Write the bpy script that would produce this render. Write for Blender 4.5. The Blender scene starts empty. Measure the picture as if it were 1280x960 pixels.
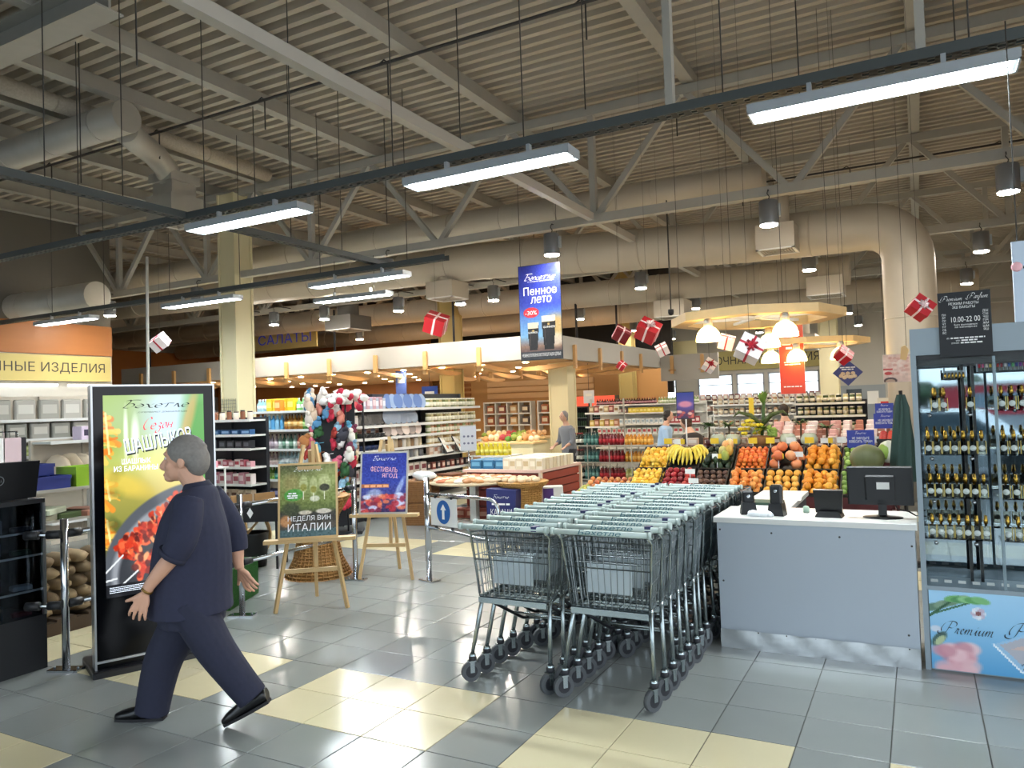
import bpy, bmesh, math, random
import numpy as np
from mathutils import Vector, Matrix
from mathutils.geometry import delaunay_2d_cdt
random.seed(7)
rng = np.random.default_rng(7)
SC = bpy.context.scene
COL = SC.collection
PI = math.pi

# ---------------------------------------------------------------- camera
cd = bpy.data.cameras.new('camera')
cam = bpy.data.objects.new('camera', cd)
COL.objects.link(cam)
cd.sensor_width = 36.0
cd.lens = 944.5 / 1280 * 36
cd.clip_end = 300
right = Vector((0.88042537, 0.47293845, -0.03435674))
up = Vector((0.04399422, -0.00932817, 0.99898823))
back = Vector((0.47213946, -0.88104609, -0.02901932))
mw = Matrix.Identity(4)
for i in range(3):
    mw[i][0], mw[i][1], mw[i][2] = right[i], up[i], back[i]
mw[2][3] = 1.7
cam.matrix_world = mw
SC.camera = cam

# ---------------------------------------------------------------- world: pale overcast daylight seen through the windows
W = bpy.data.worlds.new('world')
SC.world = W
W.use_nodes = True
wn, wl = W.node_tree.nodes, W.node_tree.links
bg = wn['Background']
tc = wn.new('ShaderNodeTexCoord'); sx = wn.new('ShaderNodeSeparateXYZ'); cr = wn.new('ShaderNodeValToRGB')
wl.new(tc.outputs['Generated'], sx.inputs[0]); wl.new(sx.outputs['Z'], cr.inputs[0])
cr.color_ramp.elements[0].position = 0.0; cr.color_ramp.elements[0].color = (.92, .955, 1, 1)
cr.color_ramp.elements[1].position = 0.6; cr.color_ramp.elements[1].color = (.74, .85, 1, 1)
wl.new(cr.outputs[0], bg.inputs[0])
bg.inputs[1].default_value = 1.9

# ---------------------------------------------------------------- exposure
SC.view_settings.view_transform = 'Standard'
SC.view_settings.look = 'None'
SC.view_settings.exposure = 1.0
SC.view_settings.gamma = 1.0
SC.view_settings.use_curve_mapping = False
LAMP_E = 265.0        # pendant lens
TUBE_E = 48.0        # fluorescent diffuser
BELL_E = 9.0
SOFFIT_E = 150.0


# ---------------------------------------------------------------- helpers
def lin(c):
    if isinstance(c, str):
        c = tuple(int(c[i:i + 2], 16) / 255 for i in (0, 2, 4))
    return tuple((x / 12.92 if x <= .04045 else ((x + .055) / 1.055) ** 2.4) for x in c[:3])


MATS = {}


def mat(name, hexc, rough=.5, metal=0.0, emit=0.0, noise=None, bump=None, rnd=0.0, spec=.5, emis_hex=None):
    if name in MATS:
        return MATS[name]
    m = bpy.data.materials.new(name); m.use_nodes = True
    N, L = m.node_tree.nodes, m.node_tree.links
    b = N['Principled BSDF']
    c = lin(hexc)
    b.inputs['Base Color'].default_value = (*c, 1)
    b.inputs['Roughness'].default_value = rough
    b.inputs['Metallic'].default_value = metal
    b.inputs['Specular IOR Level'].default_value = spec
    if emit:
        b.inputs['Emission Color'].default_value = (*lin(emis_hex or hexc), 1)
        b.inputs['Emission Strength'].default_value = emit
    src = None
    if noise or rnd or bump:
        t = N.new('ShaderNodeTexCoord')
    if noise:
        sc_, amt = noise[0], noise[1]
        n = N.new('ShaderNodeTexNoise'); n.inputs['Scale'].default_value = sc_; n.inputs['Detail'].default_value = 4
        mp = N.new('ShaderNodeMapping')
        mp.inputs['Scale'].default_value = noise[2] if len(noise) > 2 else (1, 1, 1)
        L.new(t.outputs['Object'], mp.inputs[0]); L.new(mp.outputs[0], n.inputs['Vector'])
        mx = N.new('ShaderNodeMix'); mx.data_type = 'RGBA'
        mx.inputs[6].default_value = (*[x * (1 - amt) for x in c], 1)
        mx.inputs[7].default_value = (*[min(1, x * (1 + amt)) for x in c], 1)
        L.new(n.outputs['Fac'], mx.inputs[0]); src = mx.outputs[2]
    if rnd:
        oi = N.new('ShaderNodeObjectInfo'); hs = N.new('ShaderNodeHueSaturation')
        mr = N.new('ShaderNodeMapRange'); mr.inputs[3].default_value = 1 - rnd; mr.inputs[4].default_value = 1 + rnd
        L.new(oi.outputs['Random'], mr.inputs[0]); L.new(mr.outputs[0], hs.inputs['Value'])
        if src: L.new(src, hs.inputs['Color'])
        else: hs.inputs['Color'].default_value = (*c, 1)
        src = hs.outputs[0]
    if src: L.new(src, b.inputs['Base Color'])
    if bump:
        n2 = N.new('ShaderNodeTexNoise'); n2.inputs['Scale'].default_value = bump[0]; n2.inputs['Detail'].default_value = 3
        L.new(t.outputs['Object'], n2.inputs['Vector'])
        bp = N.new('ShaderNodeBump'); bp.inputs['Strength'].default_value = bump[1]; bp.inputs['Distance'].default_value = .02
        L.new(n2.outputs['Fac'], bp.inputs['Height']); L.new(bp.outputs[0], b.inputs['Normal'])
    MATS[name] = m
    return m


def pane_mat(name, tint=(1, 1, 1), gloss=.12, rough=0.0):
    """thin pane of glass: see-through with a fresnel reflection"""
    if name in MATS: return MATS[name]
    m = bpy.data.materials.new(name); m.use_nodes = True
    N, L = m.node_tree.nodes, m.node_tree.links
    N.remove(N['Principled BSDF'])
    tr = N.new('ShaderNodeBsdfTransparent'); tr.inputs[0].default_value = (*tint, 1)
    gl = N.new('ShaderNodeBsdfGlossy'); gl.inputs['Roughness'].default_value = rough
    lw = N.new('ShaderNodeLayerWeight'); lw.inputs[0].default_value = gloss
    mx = N.new('ShaderNodeMixShader')
    L.new(lw.outputs['Fresnel'], mx.inputs[0]); L.new(tr.outputs[0], mx.inputs[1]); L.new(gl.outputs[0], mx.inputs[2])
    L.new(mx.outputs[0], N['Material Output'].inputs[0])
    MATS[name] = m
    return m


def print_mat(name, emit=0.0, rough=.4):
    """flat print or screen picture read from the colour attribute of its own grid"""
    if name in MATS: return MATS[name]
    m = bpy.data.materials.new(name); m.use_nodes = True
    N, L = m.node_tree.nodes, m.node_tree.links
    b = N['Principled BSDF']; b.inputs['Roughness'].default_value = rough
    a = N.new('ShaderNodeAttribute'); a.attribute_name = 'Col'
    if emit:
        L.new(a.outputs['Color'], b.inputs['Emission Color']); b.inputs['Emission Strength'].default_value = emit
        b.inputs['Base Color'].default_value = (.01, .01, .01, 1)
    else:
        L.new(a.outputs['Color'], b.inputs['Base Color'])
    MATS[name] = m
    return m


class MB:
    """collects faces, one mesh at the end"""
    def __init__(s):
        s.v, s.f, s.mi, s.sm, s.cur, s.smooth = [], [], [], [], 0, False

    def _add(s, vs, fs, smooth=None):
        o = len(s.v); s.v.extend(vs)
        sm = s.smooth if smooth is None else smooth
        for f in fs:
            s.f.append([i + o for i in f]); s.mi.append(s.cur); s.sm.append(sm)

    def m(s, i): s.cur = i; return s

    def box(s, x0, x1, y0, y1, z0, z1):
        s._add([(x0, y0, z0), (x1, y0, z0), (x1, y1, z0), (x0, y1, z0), (x0, y0, z1), (x1, y0, z1), (x1, y1, z1), (x0, y1, z1)],
               [(3, 2, 1, 0), (4, 5, 6, 7), (0, 1, 5, 4), (1, 2, 6, 5), (2, 3, 7, 6), (3, 0, 4, 7)], False); return s

    def cbox(s, x, y, z, w, d, h): return s.box(x - w / 2, x + w / 2, y - d / 2, y + d / 2, z, z + h)

    def bbox(s, x0, x1, y0, y1, z0, z1, b):
        """box with chamfered vertical and top edges"""
        r = []
        for (zz, k) in ((z0, 0), (z1 - b, 0), (z1, b)):
            r.append([(x0 + b, y0 + k, zz), (x1 - b, y0 + k, zz), (x1 - k, y0 + b, zz), (x1 - k, y1 - b, zz), (x1 - b, y1 - k, zz), (x0 + b, y1 - k, zz), (x0 + k, y1 - b, zz), (x0 + k, y0 + b, zz)])
        vs = sum(r, []); fs = []
        for a in range(2):
            for i in range(8):
                j = (i + 1) % 8; fs.append((a * 8 + i, a * 8 + j, a * 8 + 8 + j, a * 8 + 8 + i))
        fs.append(tuple(range(7, -1, -1))); fs.append(tuple(range(16, 24)))
        s._add(vs, fs, False); return s

    def bar(s, p0, p1, w, h, upv=(0, 0, 1)):
        p0, p1 = Vector(p0), Vector(p1); d = (p1 - p0).normalized(); u = Vector(upv)
        if abs(d.dot(u)) > .98: u = Vector((0, 1, 0))
        sd = d.cross(u).normalized() * (w / 2); u = sd.cross(d).normalized() * (h / 2)
        vs = [tuple(p + a * sd + b * u) for p in (p0, p1) for a, b in ((-1, -1), (1, -1), (1, 1), (-1, 1))]
        s._add(vs, [(3, 2, 1, 0), (4, 5, 6, 7), (0, 1, 5, 4), (1, 2, 6, 5), (2, 3, 7, 6), (3, 0, 4, 7)], False); return s

    def tube(s, pts, r, n=6, cap=True, smooth=True, flat=None):
        P = [Vector(p) for p in pts]; R = r if isinstance(r, (list, tuple)) else [r] * len(P)
        ref = None; vs = []
        for i, p in enumerate(P):
            a = P[max(i - 1, 0)]; b = P[min(i + 1, len(P) - 1)]; d = (b - a)
            if d.length < 1e-9: d = Vector((0, 0, 1))
            d.normalize()
            if ref is None:
                ref = Vector((0, 0, 1)) if abs(d.z) < .9 else Vector((1, 0, 0))
            sd = d.cross(ref).normalized(); u = sd.cross(d).normalized(); ref = u
            ri = R[i]; ra, rb = ri if isinstance(ri, tuple) else (ri, ri)
            for k in range(n):
                t = 2 * PI * k / n
                vs.append(tuple(p + sd * (math.cos(t) * ra) + u * (math.sin(t) * rb)))
        fs = []
        for i in range(len(P) - 1):
            for k in range(n):
                j = (k + 1) % n; fs.append((i * n + k, i * n + j, (i + 1) * n + j, (i + 1) * n + k))
        s._add(vs, fs, smooth)
        if cap:
            o = len(s.v) - len(vs)
            s.f.append([o + k for k in range(n - 1, -1, -1)]); s.mi.append(s.cur); s.sm.append(False)
            e = o + (len(P) - 1) * n
            s.f.append([e + k for k in range(n)]); s.mi.append(s.cur); s.sm.append(False)
        return s

    def lathe(s, prof, n=12, c=(0, 0, 0), smooth=True, sx=1, sy=1):
        vs, fs = [], []
        for r, z in prof:
            for k in range(n):
                t = 2 * PI * (k + .5) / n; vs.append((c[0] + r * math.cos(t) * sx, c[1] + r * math.sin(t) * sy, c[2] + z))
        m = len(prof)
        for i in range(m - 1):
            for k in range(n):
                j = (k + 1) % n; fs.append((i * n + k, i * n + j, (i + 1) * n + j, (i + 1) * n + k))
        s._add(vs, fs, smooth)
        o = len(s.v) - len(vs)
        if prof[0][0] > 1e-4: s.f.append([o + k for k in range(n - 1, -1, -1)]); s.mi.append(s.cur); s.sm.append(False)
        if prof[-1][0] > 1e-4: s.f.append([o + (m - 1) * n + k for k in range(n)]); s.mi.append(s.cur); s.sm.append(False)
        return s

    def ball(s, c, r, nu=10, nv=6, jit=0.0):
        rx, ry, rz = r if isinstance(r, (tuple, list)) else (r, r, r)
        vs = [(c[0], c[1], c[2] - rz)]
        for i in range(1, nv):
            a = -PI / 2 + PI * i / nv
            for k in range(nu):
                t = 2 * PI * k / nu; q = 1 + (random.uniform(-jit, jit) if jit else 0)
                vs.append((c[0] + rx * math.cos(a) * math.cos(t) * q, c[1] + ry * math.cos(a) * math.sin(t) * q, c[2] + rz * math.sin(a) * q))
        vs.append((c[0], c[1], c[2] + rz)); fs = []
        for k in range(nu):
            j = (k + 1) % nu; fs.append((0, 1 + j, 1 + k)); b = 1 + (nv - 2) * nu; fs.append((len(vs) - 1, b + k, b + j))
        for i in range(nv - 2):
            for k in range(nu):
                j = (k + 1) % nu; a = 1 + i * nu; fs.append((a + k, a + j, a + nu + j, a + nu + k))
        s._add(vs, fs, True); return s

    def poly(s, pts): s._add([tuple(p) for p in pts], [tuple(range(len(pts)))], False); return s

    def prism(s, pts, y0, y1):
        """outline in the XZ plane given counter-clockwise seen from -Y, thickened along Y"""
        n = len(pts); vs = [(x, y0, z) for x, z in pts] + [(x, y1, z) for x, z in pts]
        fs = [tuple(range(n)), tuple(range(2 * n - 1, n - 1, -1))] + [(i, n + i, n + (i + 1) % n, (i + 1) % n) for i in range(n)]
        fs = [tuple(f) for f in fs]
        s._add(vs, fs, False); return s

    def prismz(s, pts, z0, z1):
        n = len(pts); vs = [(x, y, z0) for x, y in pts] + [(x, y, z1) for x, y in pts]
        s._add(vs, [tuple(range(n - 1, -1, -1)), tuple(range(n, 2 * n))] + [(i, (i + 1) % n, n + (i + 1) % n, n + i) for i in range(n)], False); return s

    def xform(s, M):
        s.v = [tuple(M @ Vector(p)) for p in s.v]; return s

    def mesh(s, name, mats):
        me = bpy.data.meshes.new(name); me.from_pydata(s.v, [], s.f)
        mats = mats if isinstance(mats, (list, tuple)) else [mats]
        for q in mats: me.materials.append(q)
        me.polygons.foreach_set('material_index', [min(i, len(mats) - 1) for i in s.mi])
        me.polygons.foreach_set('use_smooth', s.sm)
        me.update(); return me

    def build(s, name, mats, parent=None, loc=None, rz=0):
        return link(name, s.mesh(name, mats), parent, loc, rz)


def link(name, me, parent=None, loc=None, rz=0, M=None):
    o = bpy.data.objects.new(name, me); COL.objects.link(o)
    if parent: o.parent = parent
    if loc is not None: o.location = loc
    if rz: o.rotation_euler = (0, 0, rz)
    if M is not None: o.matrix_local = M
    return o


def tag(o, label=None, cat=None, group=None, kind=None):
    if label: o['label'] = label
    if cat: o['category'] = cat
    if group: o['group'] = group
    if kind: o['kind'] = kind
    return o


def thing(name, label, cat, loc=(0, 0, 0), rz=0, group=None):
    o = bpy.data.objects.new(name, None); COL.objects.link(o)
    o.location = loc; o.rotation_euler = (0, 0, rz); o.empty_display_size = .1
    return tag(o, label, cat, group)


KIDS = {}


def dup(root, loc=None, rz=None, label=None, group=None, kids=None):
    """a copy of a thing with copies of its parts and sub-parts (shared meshes)"""
    r = root.copy(); COL.objects.link(r)
    if loc is not None: r.location = loc
    if rz is not None: r.rotation_euler = (0, 0, rz)
    if label: r['label'] = label
    if group: r['group'] = group
    for ch in root.children:
        c = ch.copy(); COL.objects.link(c); c.parent = r
        for g in ch.children:
            d = g.copy(); COL.objects.link(d); d.parent = c
    return r


def item(name, me, loc, rz, label, cat, group=None, tilt=None, scale=None):
    o = link(name, me); o.location = loc
    o.rotation_euler = (tilt[0], tilt[1], rz) if tilt else (0, 0, rz)
    if scale: o.scale = (scale,) * 3
    return tag(o, label, cat, group)


def text(name, s, m, parent, x0, x1, z0, z1, y=-.002, bold=0.0, shear=0.0, loc=None, rz=0, keep=False, rot=0.0):
    """lettering fitted into the rectangle x0..x1, z0..z1 of the local XZ plane, facing -Y"""
    cu = bpy.data.curves.new(name, 'FONT'); cu.body = s; cu.size = 1; cu.offset = min(bold, .03); cu.shear = shear; cu.resolution_u = 3
    cu.align_x = 'CENTER'; cu.fill_mode = 'NONE'
    t = bpy.data.objects.new(name, cu)
    wire = bpy.data.meshes.new_from_object(t)
    bpy.data.objects.remove(t); bpy.data.curves.remove(cu)
    P = np.array([v.co[:2] for v in wire.vertices]).reshape(-1, 2); E = np.array([e.vertices[:] for e in wire.edges]).reshape(-1, 2)
    bpy.data.meshes.remove(wire)
    # fill by winding number: letters of this face overlap their own strokes
    vo, _, fo, *_ = delaunay_2d_cdt([Vector(p) for p in P], [tuple(int(i) for i in e) for e in E], [], 0, 1e-6)
    vo = np.array([v[:] for v in vo]); F = np.array(fo); c = vo[F].mean(1)
    A, B = P[E[:, 0]], P[E[:, 1]]; wn_ = np.zeros(len(c))
    for k in range(0, len(c), 400):
        q = c[k:k + 400, None, :]; up_ = (A[:, 1] <= q[..., 1]) & (B[:, 1] > q[..., 1]); dn = (A[:, 1] > q[..., 1]) & (B[:, 1] <= q[..., 1])
        cr = (B[:, 0] - A[:, 0]) * (q[..., 1] - A[:, 1]) - (q[..., 0] - A[:, 0]) * (B[:, 1] - A[:, 1])
        wn_[k:k + 400] = (up_ & (cr > 0)).sum(1) - (dn & (cr < 0)).sum(1)
    F = F[wn_ != 0]
    me = bpy.data.meshes.new(name); me.from_pydata([(p[0], p[1], 0) for p in vo], [], F.tolist())
    n = len(me.vertices); co = np.empty(n * 3); me.vertices.foreach_get('co', co); co = co.reshape(-1, 3)
    if n:
        lo, hi = co.min(0), co.max(0); sz = np.maximum(hi - lo, 1e-6)
        fx, fz = (x1 - x0) / sz[0], (z1 - z0) / sz[1]
        if keep: fx = fz = min(fx, fz)
        X = (co[:, 0] - (lo[0] + hi[0]) / 2) * fx; Z = (co[:, 1] - (lo[1] + hi[1]) / 2) * fz
        if rot: X, Z = X * math.cos(rot) - Z * math.sin(rot), X * math.sin(rot) + Z * math.cos(rot)
        out = np.stack([X + (x0 + x1) / 2, np.full(n, y), Z + (z0 + z1) / 2], 1)
        me.vertices.foreach_set('co', out.ravel())
    me.materials.clear(); me.materials.append(m); me.update()
    return link(name, me, parent, loc, rz)


# pen strokes for script lettering, each letter = (advance, [strokes]); x to the right, y up, x-height 1
SCRIPT = {
    'P': (2.3, [[(.1, .3), (.0, .9), (.5, 1.9), (1.4, 2.3), (2.2, 2.1), (2.3, 1.5), (1.7, 1.0), (1.1, 1.1)], [(1.5, 2.2), (1.2, 1.2), (.8, .1), (.2, -.3), (-.4, -.1), (-.5, .3)]]),
    'r': (.75, [[(.0, .1), (.3, .8), (.25, 1.0), (.55, .85), (.4, .3), (.5, .0), (.8, .2)]]),
    'e': (.8, [[(.0, .2), (.5, .6), (.6, .9), (.4, 1.0), (.2, .6), (.25, .1), (.5, .0), (.85, .25)]]),
    'm': (1.6, [[(.0, .3), (.25, .95), (.1, .0)], [(.15, .4), (.5, .95), (.65, .85), (.5, .0)], [(.58, .4), (.95, .95), (1.1, .85), (1.0, .1), (1.2, .0), (1.6, .3)]]),
    'i': (.55, [[(.0, .2), (.3, .95), (.2, .1), (.35, .0), (.6, .25)], [(.38, 1.4), (.42, 1.5)]]),
    'u': (1.15, [[(.0, .3), (.3, .95), (.2, .15), (.4, .0), (.75, .5), (.9, .95), (.75, .15), (.9, .0), (1.2, .25)]]),
    'a': (1.0, [[(.8, .85), (.5, 1.0), (.15, .5), (.2, .05), (.5, .15), (.85, .95), (.7, .15), (.85, .0), (1.1, .2)]]),
    'f': (.8, [[(.0, .2), (.5, .9), (.8, 1.9), (.65, 2.2), (.5, 1.7), (.3, .4), (.15, -.6), (.0, -.9), (-.1, -.6), (.3, .1), (.85, .3)]]),
    'Б': (1.7, [[(.0, 1.5), (.7, 2.0), (.9, 1.7), (.6, .6), (.4, .1)], [(.4, 1.85), (1.3, 2.0), (2.0, 1.95)], [(.7, 1.0), (1.3, 1.1), (1.5, .6), (1.0, .05), (.4, .1)]]),
    'ә': (1.1, [[(.1, .8), (.5, 1.0), (.9, .6), (.6, .05), (.15, .1), (.1, .45), (.85, .5)]]),
    'х': (1.1, [[(.05, .95), (.3, .8), (.6, .1), (1.0, .05)], [(.95, 1.0), (.5, .5), (.0, .0)]]),
    'е': (1.0, [[(.1, .45), (.8, .6), (.6, 1.0), (.2, .8), (.1, .3), (.4, .0), (.9, .2)]]),
    'т': (1.1, [[(.5, .95), (.45, .4), (.35, .0)], [(-.1, .85), (.5, 1.05), (1.2, 1.0)]]),
    'С': (1.25, [[(1.2, 1.75), (.95, 2.1), (.4, 1.6), (.1, .7), (.45, .0), (1.1, .35)]]),
    'з': (.9, [[(.1, .8), (.5, 1.0), (.7, .75), (.35, .5), (.7, .2), (.5, -.6), (.1, -.7), (.1, -.3), (.9, .3)]]),
    'о': (.9, [[(.7, .8), (.4, 1.0), (.1, .5), (.3, .0), (.7, .3), (.6, .9)]]),
    'н': (1.15, [[(.1, 1.0), (.05, .0)], [(.08, .5), (.7, .55)], [(.75, 1.0), (.7, .1), (1.0, .2)]]),
    'л': (1.1, [[(.0, .0), (.3, .3), (.5, 1.0), (.7, .5), (.9, .0), (1.1, .1)]]),
}


def script(name, s, m, parent, x0, x1, z0, z1, y=-.002, nib=.075, slant=.25, rot=0.0):
    """script lettering drawn with a broad-nib pen as flat ribbons"""
    segs, x = [], 0
    for ch in s:
        if ch == ' ': x += .9; continue
        adv, st = SCRIPT[ch]
        for q in st: segs.append([(px + x + py * slant, py) for px, py in q])
        x += adv
    allp = [p for q in segs for p in q]
    lx, hx = min(p[0] for p in allp), max(p[0] for p in allp); ly, hy = min(p[1] for p in allp), max(p[1] for p in allp)
    fx, fz = (x1 - x0) / (hx - lx), (z1 - z0) / (hy - ly)
    if s[0] != 'Б': fx = fz = min(fx, fz)      # the shop logo is a wide flat script
    cx, cz = (x0 + x1) / 2, (z0 + z1) / 2
    mb = MB()
    nx, nz = nib * .85, nib * .55
    for q in segs:
        P = [np.array(p) for p in q]; P = [2 * P[0] - P[1]] + P + [2 * P[-1] - P[-2]]; out = []
        for i in range(1, len(P) - 2):
            for k in range(6):
                t = k / 6; a, b, c, d = P[i - 1], P[i], P[i + 1], P[i + 2]
                out.append(.5 * (2 * b + (c - a) * t + (2 * a - 5 * b + 4 * c - d) * t * t + (3 * b - a - 3 * c + d) * t ** 3))
        out.append(P[-2])
        vs = []
        for p in out:
            for sg in (-1, 1):
                X, Z = (p[0] + sg * nx - (lx + hx) / 2) * fx, (p[1] + sg * nz - (ly + hy) / 2) * fz
                if rot: X, Z = X * math.cos(rot) - Z * math.sin(rot), X * math.sin(rot) + Z * math.cos(rot)
                vs.append((cx + X, y, cz + Z))
        mb._add(vs, [(2 * i, 2 * i + 1, 2 * i + 3, 2 * i + 2) for i in range(len(out) - 1)], False)
    return mb.build(name, m, parent)


def print_lines(m, parent, rows, y=-.003):
    """small print too fine to read: rows of short word-long strokes (x0, x1, z, height)"""
    b = MB()
    for x0, x1, z, h in rows:
        x = x0
        while x < x1 - .3 * h:
            w = min(x1 - x, h * random.uniform(1.5, 4.5)); b._add([(x, y, z), (x + w, y, z), (x + w, y, z + h), (x, y, z + h)], [(0, 1, 2, 3)], False); x += w + h * .6
    return tag(b.build('print_lines', m, parent), kind='stuff')


class Canvas:
    """a small painted picture, later a grid of coloured faces (flat print)"""
    def __init__(s, w, h, c):
        s.w, s.h = w, h; s.a = np.zeros((h, w, 3)); s.a[:] = s.c(c)
        s.Y, s.X = np.mgrid[0:h, 0:w]; s.X = (s.X + .5) / w; s.Y = (s.Y + .5) / h      # 0..1, Y from the top

    def c(s, c): return np.array([int(c[i:i + 2], 16) / 255 for i in (0, 2, 4)]) if isinstance(c, str) else np.array(c)

    def put(s, mask, c, al=1.0):
        k = (np.clip(mask, 0, 1) * al)[..., None]; s.a = s.a * (1 - k) + s.c(c) * k; return s

    def vgrad(s, stops):
        ys = [q[0] for q in stops]; cs = np.array([s.c(q[1]) for q in stops])
        for i in range(3): s.a[..., i] = np.interp(s.Y, ys, cs[:, i])
        return s

    def ell(s, cx, cy, rx, ry, c, al=1.0, soft=.06, rot=0.0):
        dx, dy = s.X - cx, (s.Y - cy)
        if rot:
            ar = s.h / s.w; dy = dy * ar
            dx, dy = dx * math.cos(rot) + dy * math.sin(rot), -dx * math.sin(rot) + dy * math.cos(rot); dy = dy / ar
        d = np.sqrt((dx / rx) ** 2 + (dy / ry) ** 2); return s.put((1 - d) / soft + .5, c, al)

    def rect(s, x0, y0, x1, y1, c, al=1.0): return s.put(((s.X > x0) & (s.X < x1) & (s.Y > y0) & (s.Y < y1)).astype(float), c, al)

    def line(s, x0, y0, x1, y1, wd, c, al=1.0):
        ar = s.h / s.w; ax, ay, bx, by = x0, y0 * ar, x1, y1 * ar; px, py = s.X, s.Y * ar
        t = np.clip(((px - ax) * (bx - ax) + (py - ay) * (by - ay)) / ((bx - ax) ** 2 + (by - ay) ** 2 + 1e-9), 0, 1)
        d = np.hypot(px - ax - t * (bx - ax), py - ay - t * (by - ay)); return s.put((wd - d) / wd * 3, c, al)

    def poly(s, pts, c, al=1.0):
        ins = np.zeros((s.h, s.w), bool); n = len(pts)
        for i in range(n):
            (xa, ya), (xb, yb) = pts[i], pts[(i + 1) % n]
            cond = ((ya > s.Y) != (yb > s.Y)); ins ^= cond & (s.X < (xb - xa) * (s.Y - ya) / ((yb - ya) or 1e-9) + xa)
        return s.put(ins.astype(float), c, al)

    def grain(s, amt, cell=4, seed=1):
        r = np.random.default_rng(seed).random((s.h // cell + 2, s.w // cell + 2)); r = np.kron(r, np.ones((cell, cell)))[:s.h, :s.w]
        s.a = np.clip(s.a + (r[..., None] - .5) * amt, 0, 1); return s

    def build(s, name, m, parent, x0, x1, z0, z1, y=0.0):
        w, h = s.w, s.h
        xs = np.linspace(x0, x1, w + 1); zs = np.linspace(z1, z0, h + 1)
        X, Z = np.meshgrid(xs, zs)
        v = np.stack([X.ravel(), np.full(X.size, y), Z.ravel()], 1)
        i = np.arange(h)[:, None] * (w + 1) + np.arange(w)[None, :]
        q = np.stack([i, i + w + 1, i + w + 2, i + 1], -1).reshape(-1, 4)
        me = bpy.data.meshes.new(name)
        me.vertices.add(len(v)); me.vertices.foreach_set('co', v.ravel())
        me.loops.add(q.size); me.polygons.add(len(q))
        me.polygons.foreach_set('loop_start', np.arange(0, q.size, 4)); me.loops.foreach_set('vertex_index', q.ravel())
        me.update(calc_edges=True)
        at = me.color_attributes.new('Col', 'FLOAT_COLOR', 'CORNER')
        c = s.a.reshape(-1, 3); c = np.where(c <= .04045, c / 12.92, ((c + .055) / 1.055) ** 2.4)
        c = np.concatenate([c, np.ones((len(c), 1))], 1); c = np.repeat(c, 4, 0)
        at.data.foreach_set('color', c.ravel().astype(np.float32))
        me.materials.append(m)
        return link(name, me, parent)


ORD = ['first', 'second', 'third', 'fourth', 'fifth', 'sixth', 'seventh', 'eighth', 'ninth', 'tenth', 'eleventh', 'twelfth', 'thirteenth', 'fourteenth', 'fifteenth', 'sixteenth', 'seventeenth', 'eighteenth', 'nineteenth', 'twentieth'] + ['twenty-' + q for q in ('first', 'second', 'third', 'fourth', 'fifth', 'sixth', 'seventh', 'eighth', 'ninth')]

# ---------------------------------------------------------------- common materials
M_white = mat('white_paint', 'e6e6e2', .45)
M_black = mat('black_plastic', '0c0d10', .35)
M_blackmetal = mat('black_metal', '15161a', .3)
M_chrome = mat('chrome', 'c8ccd0', .16, 1.0)
M_zinc = mat('zinc_wire', '767f82', .28, 1.0)
M_steelgrey = mat('grey_steel_paint', 'a8a59b', .55, noise=(6, .08))
M_galv = mat('galvanised_duct', 'b3afa4', .42, .35, noise=(3, .12))
M_beigeduct = mat('beige_duct', 'b8af9e', .5, .15, noise=(2, .08))
M_tray = mat('dark_tray_steel', '565c5c', .5, .4)
M_rod = mat('hanger_rod', '3c3a37', .6)
M_wood = mat('pale_wood', 'c7a774', .5, noise=(9, .22, (1, 1, .12)))
M_ply = mat('plywood', 'd9b983', .5, noise=(7, .12))
M_cream = mat('cream_cladding', 'd9cfa8', .6)
M_textw = mat('white_print', 'f2f2f0', .6)
M_textk = mat('black_print', '101014', .6)
# ================================================================ SETTING
# floor: tiles with recessed joints, bands of beige blocks in a grey field
TU, TV, FX, FY = .41, .3866, -3.467, 3.128


def floor_tile_mat(name, hexc, rough):
    m = mat(name, hexc, rough, noise=(1.3, .10), rnd=.05)
    N, L = m.node_tree.nodes, m.node_tree.links
    t = N.new('ShaderNodeTexCoord'); n = N.new('ShaderNodeTexNoise'); n.inputs['Scale'].default_value = 5
    mr = N.new('ShaderNodeMapRange'); mr.inputs[3].default_value = rough * .75; mr.inputs[4].default_value = rough * 1.35
    L.new(t.outputs['Object'], n.inputs['Vector']); L.new(n.outputs['Fac'], mr.inputs[0]); L.new(mr.outputs[0], N['Principled BSDF'].inputs['Roughness'])
    return m


M_tg = floor_tile_mat('grey_floor_tile', '8b8f8c', .17)
M_tb = floor_tile_mat('beige_floor_tile', 'd8cda8', .17)
M_grout = mat('grout', '55564f', .9)
floor = MB().box(-30, 8, -4, 34, -.25, -.006).build('floor', M_grout); tag(floor, kind='structure')


def is_beige(u, v):
    return (v in (0, 1, -4, -3, 11, 12, 21, 22)) and (u % 4 != 3)


def tile_mesh(m):
    b = MB(); j = .0028; a, d, e = TU / 2 - j, TV / 2 - j, .0025
    vs = [(-a, -d, -.006), (a, -d, -.006), (a, d, -.006), (-a, d, -.006), (-a, -d, -.001), (a, -d, -.001), (a, d, -.001), (-a, d, -.001),
          (-a + e, -d + e, 0), (a - e, -d + e, 0), (a - e, d - e, 0), (-a + e, d - e, 0)]
    fs = [(0, 1, 5, 4), (1, 2, 6, 5), (2, 3, 7, 6), (3, 0, 4, 7), (4, 5, 9, 8), (5, 6, 10, 9), (6, 7, 11, 10), (7, 4, 8, 11), (8, 9, 10, 11)]
    b._add(vs, fs, False); return b.mesh('tile', m)


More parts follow.
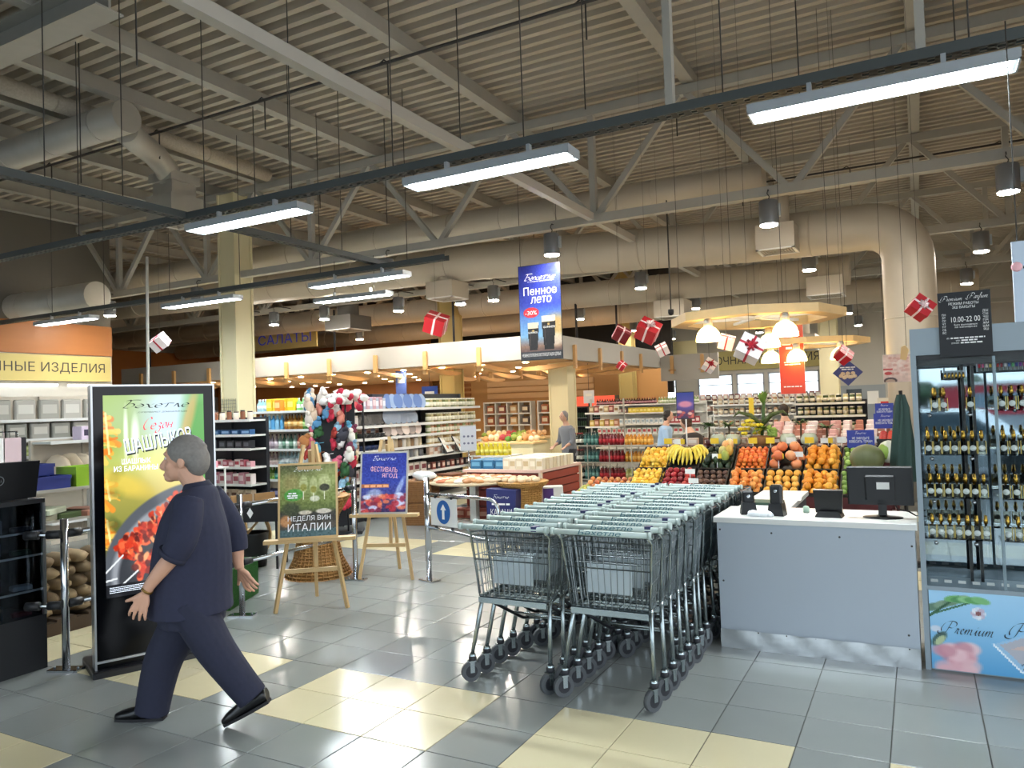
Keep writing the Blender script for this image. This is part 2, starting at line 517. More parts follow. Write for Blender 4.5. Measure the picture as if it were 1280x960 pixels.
me_tg, me_tb = tile_mesh(M_tg), tile_mesh(M_tb)
view = cam.matrix_world.inverted()
cand = []; rest = []
for u in range(-56, 28):
    for v in range(-18, 79):
        x, y = FX + (u + .5) * TU, FY + (v + .5) * TV
        q = view @ Vector((x, y, 0))
        if q.z < -.8:
            px, py = 640 + 944.5 * q.x / -q.z, 480 - 944.5 * q.y / -q.z
            if -60 < px < 1340 and py < 1010:
                hid = (x > -2.5 and x < -1.3 and y > 4.3) or (x > -1.3 and y > 5.3)
                if not hid: cand.append((q.z, u, v)); continue
        rest.append((u, v))
cand.sort(key=lambda q: -q[0])
for _, u, v in cand[:296]:
    o = link('tile', me_tb if is_beige(u, v) else me_tg, floor)
    o.location = (FX + (u + .5) * TU, FY + (v + .5) * TV, 0)
rest += [(u, v) for _, u, v in cand[296:]]
b = MB()
for u, v in rest:
    x, y = FX + u * TU, FY + v * TV
    if x < -29.5 or x > 7.5 or y < -4 or y > 33.5: continue
    b.cur = 1 if is_beige(u, v) else 0
    b._add([(x + .003, y + .003, 0), (x + TU - .003, y + .003, 0), (x + TU - .003, y + TV - .003, 0), (x + .003, y + TV - .003, 0)], [(0, 1, 2, 3)], False)
tag(b.build('far_tiles', [M_tg, M_tb], floor), kind='stuff')

# ceiling: trapezoidal steel deck, ribs along X
M_deck = mat('ceiling_deck', 'b7ae9e', .6, noise=(2.5, .06))
b = MB(); y = -4.0; prof = []
while y < 33.4:
    prof += [(y, 6.72), (y + .09, 6.72), (y + .11, 6.84), (y + .218, 6.84)]; y += .238
vs = []
for (yy, zz) in prof: vs += [(-29.9, yy, zz), (8, yy, zz)]
b._add(vs, [(2 * i, 2 * i + 2, 2 * i + 3, 2 * i + 1) for i in range(len(prof) - 1)], False)
b.box(-30, 8, -4, 34, 6.9, 7.0)
tag(b.build('ceiling', M_deck), kind='structure')

# walls
M_wallgrey = mat('wall_grey_panel', 'b9b5ab', .7)
M_walltan = mat('wall_tan_panel', 'b79a72', .6, noise=(2, .06))
M_orange = mat('orange_wood_panel', 'a0642f', .5, noise=(4, .12, (1, .15, 1)))
M_alu = mat('window_alu', '9da2a6', .4, .3)
M_pane = pane_mat('window_glass', (.93, .98, 1))
YB = 33.0
wins = [(-13.3, -12.6), (-12.1, -9.4), (-8.45, -6.95), (-6.8, -5.65), (-5.5, -3.5)]
b = MB(); b.box(-30, 8, YB, YB + .25, -.2, 1.75); b.box(-30, 8, YB, YB + .25, 2.75, 6.9)
xs = -30
for x0, x1 in wins: b.box(xs, x0, YB, YB + .25, 1.75, 2.75); xs = x1
b.box(xs, 8, YB, YB + .25, 1.75, 2.75)
wb = b.build('wall_back', M_wallgrey); tag(wb, kind='structure')
for i, (x0, x1) in enumerate(wins):
    f = MB()
    for a in ((x0, x0 + .06), (x1 - .06, x1)): f.box(*a, YB - .03, YB + .1, 1.75, 2.75)
    for a in ((1.75, 1.82), (2.68, 2.75), (2.28, 2.32)): f.box(x0, x1, YB - .03, YB + .1, *a)
    w = f.build('window_%d' % (i + 1), M_alu); tag(w, kind='structure')
    MB().box(x0 + .05, x1 - .05, YB + .04, YB + .05, 1.8, 2.7).build('pane', M_pane, w)
bl = MB()
for i in range(5): bl.box(-3.3, 8, YB - .02 - (i % 2) * .01, YB, 2.3 + i * .8, 3.09 + i * .8)
tag(bl.build('panel', M_wallgrey, wb))
# grey service door in the back wall
d = MB().box(-2.9, -1.1, YB - .06, YB, 0, 2.05).build('door_1', mat('grey_door', '8f979c', .5)); tag(d, kind='structure')
MB().box(-2.5, -1.95, YB - .075, YB - .06, 1.3, 1.9).build('door_glass', mat('dark_glass', '2c3338', .1), d)
MB().box(-1.75, -1.35, YB - .075, YB - .06, 1.3, 1.8).build('notice', M_white, d)
b = MB(); b.box(-18.25, -18, -4, 12.1, -.2, 3.3); b.cur = 1; b.box(-18.25, -18, -4, 12.1, 4.05, 6.9); b.cur = 2; b.box(-18.24, -17.97, -4, 12.1, 3.3, 4.05)
tag(b.build('wall_left', [M_wallgrey, mat('wall_dark_upper', '6b665c', .8), M_orange]), kind='structure')
b = MB(); b.box(-29.9, -29.6, -4, 33, 0, 6.9); b.cur = 1; b.box(-29.6, -29.5, 12, 33, 2.6, 4.6)
tag(b.build('wall_far_left', [M_wallgrey, M_orange]), kind='structure')
b = MB(); b.box(-29, -8, 27.6, 27.8, 2.0, 6.8)
tag(b.build('wall_partition', mat('wall_charcoal', '2f2e2d', .8)), kind='structure')
b = MB(); b.box(-29, -17.0, 24.8, 25.0, 0, 4.9); b.cur = 1
tag(b.build('wall_orange', M_orange), kind='structure')
b = MB(); b.box(5, 5.25, 6, 33, -.2, 6.9)
for k in range(45): b.box(4.96, 5, 6.1 + k * .6, 6.45 + k * .6, 2.2, 6.8)
tag(b.build('wall_right', M_walltan), kind='structure')
# entrance front behind the photographer: glazing bars only, daylight comes in here
b = MB()
for k in range(14): b.box(-18 + k * 2 - .04, -18 + k * 2 + .04, -4.1, -3.95, 0, 4.2)
for z in (.1, 2.6, 4.2): b.box(-18, 8, -4.1, -3.95, z - .05, z + .05)
b.box(-30, 8, -4.2, -4, 4.2, 6.9); b.box(-30, -18, -4.2, -4, 0, 4.2)
wf = b.build('wall_front', mat('entrance_frame', '3d4246', .4)); tag(wf, kind='structure')
MB().box(-18, 8, -4.03, -4.02, .1, 4.15).build('pane', pane_mat('entrance_glass', (.9, .94, .95), .1), wf)

# purlins
b = MB()
for k in range(9):
    x = .15 - 3.0 * k
    m_ = MB(); m_.box(x - .05, x + .05, -3.9, 33, 6.5, 6.715); m_.box(x - .09, x + .09, -3.9, 33, 6.485, 6.5)
    tag(m_.build('purlin', M_steelgrey), 'grey steel roof purlin under the ribbed deck, %s from the right' % ORD[k], 'beam', 'roof purlins')
for k in range(5):
    x = -7.35 - 3.0 * k
    m_ = MB(); m_.box(x - .05, x + .05, -3.9, 33, 6.5, 6.715); m_.box(x - .09, x + .09, -3.9, 33, 6.485, 6.5)
    tag(m_.build('purlin', M_steelgrey), 'grey intermediate roof purlin in the closer spaced left bay, %s from the right' % ORD[k], 'beam', 'roof purlins')
m_ = MB(); m_.box(-22, -7.6, 5.15, 5.18, 6.2, 6.5); m_.box(-22, -7.6, 5.0, 5.33, 6.18, 6.2); m_.box(-22, -7.6, 5.0, 5.33, 6.48, 6.5)
tag(m_.build('roof_beam', M_steelgrey), 'wide grey steel roof beam in the upper left corner', 'beam')
m_ = MB(); m_.box(-4.53, -4.43, -3.9, 33, 4.62, 4.74)
tag(m_.build('tie_beam', mat('pale_steel', 'aeaaa0', .55)), 'slim grey tie beam running into depth at truss bottom chord level', 'beam')


def truss(Y, label):
    t = thing('roof_truss', label, 'truss', (0, Y, 0), 0, 'roof trusses')
    MB().box(-29, 5, -.07, .07, 6.32, 6.46).build('top_chord', M_steelgrey, t)
    MB().box(-29, 5, -.07, .07, 4.58, 4.72).build('bottom_chord', M_steelgrey, t)
    for k in range(-3, 9):
        xb = -4.45 - 3 * k
        if not -28 < xb < 5: continue
        for s in (-1, 1):
            if -29 < xb + 1.5 * s < 5:
                MB().bar((xb + .06 * s, 0, 4.7), (xb + (1.5 - .06) * s, 0, 6.34), .09, .09, (0, 1, 0)).build('diagonal', M_steelgrey, t)
        if k % 2 == 0 or xb < -12: MB().box(xb - .05, xb + .05, -.05, .05, 4.7, 6.34).build('post', M_steelgrey, t)
    return t


for k, Y in enumerate((11.3, 15.8, 20.3, 25.0, 29.6)):
    truss(Y, 'grey steel roof truss with zigzag web, %s from the front' % ORD[k])


# columns
def column(x, y, w, h, m, label, z0=0):
    t = thing('column', label, 'column', (x, y, 0), 0)
    b = MB(); b.box(-w / 2, w / 2, -w / 2, w / 2, z0, h); b.build('shaft', m, t)
    s = MB()
    for sx, sy in ((-1, -1), (1, -1), (1, 1), (-1, 1)): s.cbox(sx * w / 2, sy * w / 2, z0, .05, .05, h - z0)
    s.build('corner_trim', m, t)
    return t


M_yellow = mat('yellow_cladding', 'a8945a', .6)
M_darkcol = mat('olive_column', '7b6f4c', .7)
cmain = column(-12.6, 11.3, .44, 6.35, M_cream, 'tall cream clad column left of the centre with a wire grid on it')
MB().cbox(0, 0, 0, .5, .5, .9).build('plinth', M_wallgrey, cmain)
g = MB()
for k in range(14): g.box(-.22, .22, -.265, -.26, 1.1 + k * .07, 1.106 + k * .07)
for k in range(9): g.box(-.22 + k * .054, -.214 + k * .054, -.268, -.263, 1.05, 2.05)
g.build('wire_grid', M_zinc, cmain)
column(-11.44, 17.8, .44, 6.35, M_yellow, 'yellow olive column standing in the bakery under the canopy, left of the blue banner')
column(-8.25, 18.2, .5, 2.8, M_cream, 'cream column under the canopy behind the red slatted display')
column(-9.05, 25.6, .45, 6.35, M_yellow, 'yellow column behind the rear fascia beyond the wine rack')
column(-2.92, 31.2, .6, 6.35, M_cream, 'cream column by the back wall right of the orange banner')

# ---------------------------------------------------------------- ducts


def round_duct(name, pts, r, m, label, seams=6, n=20, parts=None):
    t = thing(name, label, 'air duct', (0, 0, 0))
    MB().tube(pts, r, n).build('pipe', m, t)
    sm = MB()
    P = [Vector(p) for p in pts]; R = r if isinstance(r, list) else [r] * len(P)
    for i in range(len(P) - 1):
        d = P[i + 1] - P[i]; L = d.length; k = max(1, int(L / 1.25)) if L > 1.4 else 0
        for q in range(1, k + 1):
            c = P[i] + d * (q / (k + .5)); u = d.normalized() * .012; rr = R[i] + (R[i + 1] - R[i]) * (q / (k + .5))
            sm.tube([c - u, c + u], rr + .008, n)
    for q in (sm,):
        if q.v: tag(q.build('seams', m, t), kind='stuff')
    return t


def arc(c, a0, a1, r, ax1, ax2, n=7):
    c, ax1, ax2 = Vector(c), Vector(ax1), Vector(ax2)
    return [tuple(c + ax1 * (r * math.cos(a0 + (a1 - a0) * i / n)) + ax2 * (r * math.sin(a0 + (a1 - a0) * i / n))) for i in range(n + 1)]


dl = round_duct('ventilation_duct', [(-20, 7, 6.1), (-9.95, 7, 6.1)], .235, M_galv, 'silver round duct end in the upper left with blind cap')
hook = [(-10.3, 7.2, 6.05)] + [(-10.75, 7.75, 6.1), (-11.1, 8.3, 6.12), (-11.35, 8.7, 6.05), (-11.45, 8.9, 5.85)]
MB().tube(hook, .2, 16).build('elbow', M_galv, dl)
MB().box(-11.75, -11.15, 8.65, 9.25, 5.82, 5.98).box(-11.7, -11.2, 8.7, 9.2, 5.55, 6.0).build('neck', M_galv, dl)


def diffuser(x, y, z, w, h, label, pipe_h=.5, m=M_beigeduct):
    t = thing('air_diffuser', label, 'air diffuser', (x, y, z))
    MB().box(-w / 2, w / 2, -w / 2, w / 2, 0.02, h).build('plenum_box', m, t)
    f = MB(); q = w / 2
    f.box(-q, q, -q, -q + .05, 0, .02); f.box(-q, q, q - .05, q, 0, .02); f.box(-q, -q + .05, -q, q, 0, .02); f.box(q - .05, q, -q, q, 0, .02)
    f.build('grille_frame', M_white, t)
    s = MB()
    for k in range(5):
        c = .04 + k * .08 * w; s.box(-c, c, -c, -c + .02, .004, .02); s.box(-c, c, c - .02, c, .004, .02); s.box(-c, -c + .02, -c, c, .004, .02); s.box(c - .02, c, -c, c, .004, .02)
    s.build('grille', M_galv, t)
    MB().tube([(0, 0, h), (0, 0, h + pipe_h)], w * .33, 14).build('neck', m, t)
    return t


diffuser(-11.45, 8.95, 5.12, .66, .46, 'grey box diffuser hanging below the silver duct elbow', .1, M_galv)
duct2 = round_duct('ventilation_duct', [(-29, 13.6, 5.05), (-8, 13.6, 4.75), (-2.6, 13.6, 4.45), (-.9, 13.6, 4.42)] + arc((-.62, 13.6, 3.84), PI / 2, 0, .58, (1, 0, 0), (0, 0, 1)) + [(-.04, 13.6, 2.4), (-.04, 13.6, 0)], .38, M_beigeduct, 'large beige round duct bending down behind the perfume sign', n=24)
round_duct('ventilation_duct', [(-29, 12.45, 5.3), (-9, 12.45, 5.2), (-5, 12.45, 5.22), (-2.0, 12.45, 5.2)], [.30, .30, .25, .22], M_beigeduct, 'narrower beige round duct above the large one, ending at the centre right')
round_duct('ventilation_duct', [(-29, 18.2, 4.75), (-1.2, 18.2, 4.45)], .33, M_beigeduct, 'beige round duct between the second and third trusses')
round_duct('ventilation_duct', [(-29, 22.8, 4.6), (1.5, 22.8, 4.5)], .33, M_beigeduct, 'farthest beige round duct crossing the hall near the back')
round_duct('ventilation_duct', [(-15, 9.8, 4.3), (-27, 9.8, 4.4)], .3, M_galv, 'grey round duct above the left wall sign')
round_duct('flexible_duct', [(-11.25, 5.5, 6.5), (-11.25, 8.5, 6.5), (-11.3, 11, 6.5)], .13, mat('speckled_duct', 'b5ab99', .8, noise=(30, .25)), 'pale speckled flexible duct running into depth at the upper left', 0)
diffuser(-8.75, 13.55, 4.02, .66, .36, 'beige box diffuser under the large duct left of the blue banner', .2)
diffuser(-1.92, 13.0, 4.08, .6, .42, 'beige box diffuser beside the duct bend at centre right', .5)
diffuser(-1.7, 18.2, 3.9, .75, .42, 'beige box diffuser above the wooden hoop', .3)
diffuser(-5.2, 18.2, 3.72, .75, .42, 'beige box diffuser above the red gift boxes', .4)
diffuser(-13.9, 16.4, 3.95, .9, .4, 'dark grey box diffuser above the bulkhead left of the cream column', .5, mat('dark_duct', '5c5a55', .6))
diffuser(-3.2, 24.5, 3.1, 1.2, .45, 'pale box diffuser hanging before the dairy sign', 1.2)

# ---------------------------------------------------------------- cable trays, fluorescent lights, pendants


def tray(p0, p1, label):
    t = thing('cable_tray', label, 'cable tray', p0)
    d = Vector(p1) - Vector(p0); L = d.length; b = MB()
    for s in (-1, 1): b.box(0, L, s * .06 - .003, s * .06 + .003, 0, .075)
    k = 0.0
    while k < L - .05: b.box(k, k + .055, -.06, .06, 0, .004); k += .1
    for s in (-.03, .03): b.box(0, L, s - .012, s + .012, 0, .005)
    o = b.build('channel', M_tray, t); o.rotation_euler = (0, 0, math.atan2(d.y, d.x))
    return t


tA = tray((-13, 5.78, 3.92), (2.4, 5.78, 3.92), 'dark perforated cable tray carrying the nearest row of tube lights')
tB = tray((-18, 9.15, 3.84), (-5.9, 9.15, 3.84), 'dark cable tray carrying the farther row of tube lights')
tC = tray((-7.2, 1.5, 3.93), (-7.2, 9.5, 3.93), 'perforated cable tray running into depth on the left')


def rods(t, pts, z1=6.5, r=.006):
    for (x, y, z) in pts:
        MB().tube([(x - t.location.x, y - t.location.y, z - t.location.z), (x - t.location.x, y - t.location.y, z1 - t.location.z)], r, 5).build('hanger_rod', M_rod, t)


rods(tA, [(x, 5.78, 3.93) for x in (-11.4, -9.2, -6.9, -5.6, -4.3, -2.9, -1.2, .4, 1.8)])
rods(tB, [(x, 9.15, 3.86) for x in (-15.5, -13.8, -11.9, -10.1, -8.3, -6.6)])
rods(tC, [(-7.2, y, 3.95) for y in (2.2, 4.2, 5.0, 7.4, 8.4)])
for x, nm in ((-1.6, 'left'), (.12, 'right')):
    tag(MB().box(x - .03, x + .03, 5.72, 5.8, 3.99, 6.5).build('tray_hanger', M_steelgrey), 'vertical grey steel hanger above the nearest tube light, %s one' % nm, 'hanger')

M_tube = mat('tube_diffuser', 'f4fbff', .4, emit=TUBE_E, emis_hex='f2fbff')
M_lighthousing = mat('light_housing', 'aab2b8', .4, .2)


def tube_light(x, y, z, L, w, label):
    t = thing('fluorescent_light', label, 'tube light', (x, y, z), 0, 'tube lights on the cable trays')
    b = MB(); b.box(0, L, -w / 2, w / 2, .012, .075)
    b.box(0, L, -w / 2, -w / 2 + .008, 0, .012); b.box(0, L, w / 2 - .008, w / 2, 0, .012); b.box(0, .012, -w / 2, w / 2, 0, .012); b.box(L - .012, L, -w / 2, w / 2, 0, .012)
    b.build('housing', M_lighthousing, t)
    MB().box(.06, L - .06, -w / 2 + .01, w / 2 - .01, .002, .011).build('diffuser', M_tube, t)
    for q in (.25, .75): MB().cbox(L * q, 0, .075, .03, .05, .1).build('bracket', M_lighthousing, t)
    return t


for k, x in enumerate((-7.02, -4.07, -1.0)):
    tube_light(x, 5.72, 3.745, 1.66, .24, 'long white tube light on the nearest tray, %s from the left' % ORD[k])
for k, x in enumerate((-15.9, -11.95, -8.42)):
    tube_light(x, 9.1, 3.68, 1.85, .22, 'white tube light on the farther tray, %s from the left' % ORD[k])
tq = tube_light(-10.2, 11.14, 3.82, 1.75, .24, 'unlit looking tube light above the farther tray, right of the cream column')
rods(tq, [(-9.8, 11.2, 3.9), (-8.85, 11.2, 3.9)], 4.6)
tq.children[1].data.materials[0] = mat('grey_tube_diffuser', 'c9cdc9', .4, emit=.6)

M_lens = mat('lamp_lens', 'ffffff', .4, emit=LAMP_E, emis_hex='fff6e8')
M_lampbody = mat('lamp_body', '878a8e', .4, .5)


def make_pendant(x, y, label):
    t = thing('pendant_lamp', label, 'lamp', (x, y, 4.12), 0, 'cylinder lamps under the trusses')
    MB().lathe([(.0, .02), (.128, .02), (.13, .03), (.13, .35), (.12, .36), (.0, .36)], 18).build('body', M_lampbody, t)
    MB().lathe([(.0, .0), (.10, .0), (.118, .008), (.118, .0195), (0, .0195)], 18).build('lens', M_lens, t)
    b = MB(); b.box(.13, .165, -.03, .03, .12, .3); b.build('driver_box', M_lighthousing, t)
    MB().tube([(0, 0, .36), (.02, 0, .42), (-.01, 0, .47), (.0, 0, .5), (0, .03, .53), (0, .095, .53)], .008, 5).build('cord', M_rod, t)
    return t


LX = [1.1, -1.75, -5.15, -8.5, -13.6, -16.6]
LYS = [11.14, 15.64, 20.14, 24.84, 29.44]
p0 = None


def out_arm(t):
    MB().bar((0, .09, .53), (0, .64, .53), .02, .02).build('arm', M_rod, t)


for r, y in enumerate(LYS):
    for c, x in enumerate(LX):
        if c >= 4 and r >= 3: continue
        lb = 'grey cylinder pendant lamp, %s row from the front, %s from the right' % (ORD[r], ORD[c])
        if p0 is None: p0 = make_pendant(x, y, lb)
        elif r == 1 and c >= 3: out_arm(dup(p0, (x, 15.1, 4.12), 0, lb))
        else: dup(p0, (x, y, 4.12), 0, lb)
for k, (x, y) in enumerate(((-9.4, 15.64), (-11.2, 15.64), (-15.4, 15.64))):
    out_arm(dup(p0, (x, 15.1, 4.12), 0, 'grey cylinder lamp between the truss rows above the bulkhead, %s from the right' % ORD[k]))
# sprinkler pipes with drops
for k, y in enumerate((8.2, 12.0, 17.2)):
    t = thing('sprinkler_pipe', 'thin brown sprinkler pipe under the deck, %s from the front' % ORD[k], 'pipe', (0, y, 6.42), 0, 'sprinkler pipes')
    MB().tube([(-20, 0, 0), (4.5, 0, 0)], .022, 6).build('pipe', M_rod, t)
    for x in (-14, -11, -8.6, -6.3, -3.4, -1.2, 1.5):
        MB().tube([(x, 0, 0), (x + .1, 0, .05), (x + .16, 0, 0), (x + .16, 0, -.45)], .012, 5).build('drop', M_rod, t)
for k, (x, y) in enumerate(((-10.35, 4.5), (-9.8, 6.2), (-6.1, 4.4), (-8.9, 8.4), (-7.9, 10.4), (-4.9, 8.0), (-3.05, 7.6), (-1.0, 8.8), (.5, 9.0), (.9, 7.4))):
    tag(MB().tube([(x, y, 4.9), (x, y, 6.86)], .008, 5).build('hanger_rod', M_rod), 'thin dark rod hanging from the roof deck, %s of the loose ones from the left' % ORD[k], 'rod', 'loose hanger rods')
tag(MB().tube([(-9.8, 7.15, 0.02), (-9.81, 7.15, 2.2), (-9.79, 7.16, 4.05)], .022, 6).build('cable_pole', mat('pale_cable', 'd4d2c8', .5)), 'thin pale vertical pole rising behind the advertising screen', 'pole')
# ================================================================ FOREGROUND
# ---- advertising kiosk
M_kioskblack = mat('kiosk_gloss_black', '050609', .12, spec=.22)
M_silver = mat('silver_edge', 'a9adb0', .3, .9)
kz = thing('advertising_kiosk', 'tall black advertising screen with shashlik picture behind the walking person', 'advertising screen', (-4.872, 3.117, 0), math.radians(65.6))
MB().bbox(-.02, .83, -.06, .40, 0, .045, .01).build('base_plate', M_blackmetal, kz)
MB().box(.012, .788, .0, .09, .045, 1.925).build('body', M_kioskblack, kz)
b = MB(); b.box(0, .012, -.012, .1, .045, 1.937); b.box(.788, .8, -.012, .1, .045, 1.937); b.box(.012, .788, -.012, .1, 1.925, 1.937); b.box(.012, .788, -.014, 0, .085, .1)
b.build('edge_trim', M_silver, kz)
cv = Canvas(150, 260, 'c9c77a')
cv.vgrad([(0, 'a9c58a'), (.12, 'b7d2b0'), (.35, 'd3cf7a'), (.5, 'cdb865'), (.62, '7a7a4a'), (.75, '2d2f2c'), (1, '0b0c10')])
cv.ell(.62, .10, .45, .13, 'b9cfe8', .85, .9); cv.ell(.97, .25, .2, .3, '3f8f2a', .95, .7); cv.ell(.84, .13, .05, .16, 'd99a52', .6, .8, .3)
cv.ell(.05, .1, .35, .3, '7f9a35', .6, .9); cv.ell(.1, .62, .45, .2, '8a8a3a', .7, .9)
for (y0, y1, n) in ((.07, .31, 16), (.40, .54, 10), (.60, .76, 12)):
    for i in range(n):
        t = (i + .5) / n; y = y0 + (y1 - y0) * t; w = .11 * math.sin(PI * t) + .015
        cv.line(-.02, y, w * (.7 + .5 * abs(math.sin(i * 2.1))), y + .035 * math.sin(i * 1.7) + .02, .02 + .012 * math.sin(i), ['e88a2a', 'f0a83a', 'd8741e', 'f6c65a'][i % 4], .85)
    cv.line(.02, y0 + .02, .05, y1 - .02, .012, 'fbe6a0', .8)
for k in range(7): cv.ell(.06 + .1 * rng.random(), .3 + .4 * rng.random(), .05, .03, ['55602a', '7a8438', '464e22'][k % 3], .5, .8)
cv.ell(.15, .44, .28, .05, 'e6c64f', .6, .8, .35); cv.ell(.30, .22, .035, .10, 'f4fff4', .8, .9); cv.ell(.21, .2, .02, .12, 'eef8ee', .8, .9)
cv.ell(.82, .83, .86, .36, '50555c', 1, .03, -.25); cv.ell(.84, .84, .80, .32, '8b9097', 1, .05, -.25); cv.ell(.86, .86, .76, .30, '33363c', 1, .05, -.25)
rg = np.random.default_rng(5)
for (cx, cy, n, sc) in ((.22, .755, 70, .125), (.38, .70, 60, .11), (.53, .645, 70, .125), (.70, .575, 50, .12), (.86, .53, 40, .1), (.36, .865, 50, .12), (.52, .815, 50, .11), (.70, .76, 50, .12)):
    for i in range(n):
        a, r = rg.random() * 6.28, rg.random() ** .6 * sc
        cv.ell(cx + r * math.cos(a), cy + r * math.sin(a) * .52, .014 + .024 * rg.random(), .007 + .012 * rg.random(), ['c8361c', 'd8482a', 'a82814', 'e8643a', '7d1c10', '5a140c', 'f0a06a', 'c23a20'][rg.integers(8)], .9, .5, rg.random() * 3)
for (x0, y0, x1, y1) in ((-.02, .885, .16, .80), (.10, .965, .30, .885), (-.02, .92, .1, .91)): cv.line(x0, y0, x1, y1, .009, 'd8dde0')
cv.vg = None
cv.rect(0, .94, 1, 1.0, '0c0d12', .85)
scr = cv.build('screen', print_mat('screen_picture', emit=.72, rough=.12), kz, .075, .725, .505, 1.865, -.0015)
E_k = mat('screen_ink_black', '06060a', .5); E_w = mat('screen_ink_white', 'e8f2ff', .5, emit=.75); E_r = mat('screen_ink_red', 'd8404a', .5, emit=.5); E_b = mat('screen_ink_blue', '36507e', .5, emit=.2)
script('logo_lettering', 'Бәхетле', E_k, kz, .195, .62, 1.775, 1.83, -.004, .1)
text('small_lettering', '...СУПЕРМАРКЕТ ДОМАШНЕЙ ЕДЫ', E_k, kz, .28, .61, 1.738, 1.752, -.004)
script('script_lettering', 'Сезон', E_r, kz, .31, .53, 1.60, 1.71, -.004, .11, .3, rot=.04)
text('headline_shadow', 'ШАШЛЫКОВ', E_k, kz, .207, .647, 1.483, 1.588, -.003, .008, 0, rot=.16)
text('headline_lettering', 'ШАШЛЫКОВ', mat('screen_ink_pale_blue', 'c9dcf6', .5, emit=.7), kz, .20, .64, 1.495, 1.60, -.004, .03, 0, rot=.16)
text('caption_lettering', 'ШАШЛЫК\nИЗ БАРАНИНЫ', E_w, kz, .135, .41, 1.345, 1.43, -.004, .004)
print_lines(E_w, kz, [(.095, .375, .567, .0032), (.095, .36, .556, .0032), (.095, .378, .545, .0032), (.095, .3, .534, .0032)], -.004)
tag(MB().tube([(-5.02, 3.36, .3), (-5.1, 3.3, .12), (-5.05, 3.28, .03), (-4.98, 3.22, .012), (-4.9, 3.2, .012)], .006, 5).build('power_cable', M_black), 'thin black power cable on the floor behind the advertising screen', 'cable')

# ---- black glass showcase at the left edge, with a laptop on top
sc_ = thing('display_case', 'black glazed showcase with shelves at the left edge of the picture', 'showcase', (-5.4, 3.115, 0))
M_case = mat('case_black', '15171b', .4); M_glass = pane_mat('clear_glass', (.96, .98, .98), .10); M_darkglass = pane_mat('smoked_glass', (.55, .6, .65), .25)
MB().box(-.45, 0, -2.2, 0, 0, .37).build('plinth', M_case, sc_)
MB().box(-.45, 0.0, -2.2, 0, 1.14, 1.17).build('top_panel', M_case, sc_)
MB().box(-.45, -.43, -2.2, 0, .37, 1.14).build('back_panel', M_case, sc_)
MB().box(-.45, 0, -.012, 0, .37, 1.14).build('end_pane', M_darkglass, sc_)
MB().box(-.008, 0, -2.2, -.03, .37, 1.14).build('front_pane', M_darkglass, sc_)
for z in (.55, .79, .95): MB().box(-.43, -.012, -2.18, -.02, z - .006, z).build('shelf', M_glass, sc_); MB().box(-.014, -.006, -2.18, -.02, z - .01, z + .004).build('shelf_edge', M_silver, sc_)
for y in (-.02, -1.1): MB().box(-.02, 0.004, y, y + .02, .37, 1.14).build('corner_post', M_silver, sc_)
cases = ['6e2530', '3d3f46', '8a8f94', '2a4a2e', '202a4a', 'b0b4b8', '4a3038']
k = 0
for z in (.372, .552, .792, .952):
    for i in range(5):
        y = 3.0 - i * .17; w = .05 + .02 * ((i * 7 + k) % 3); h = .03 + .03 * ((i * 5 + k * 3) % 3)
        mm = mat('case_item_%d' % (k % 7), cases[k % 7], .35)
        me = MB().bbox(-w / 2, w / 2, -.06, .06, 0, h, .006).mesh('gadget_box', mm)
        item('gadget_box', me, (-5.50 - .05 * (i % 2), y, z), .1 * (i - 2), 'small dark gadget box, %s from the corner on the %s shelf of the black showcase' % (ORD[i], ['lowest', 'second', 'third', 'top'][(.372, .552, .792, .952).index(z)]), 'box', 'goods in the showcase'); k += 1
lp = thing('laptop', 'open black laptop seen from behind on top of the black showcase', 'laptop', (-5.56, 2.85, 1.17), PI / 2)
MB().bbox(-.24, .23, -.02, .22, 0, .018, .004).build('keyboard_base', M_black, lp)
b = MB(); b.prism([(-.25, .0), (.25, .0), (.265, .255), (-.265, .255)], -.03, -.012); lid = b.build('lid', M_black, lp, (0, -.05, .012)); lid.rotation_euler = (.12, 0, 0)
ring = MB()
for i in range(24):
    a0, a1 = i * PI / 12, (i + 1) * PI / 12
    ring._add([(.028 * math.cos(a0), 0, .028 * math.sin(a0)), (.028 * math.cos(a1), 0, .028 * math.sin(a1)), (.033 * math.cos(a1), 0, .033 * math.sin(a1)), (.033 * math.cos(a0), 0, .033 * math.sin(a0))], [(0, 1, 2, 3)])
ring.build('round_emblem', M_silver, lid, (0, -.032, .135)); text('emblem_lettering', 'DELL', M_silver, lid, -.022, .022, .127, .143, -.032)

# ---- chrome barrier posts and rails
M_rub = mat('clamp_rubber', '1a1b1e', .5)


def barrier_post(x, y, label, h=1.03, base_rz=.4):
    t = thing('barrier_post', label, 'barrier post', (x, y, 0), 0, 'chrome barrier posts')
    MB().tube([(0, 0, .01), (0, 0, h)], .025, 14).build('tube', M_chrome, t)
    q = MB().bbox(-.11, .11, -.05, .05, 0, .016, .004).build('foot_plate', M_chrome, t); q.rotation_euler = (0, 0, base_rz)
    for a in (-.085, .085): MB().lathe([(.009, 0), (.009, .008), (0, .01)], 6, (a * math.cos(base_rz), a * math.sin(base_rz), .016)).build('bolt', M_zinc, t)
    return t


barrier_post(-5.203, 3.126, 'chrome barrier post between the black showcase and the screen')
barrier_post(-5.122, 4.58, 'chrome barrier post behind the walking person, by the green grass panel')
barrier_post(-5.071, 5.99, 'chrome barrier post between the two wooden easels', base_rz=.2)


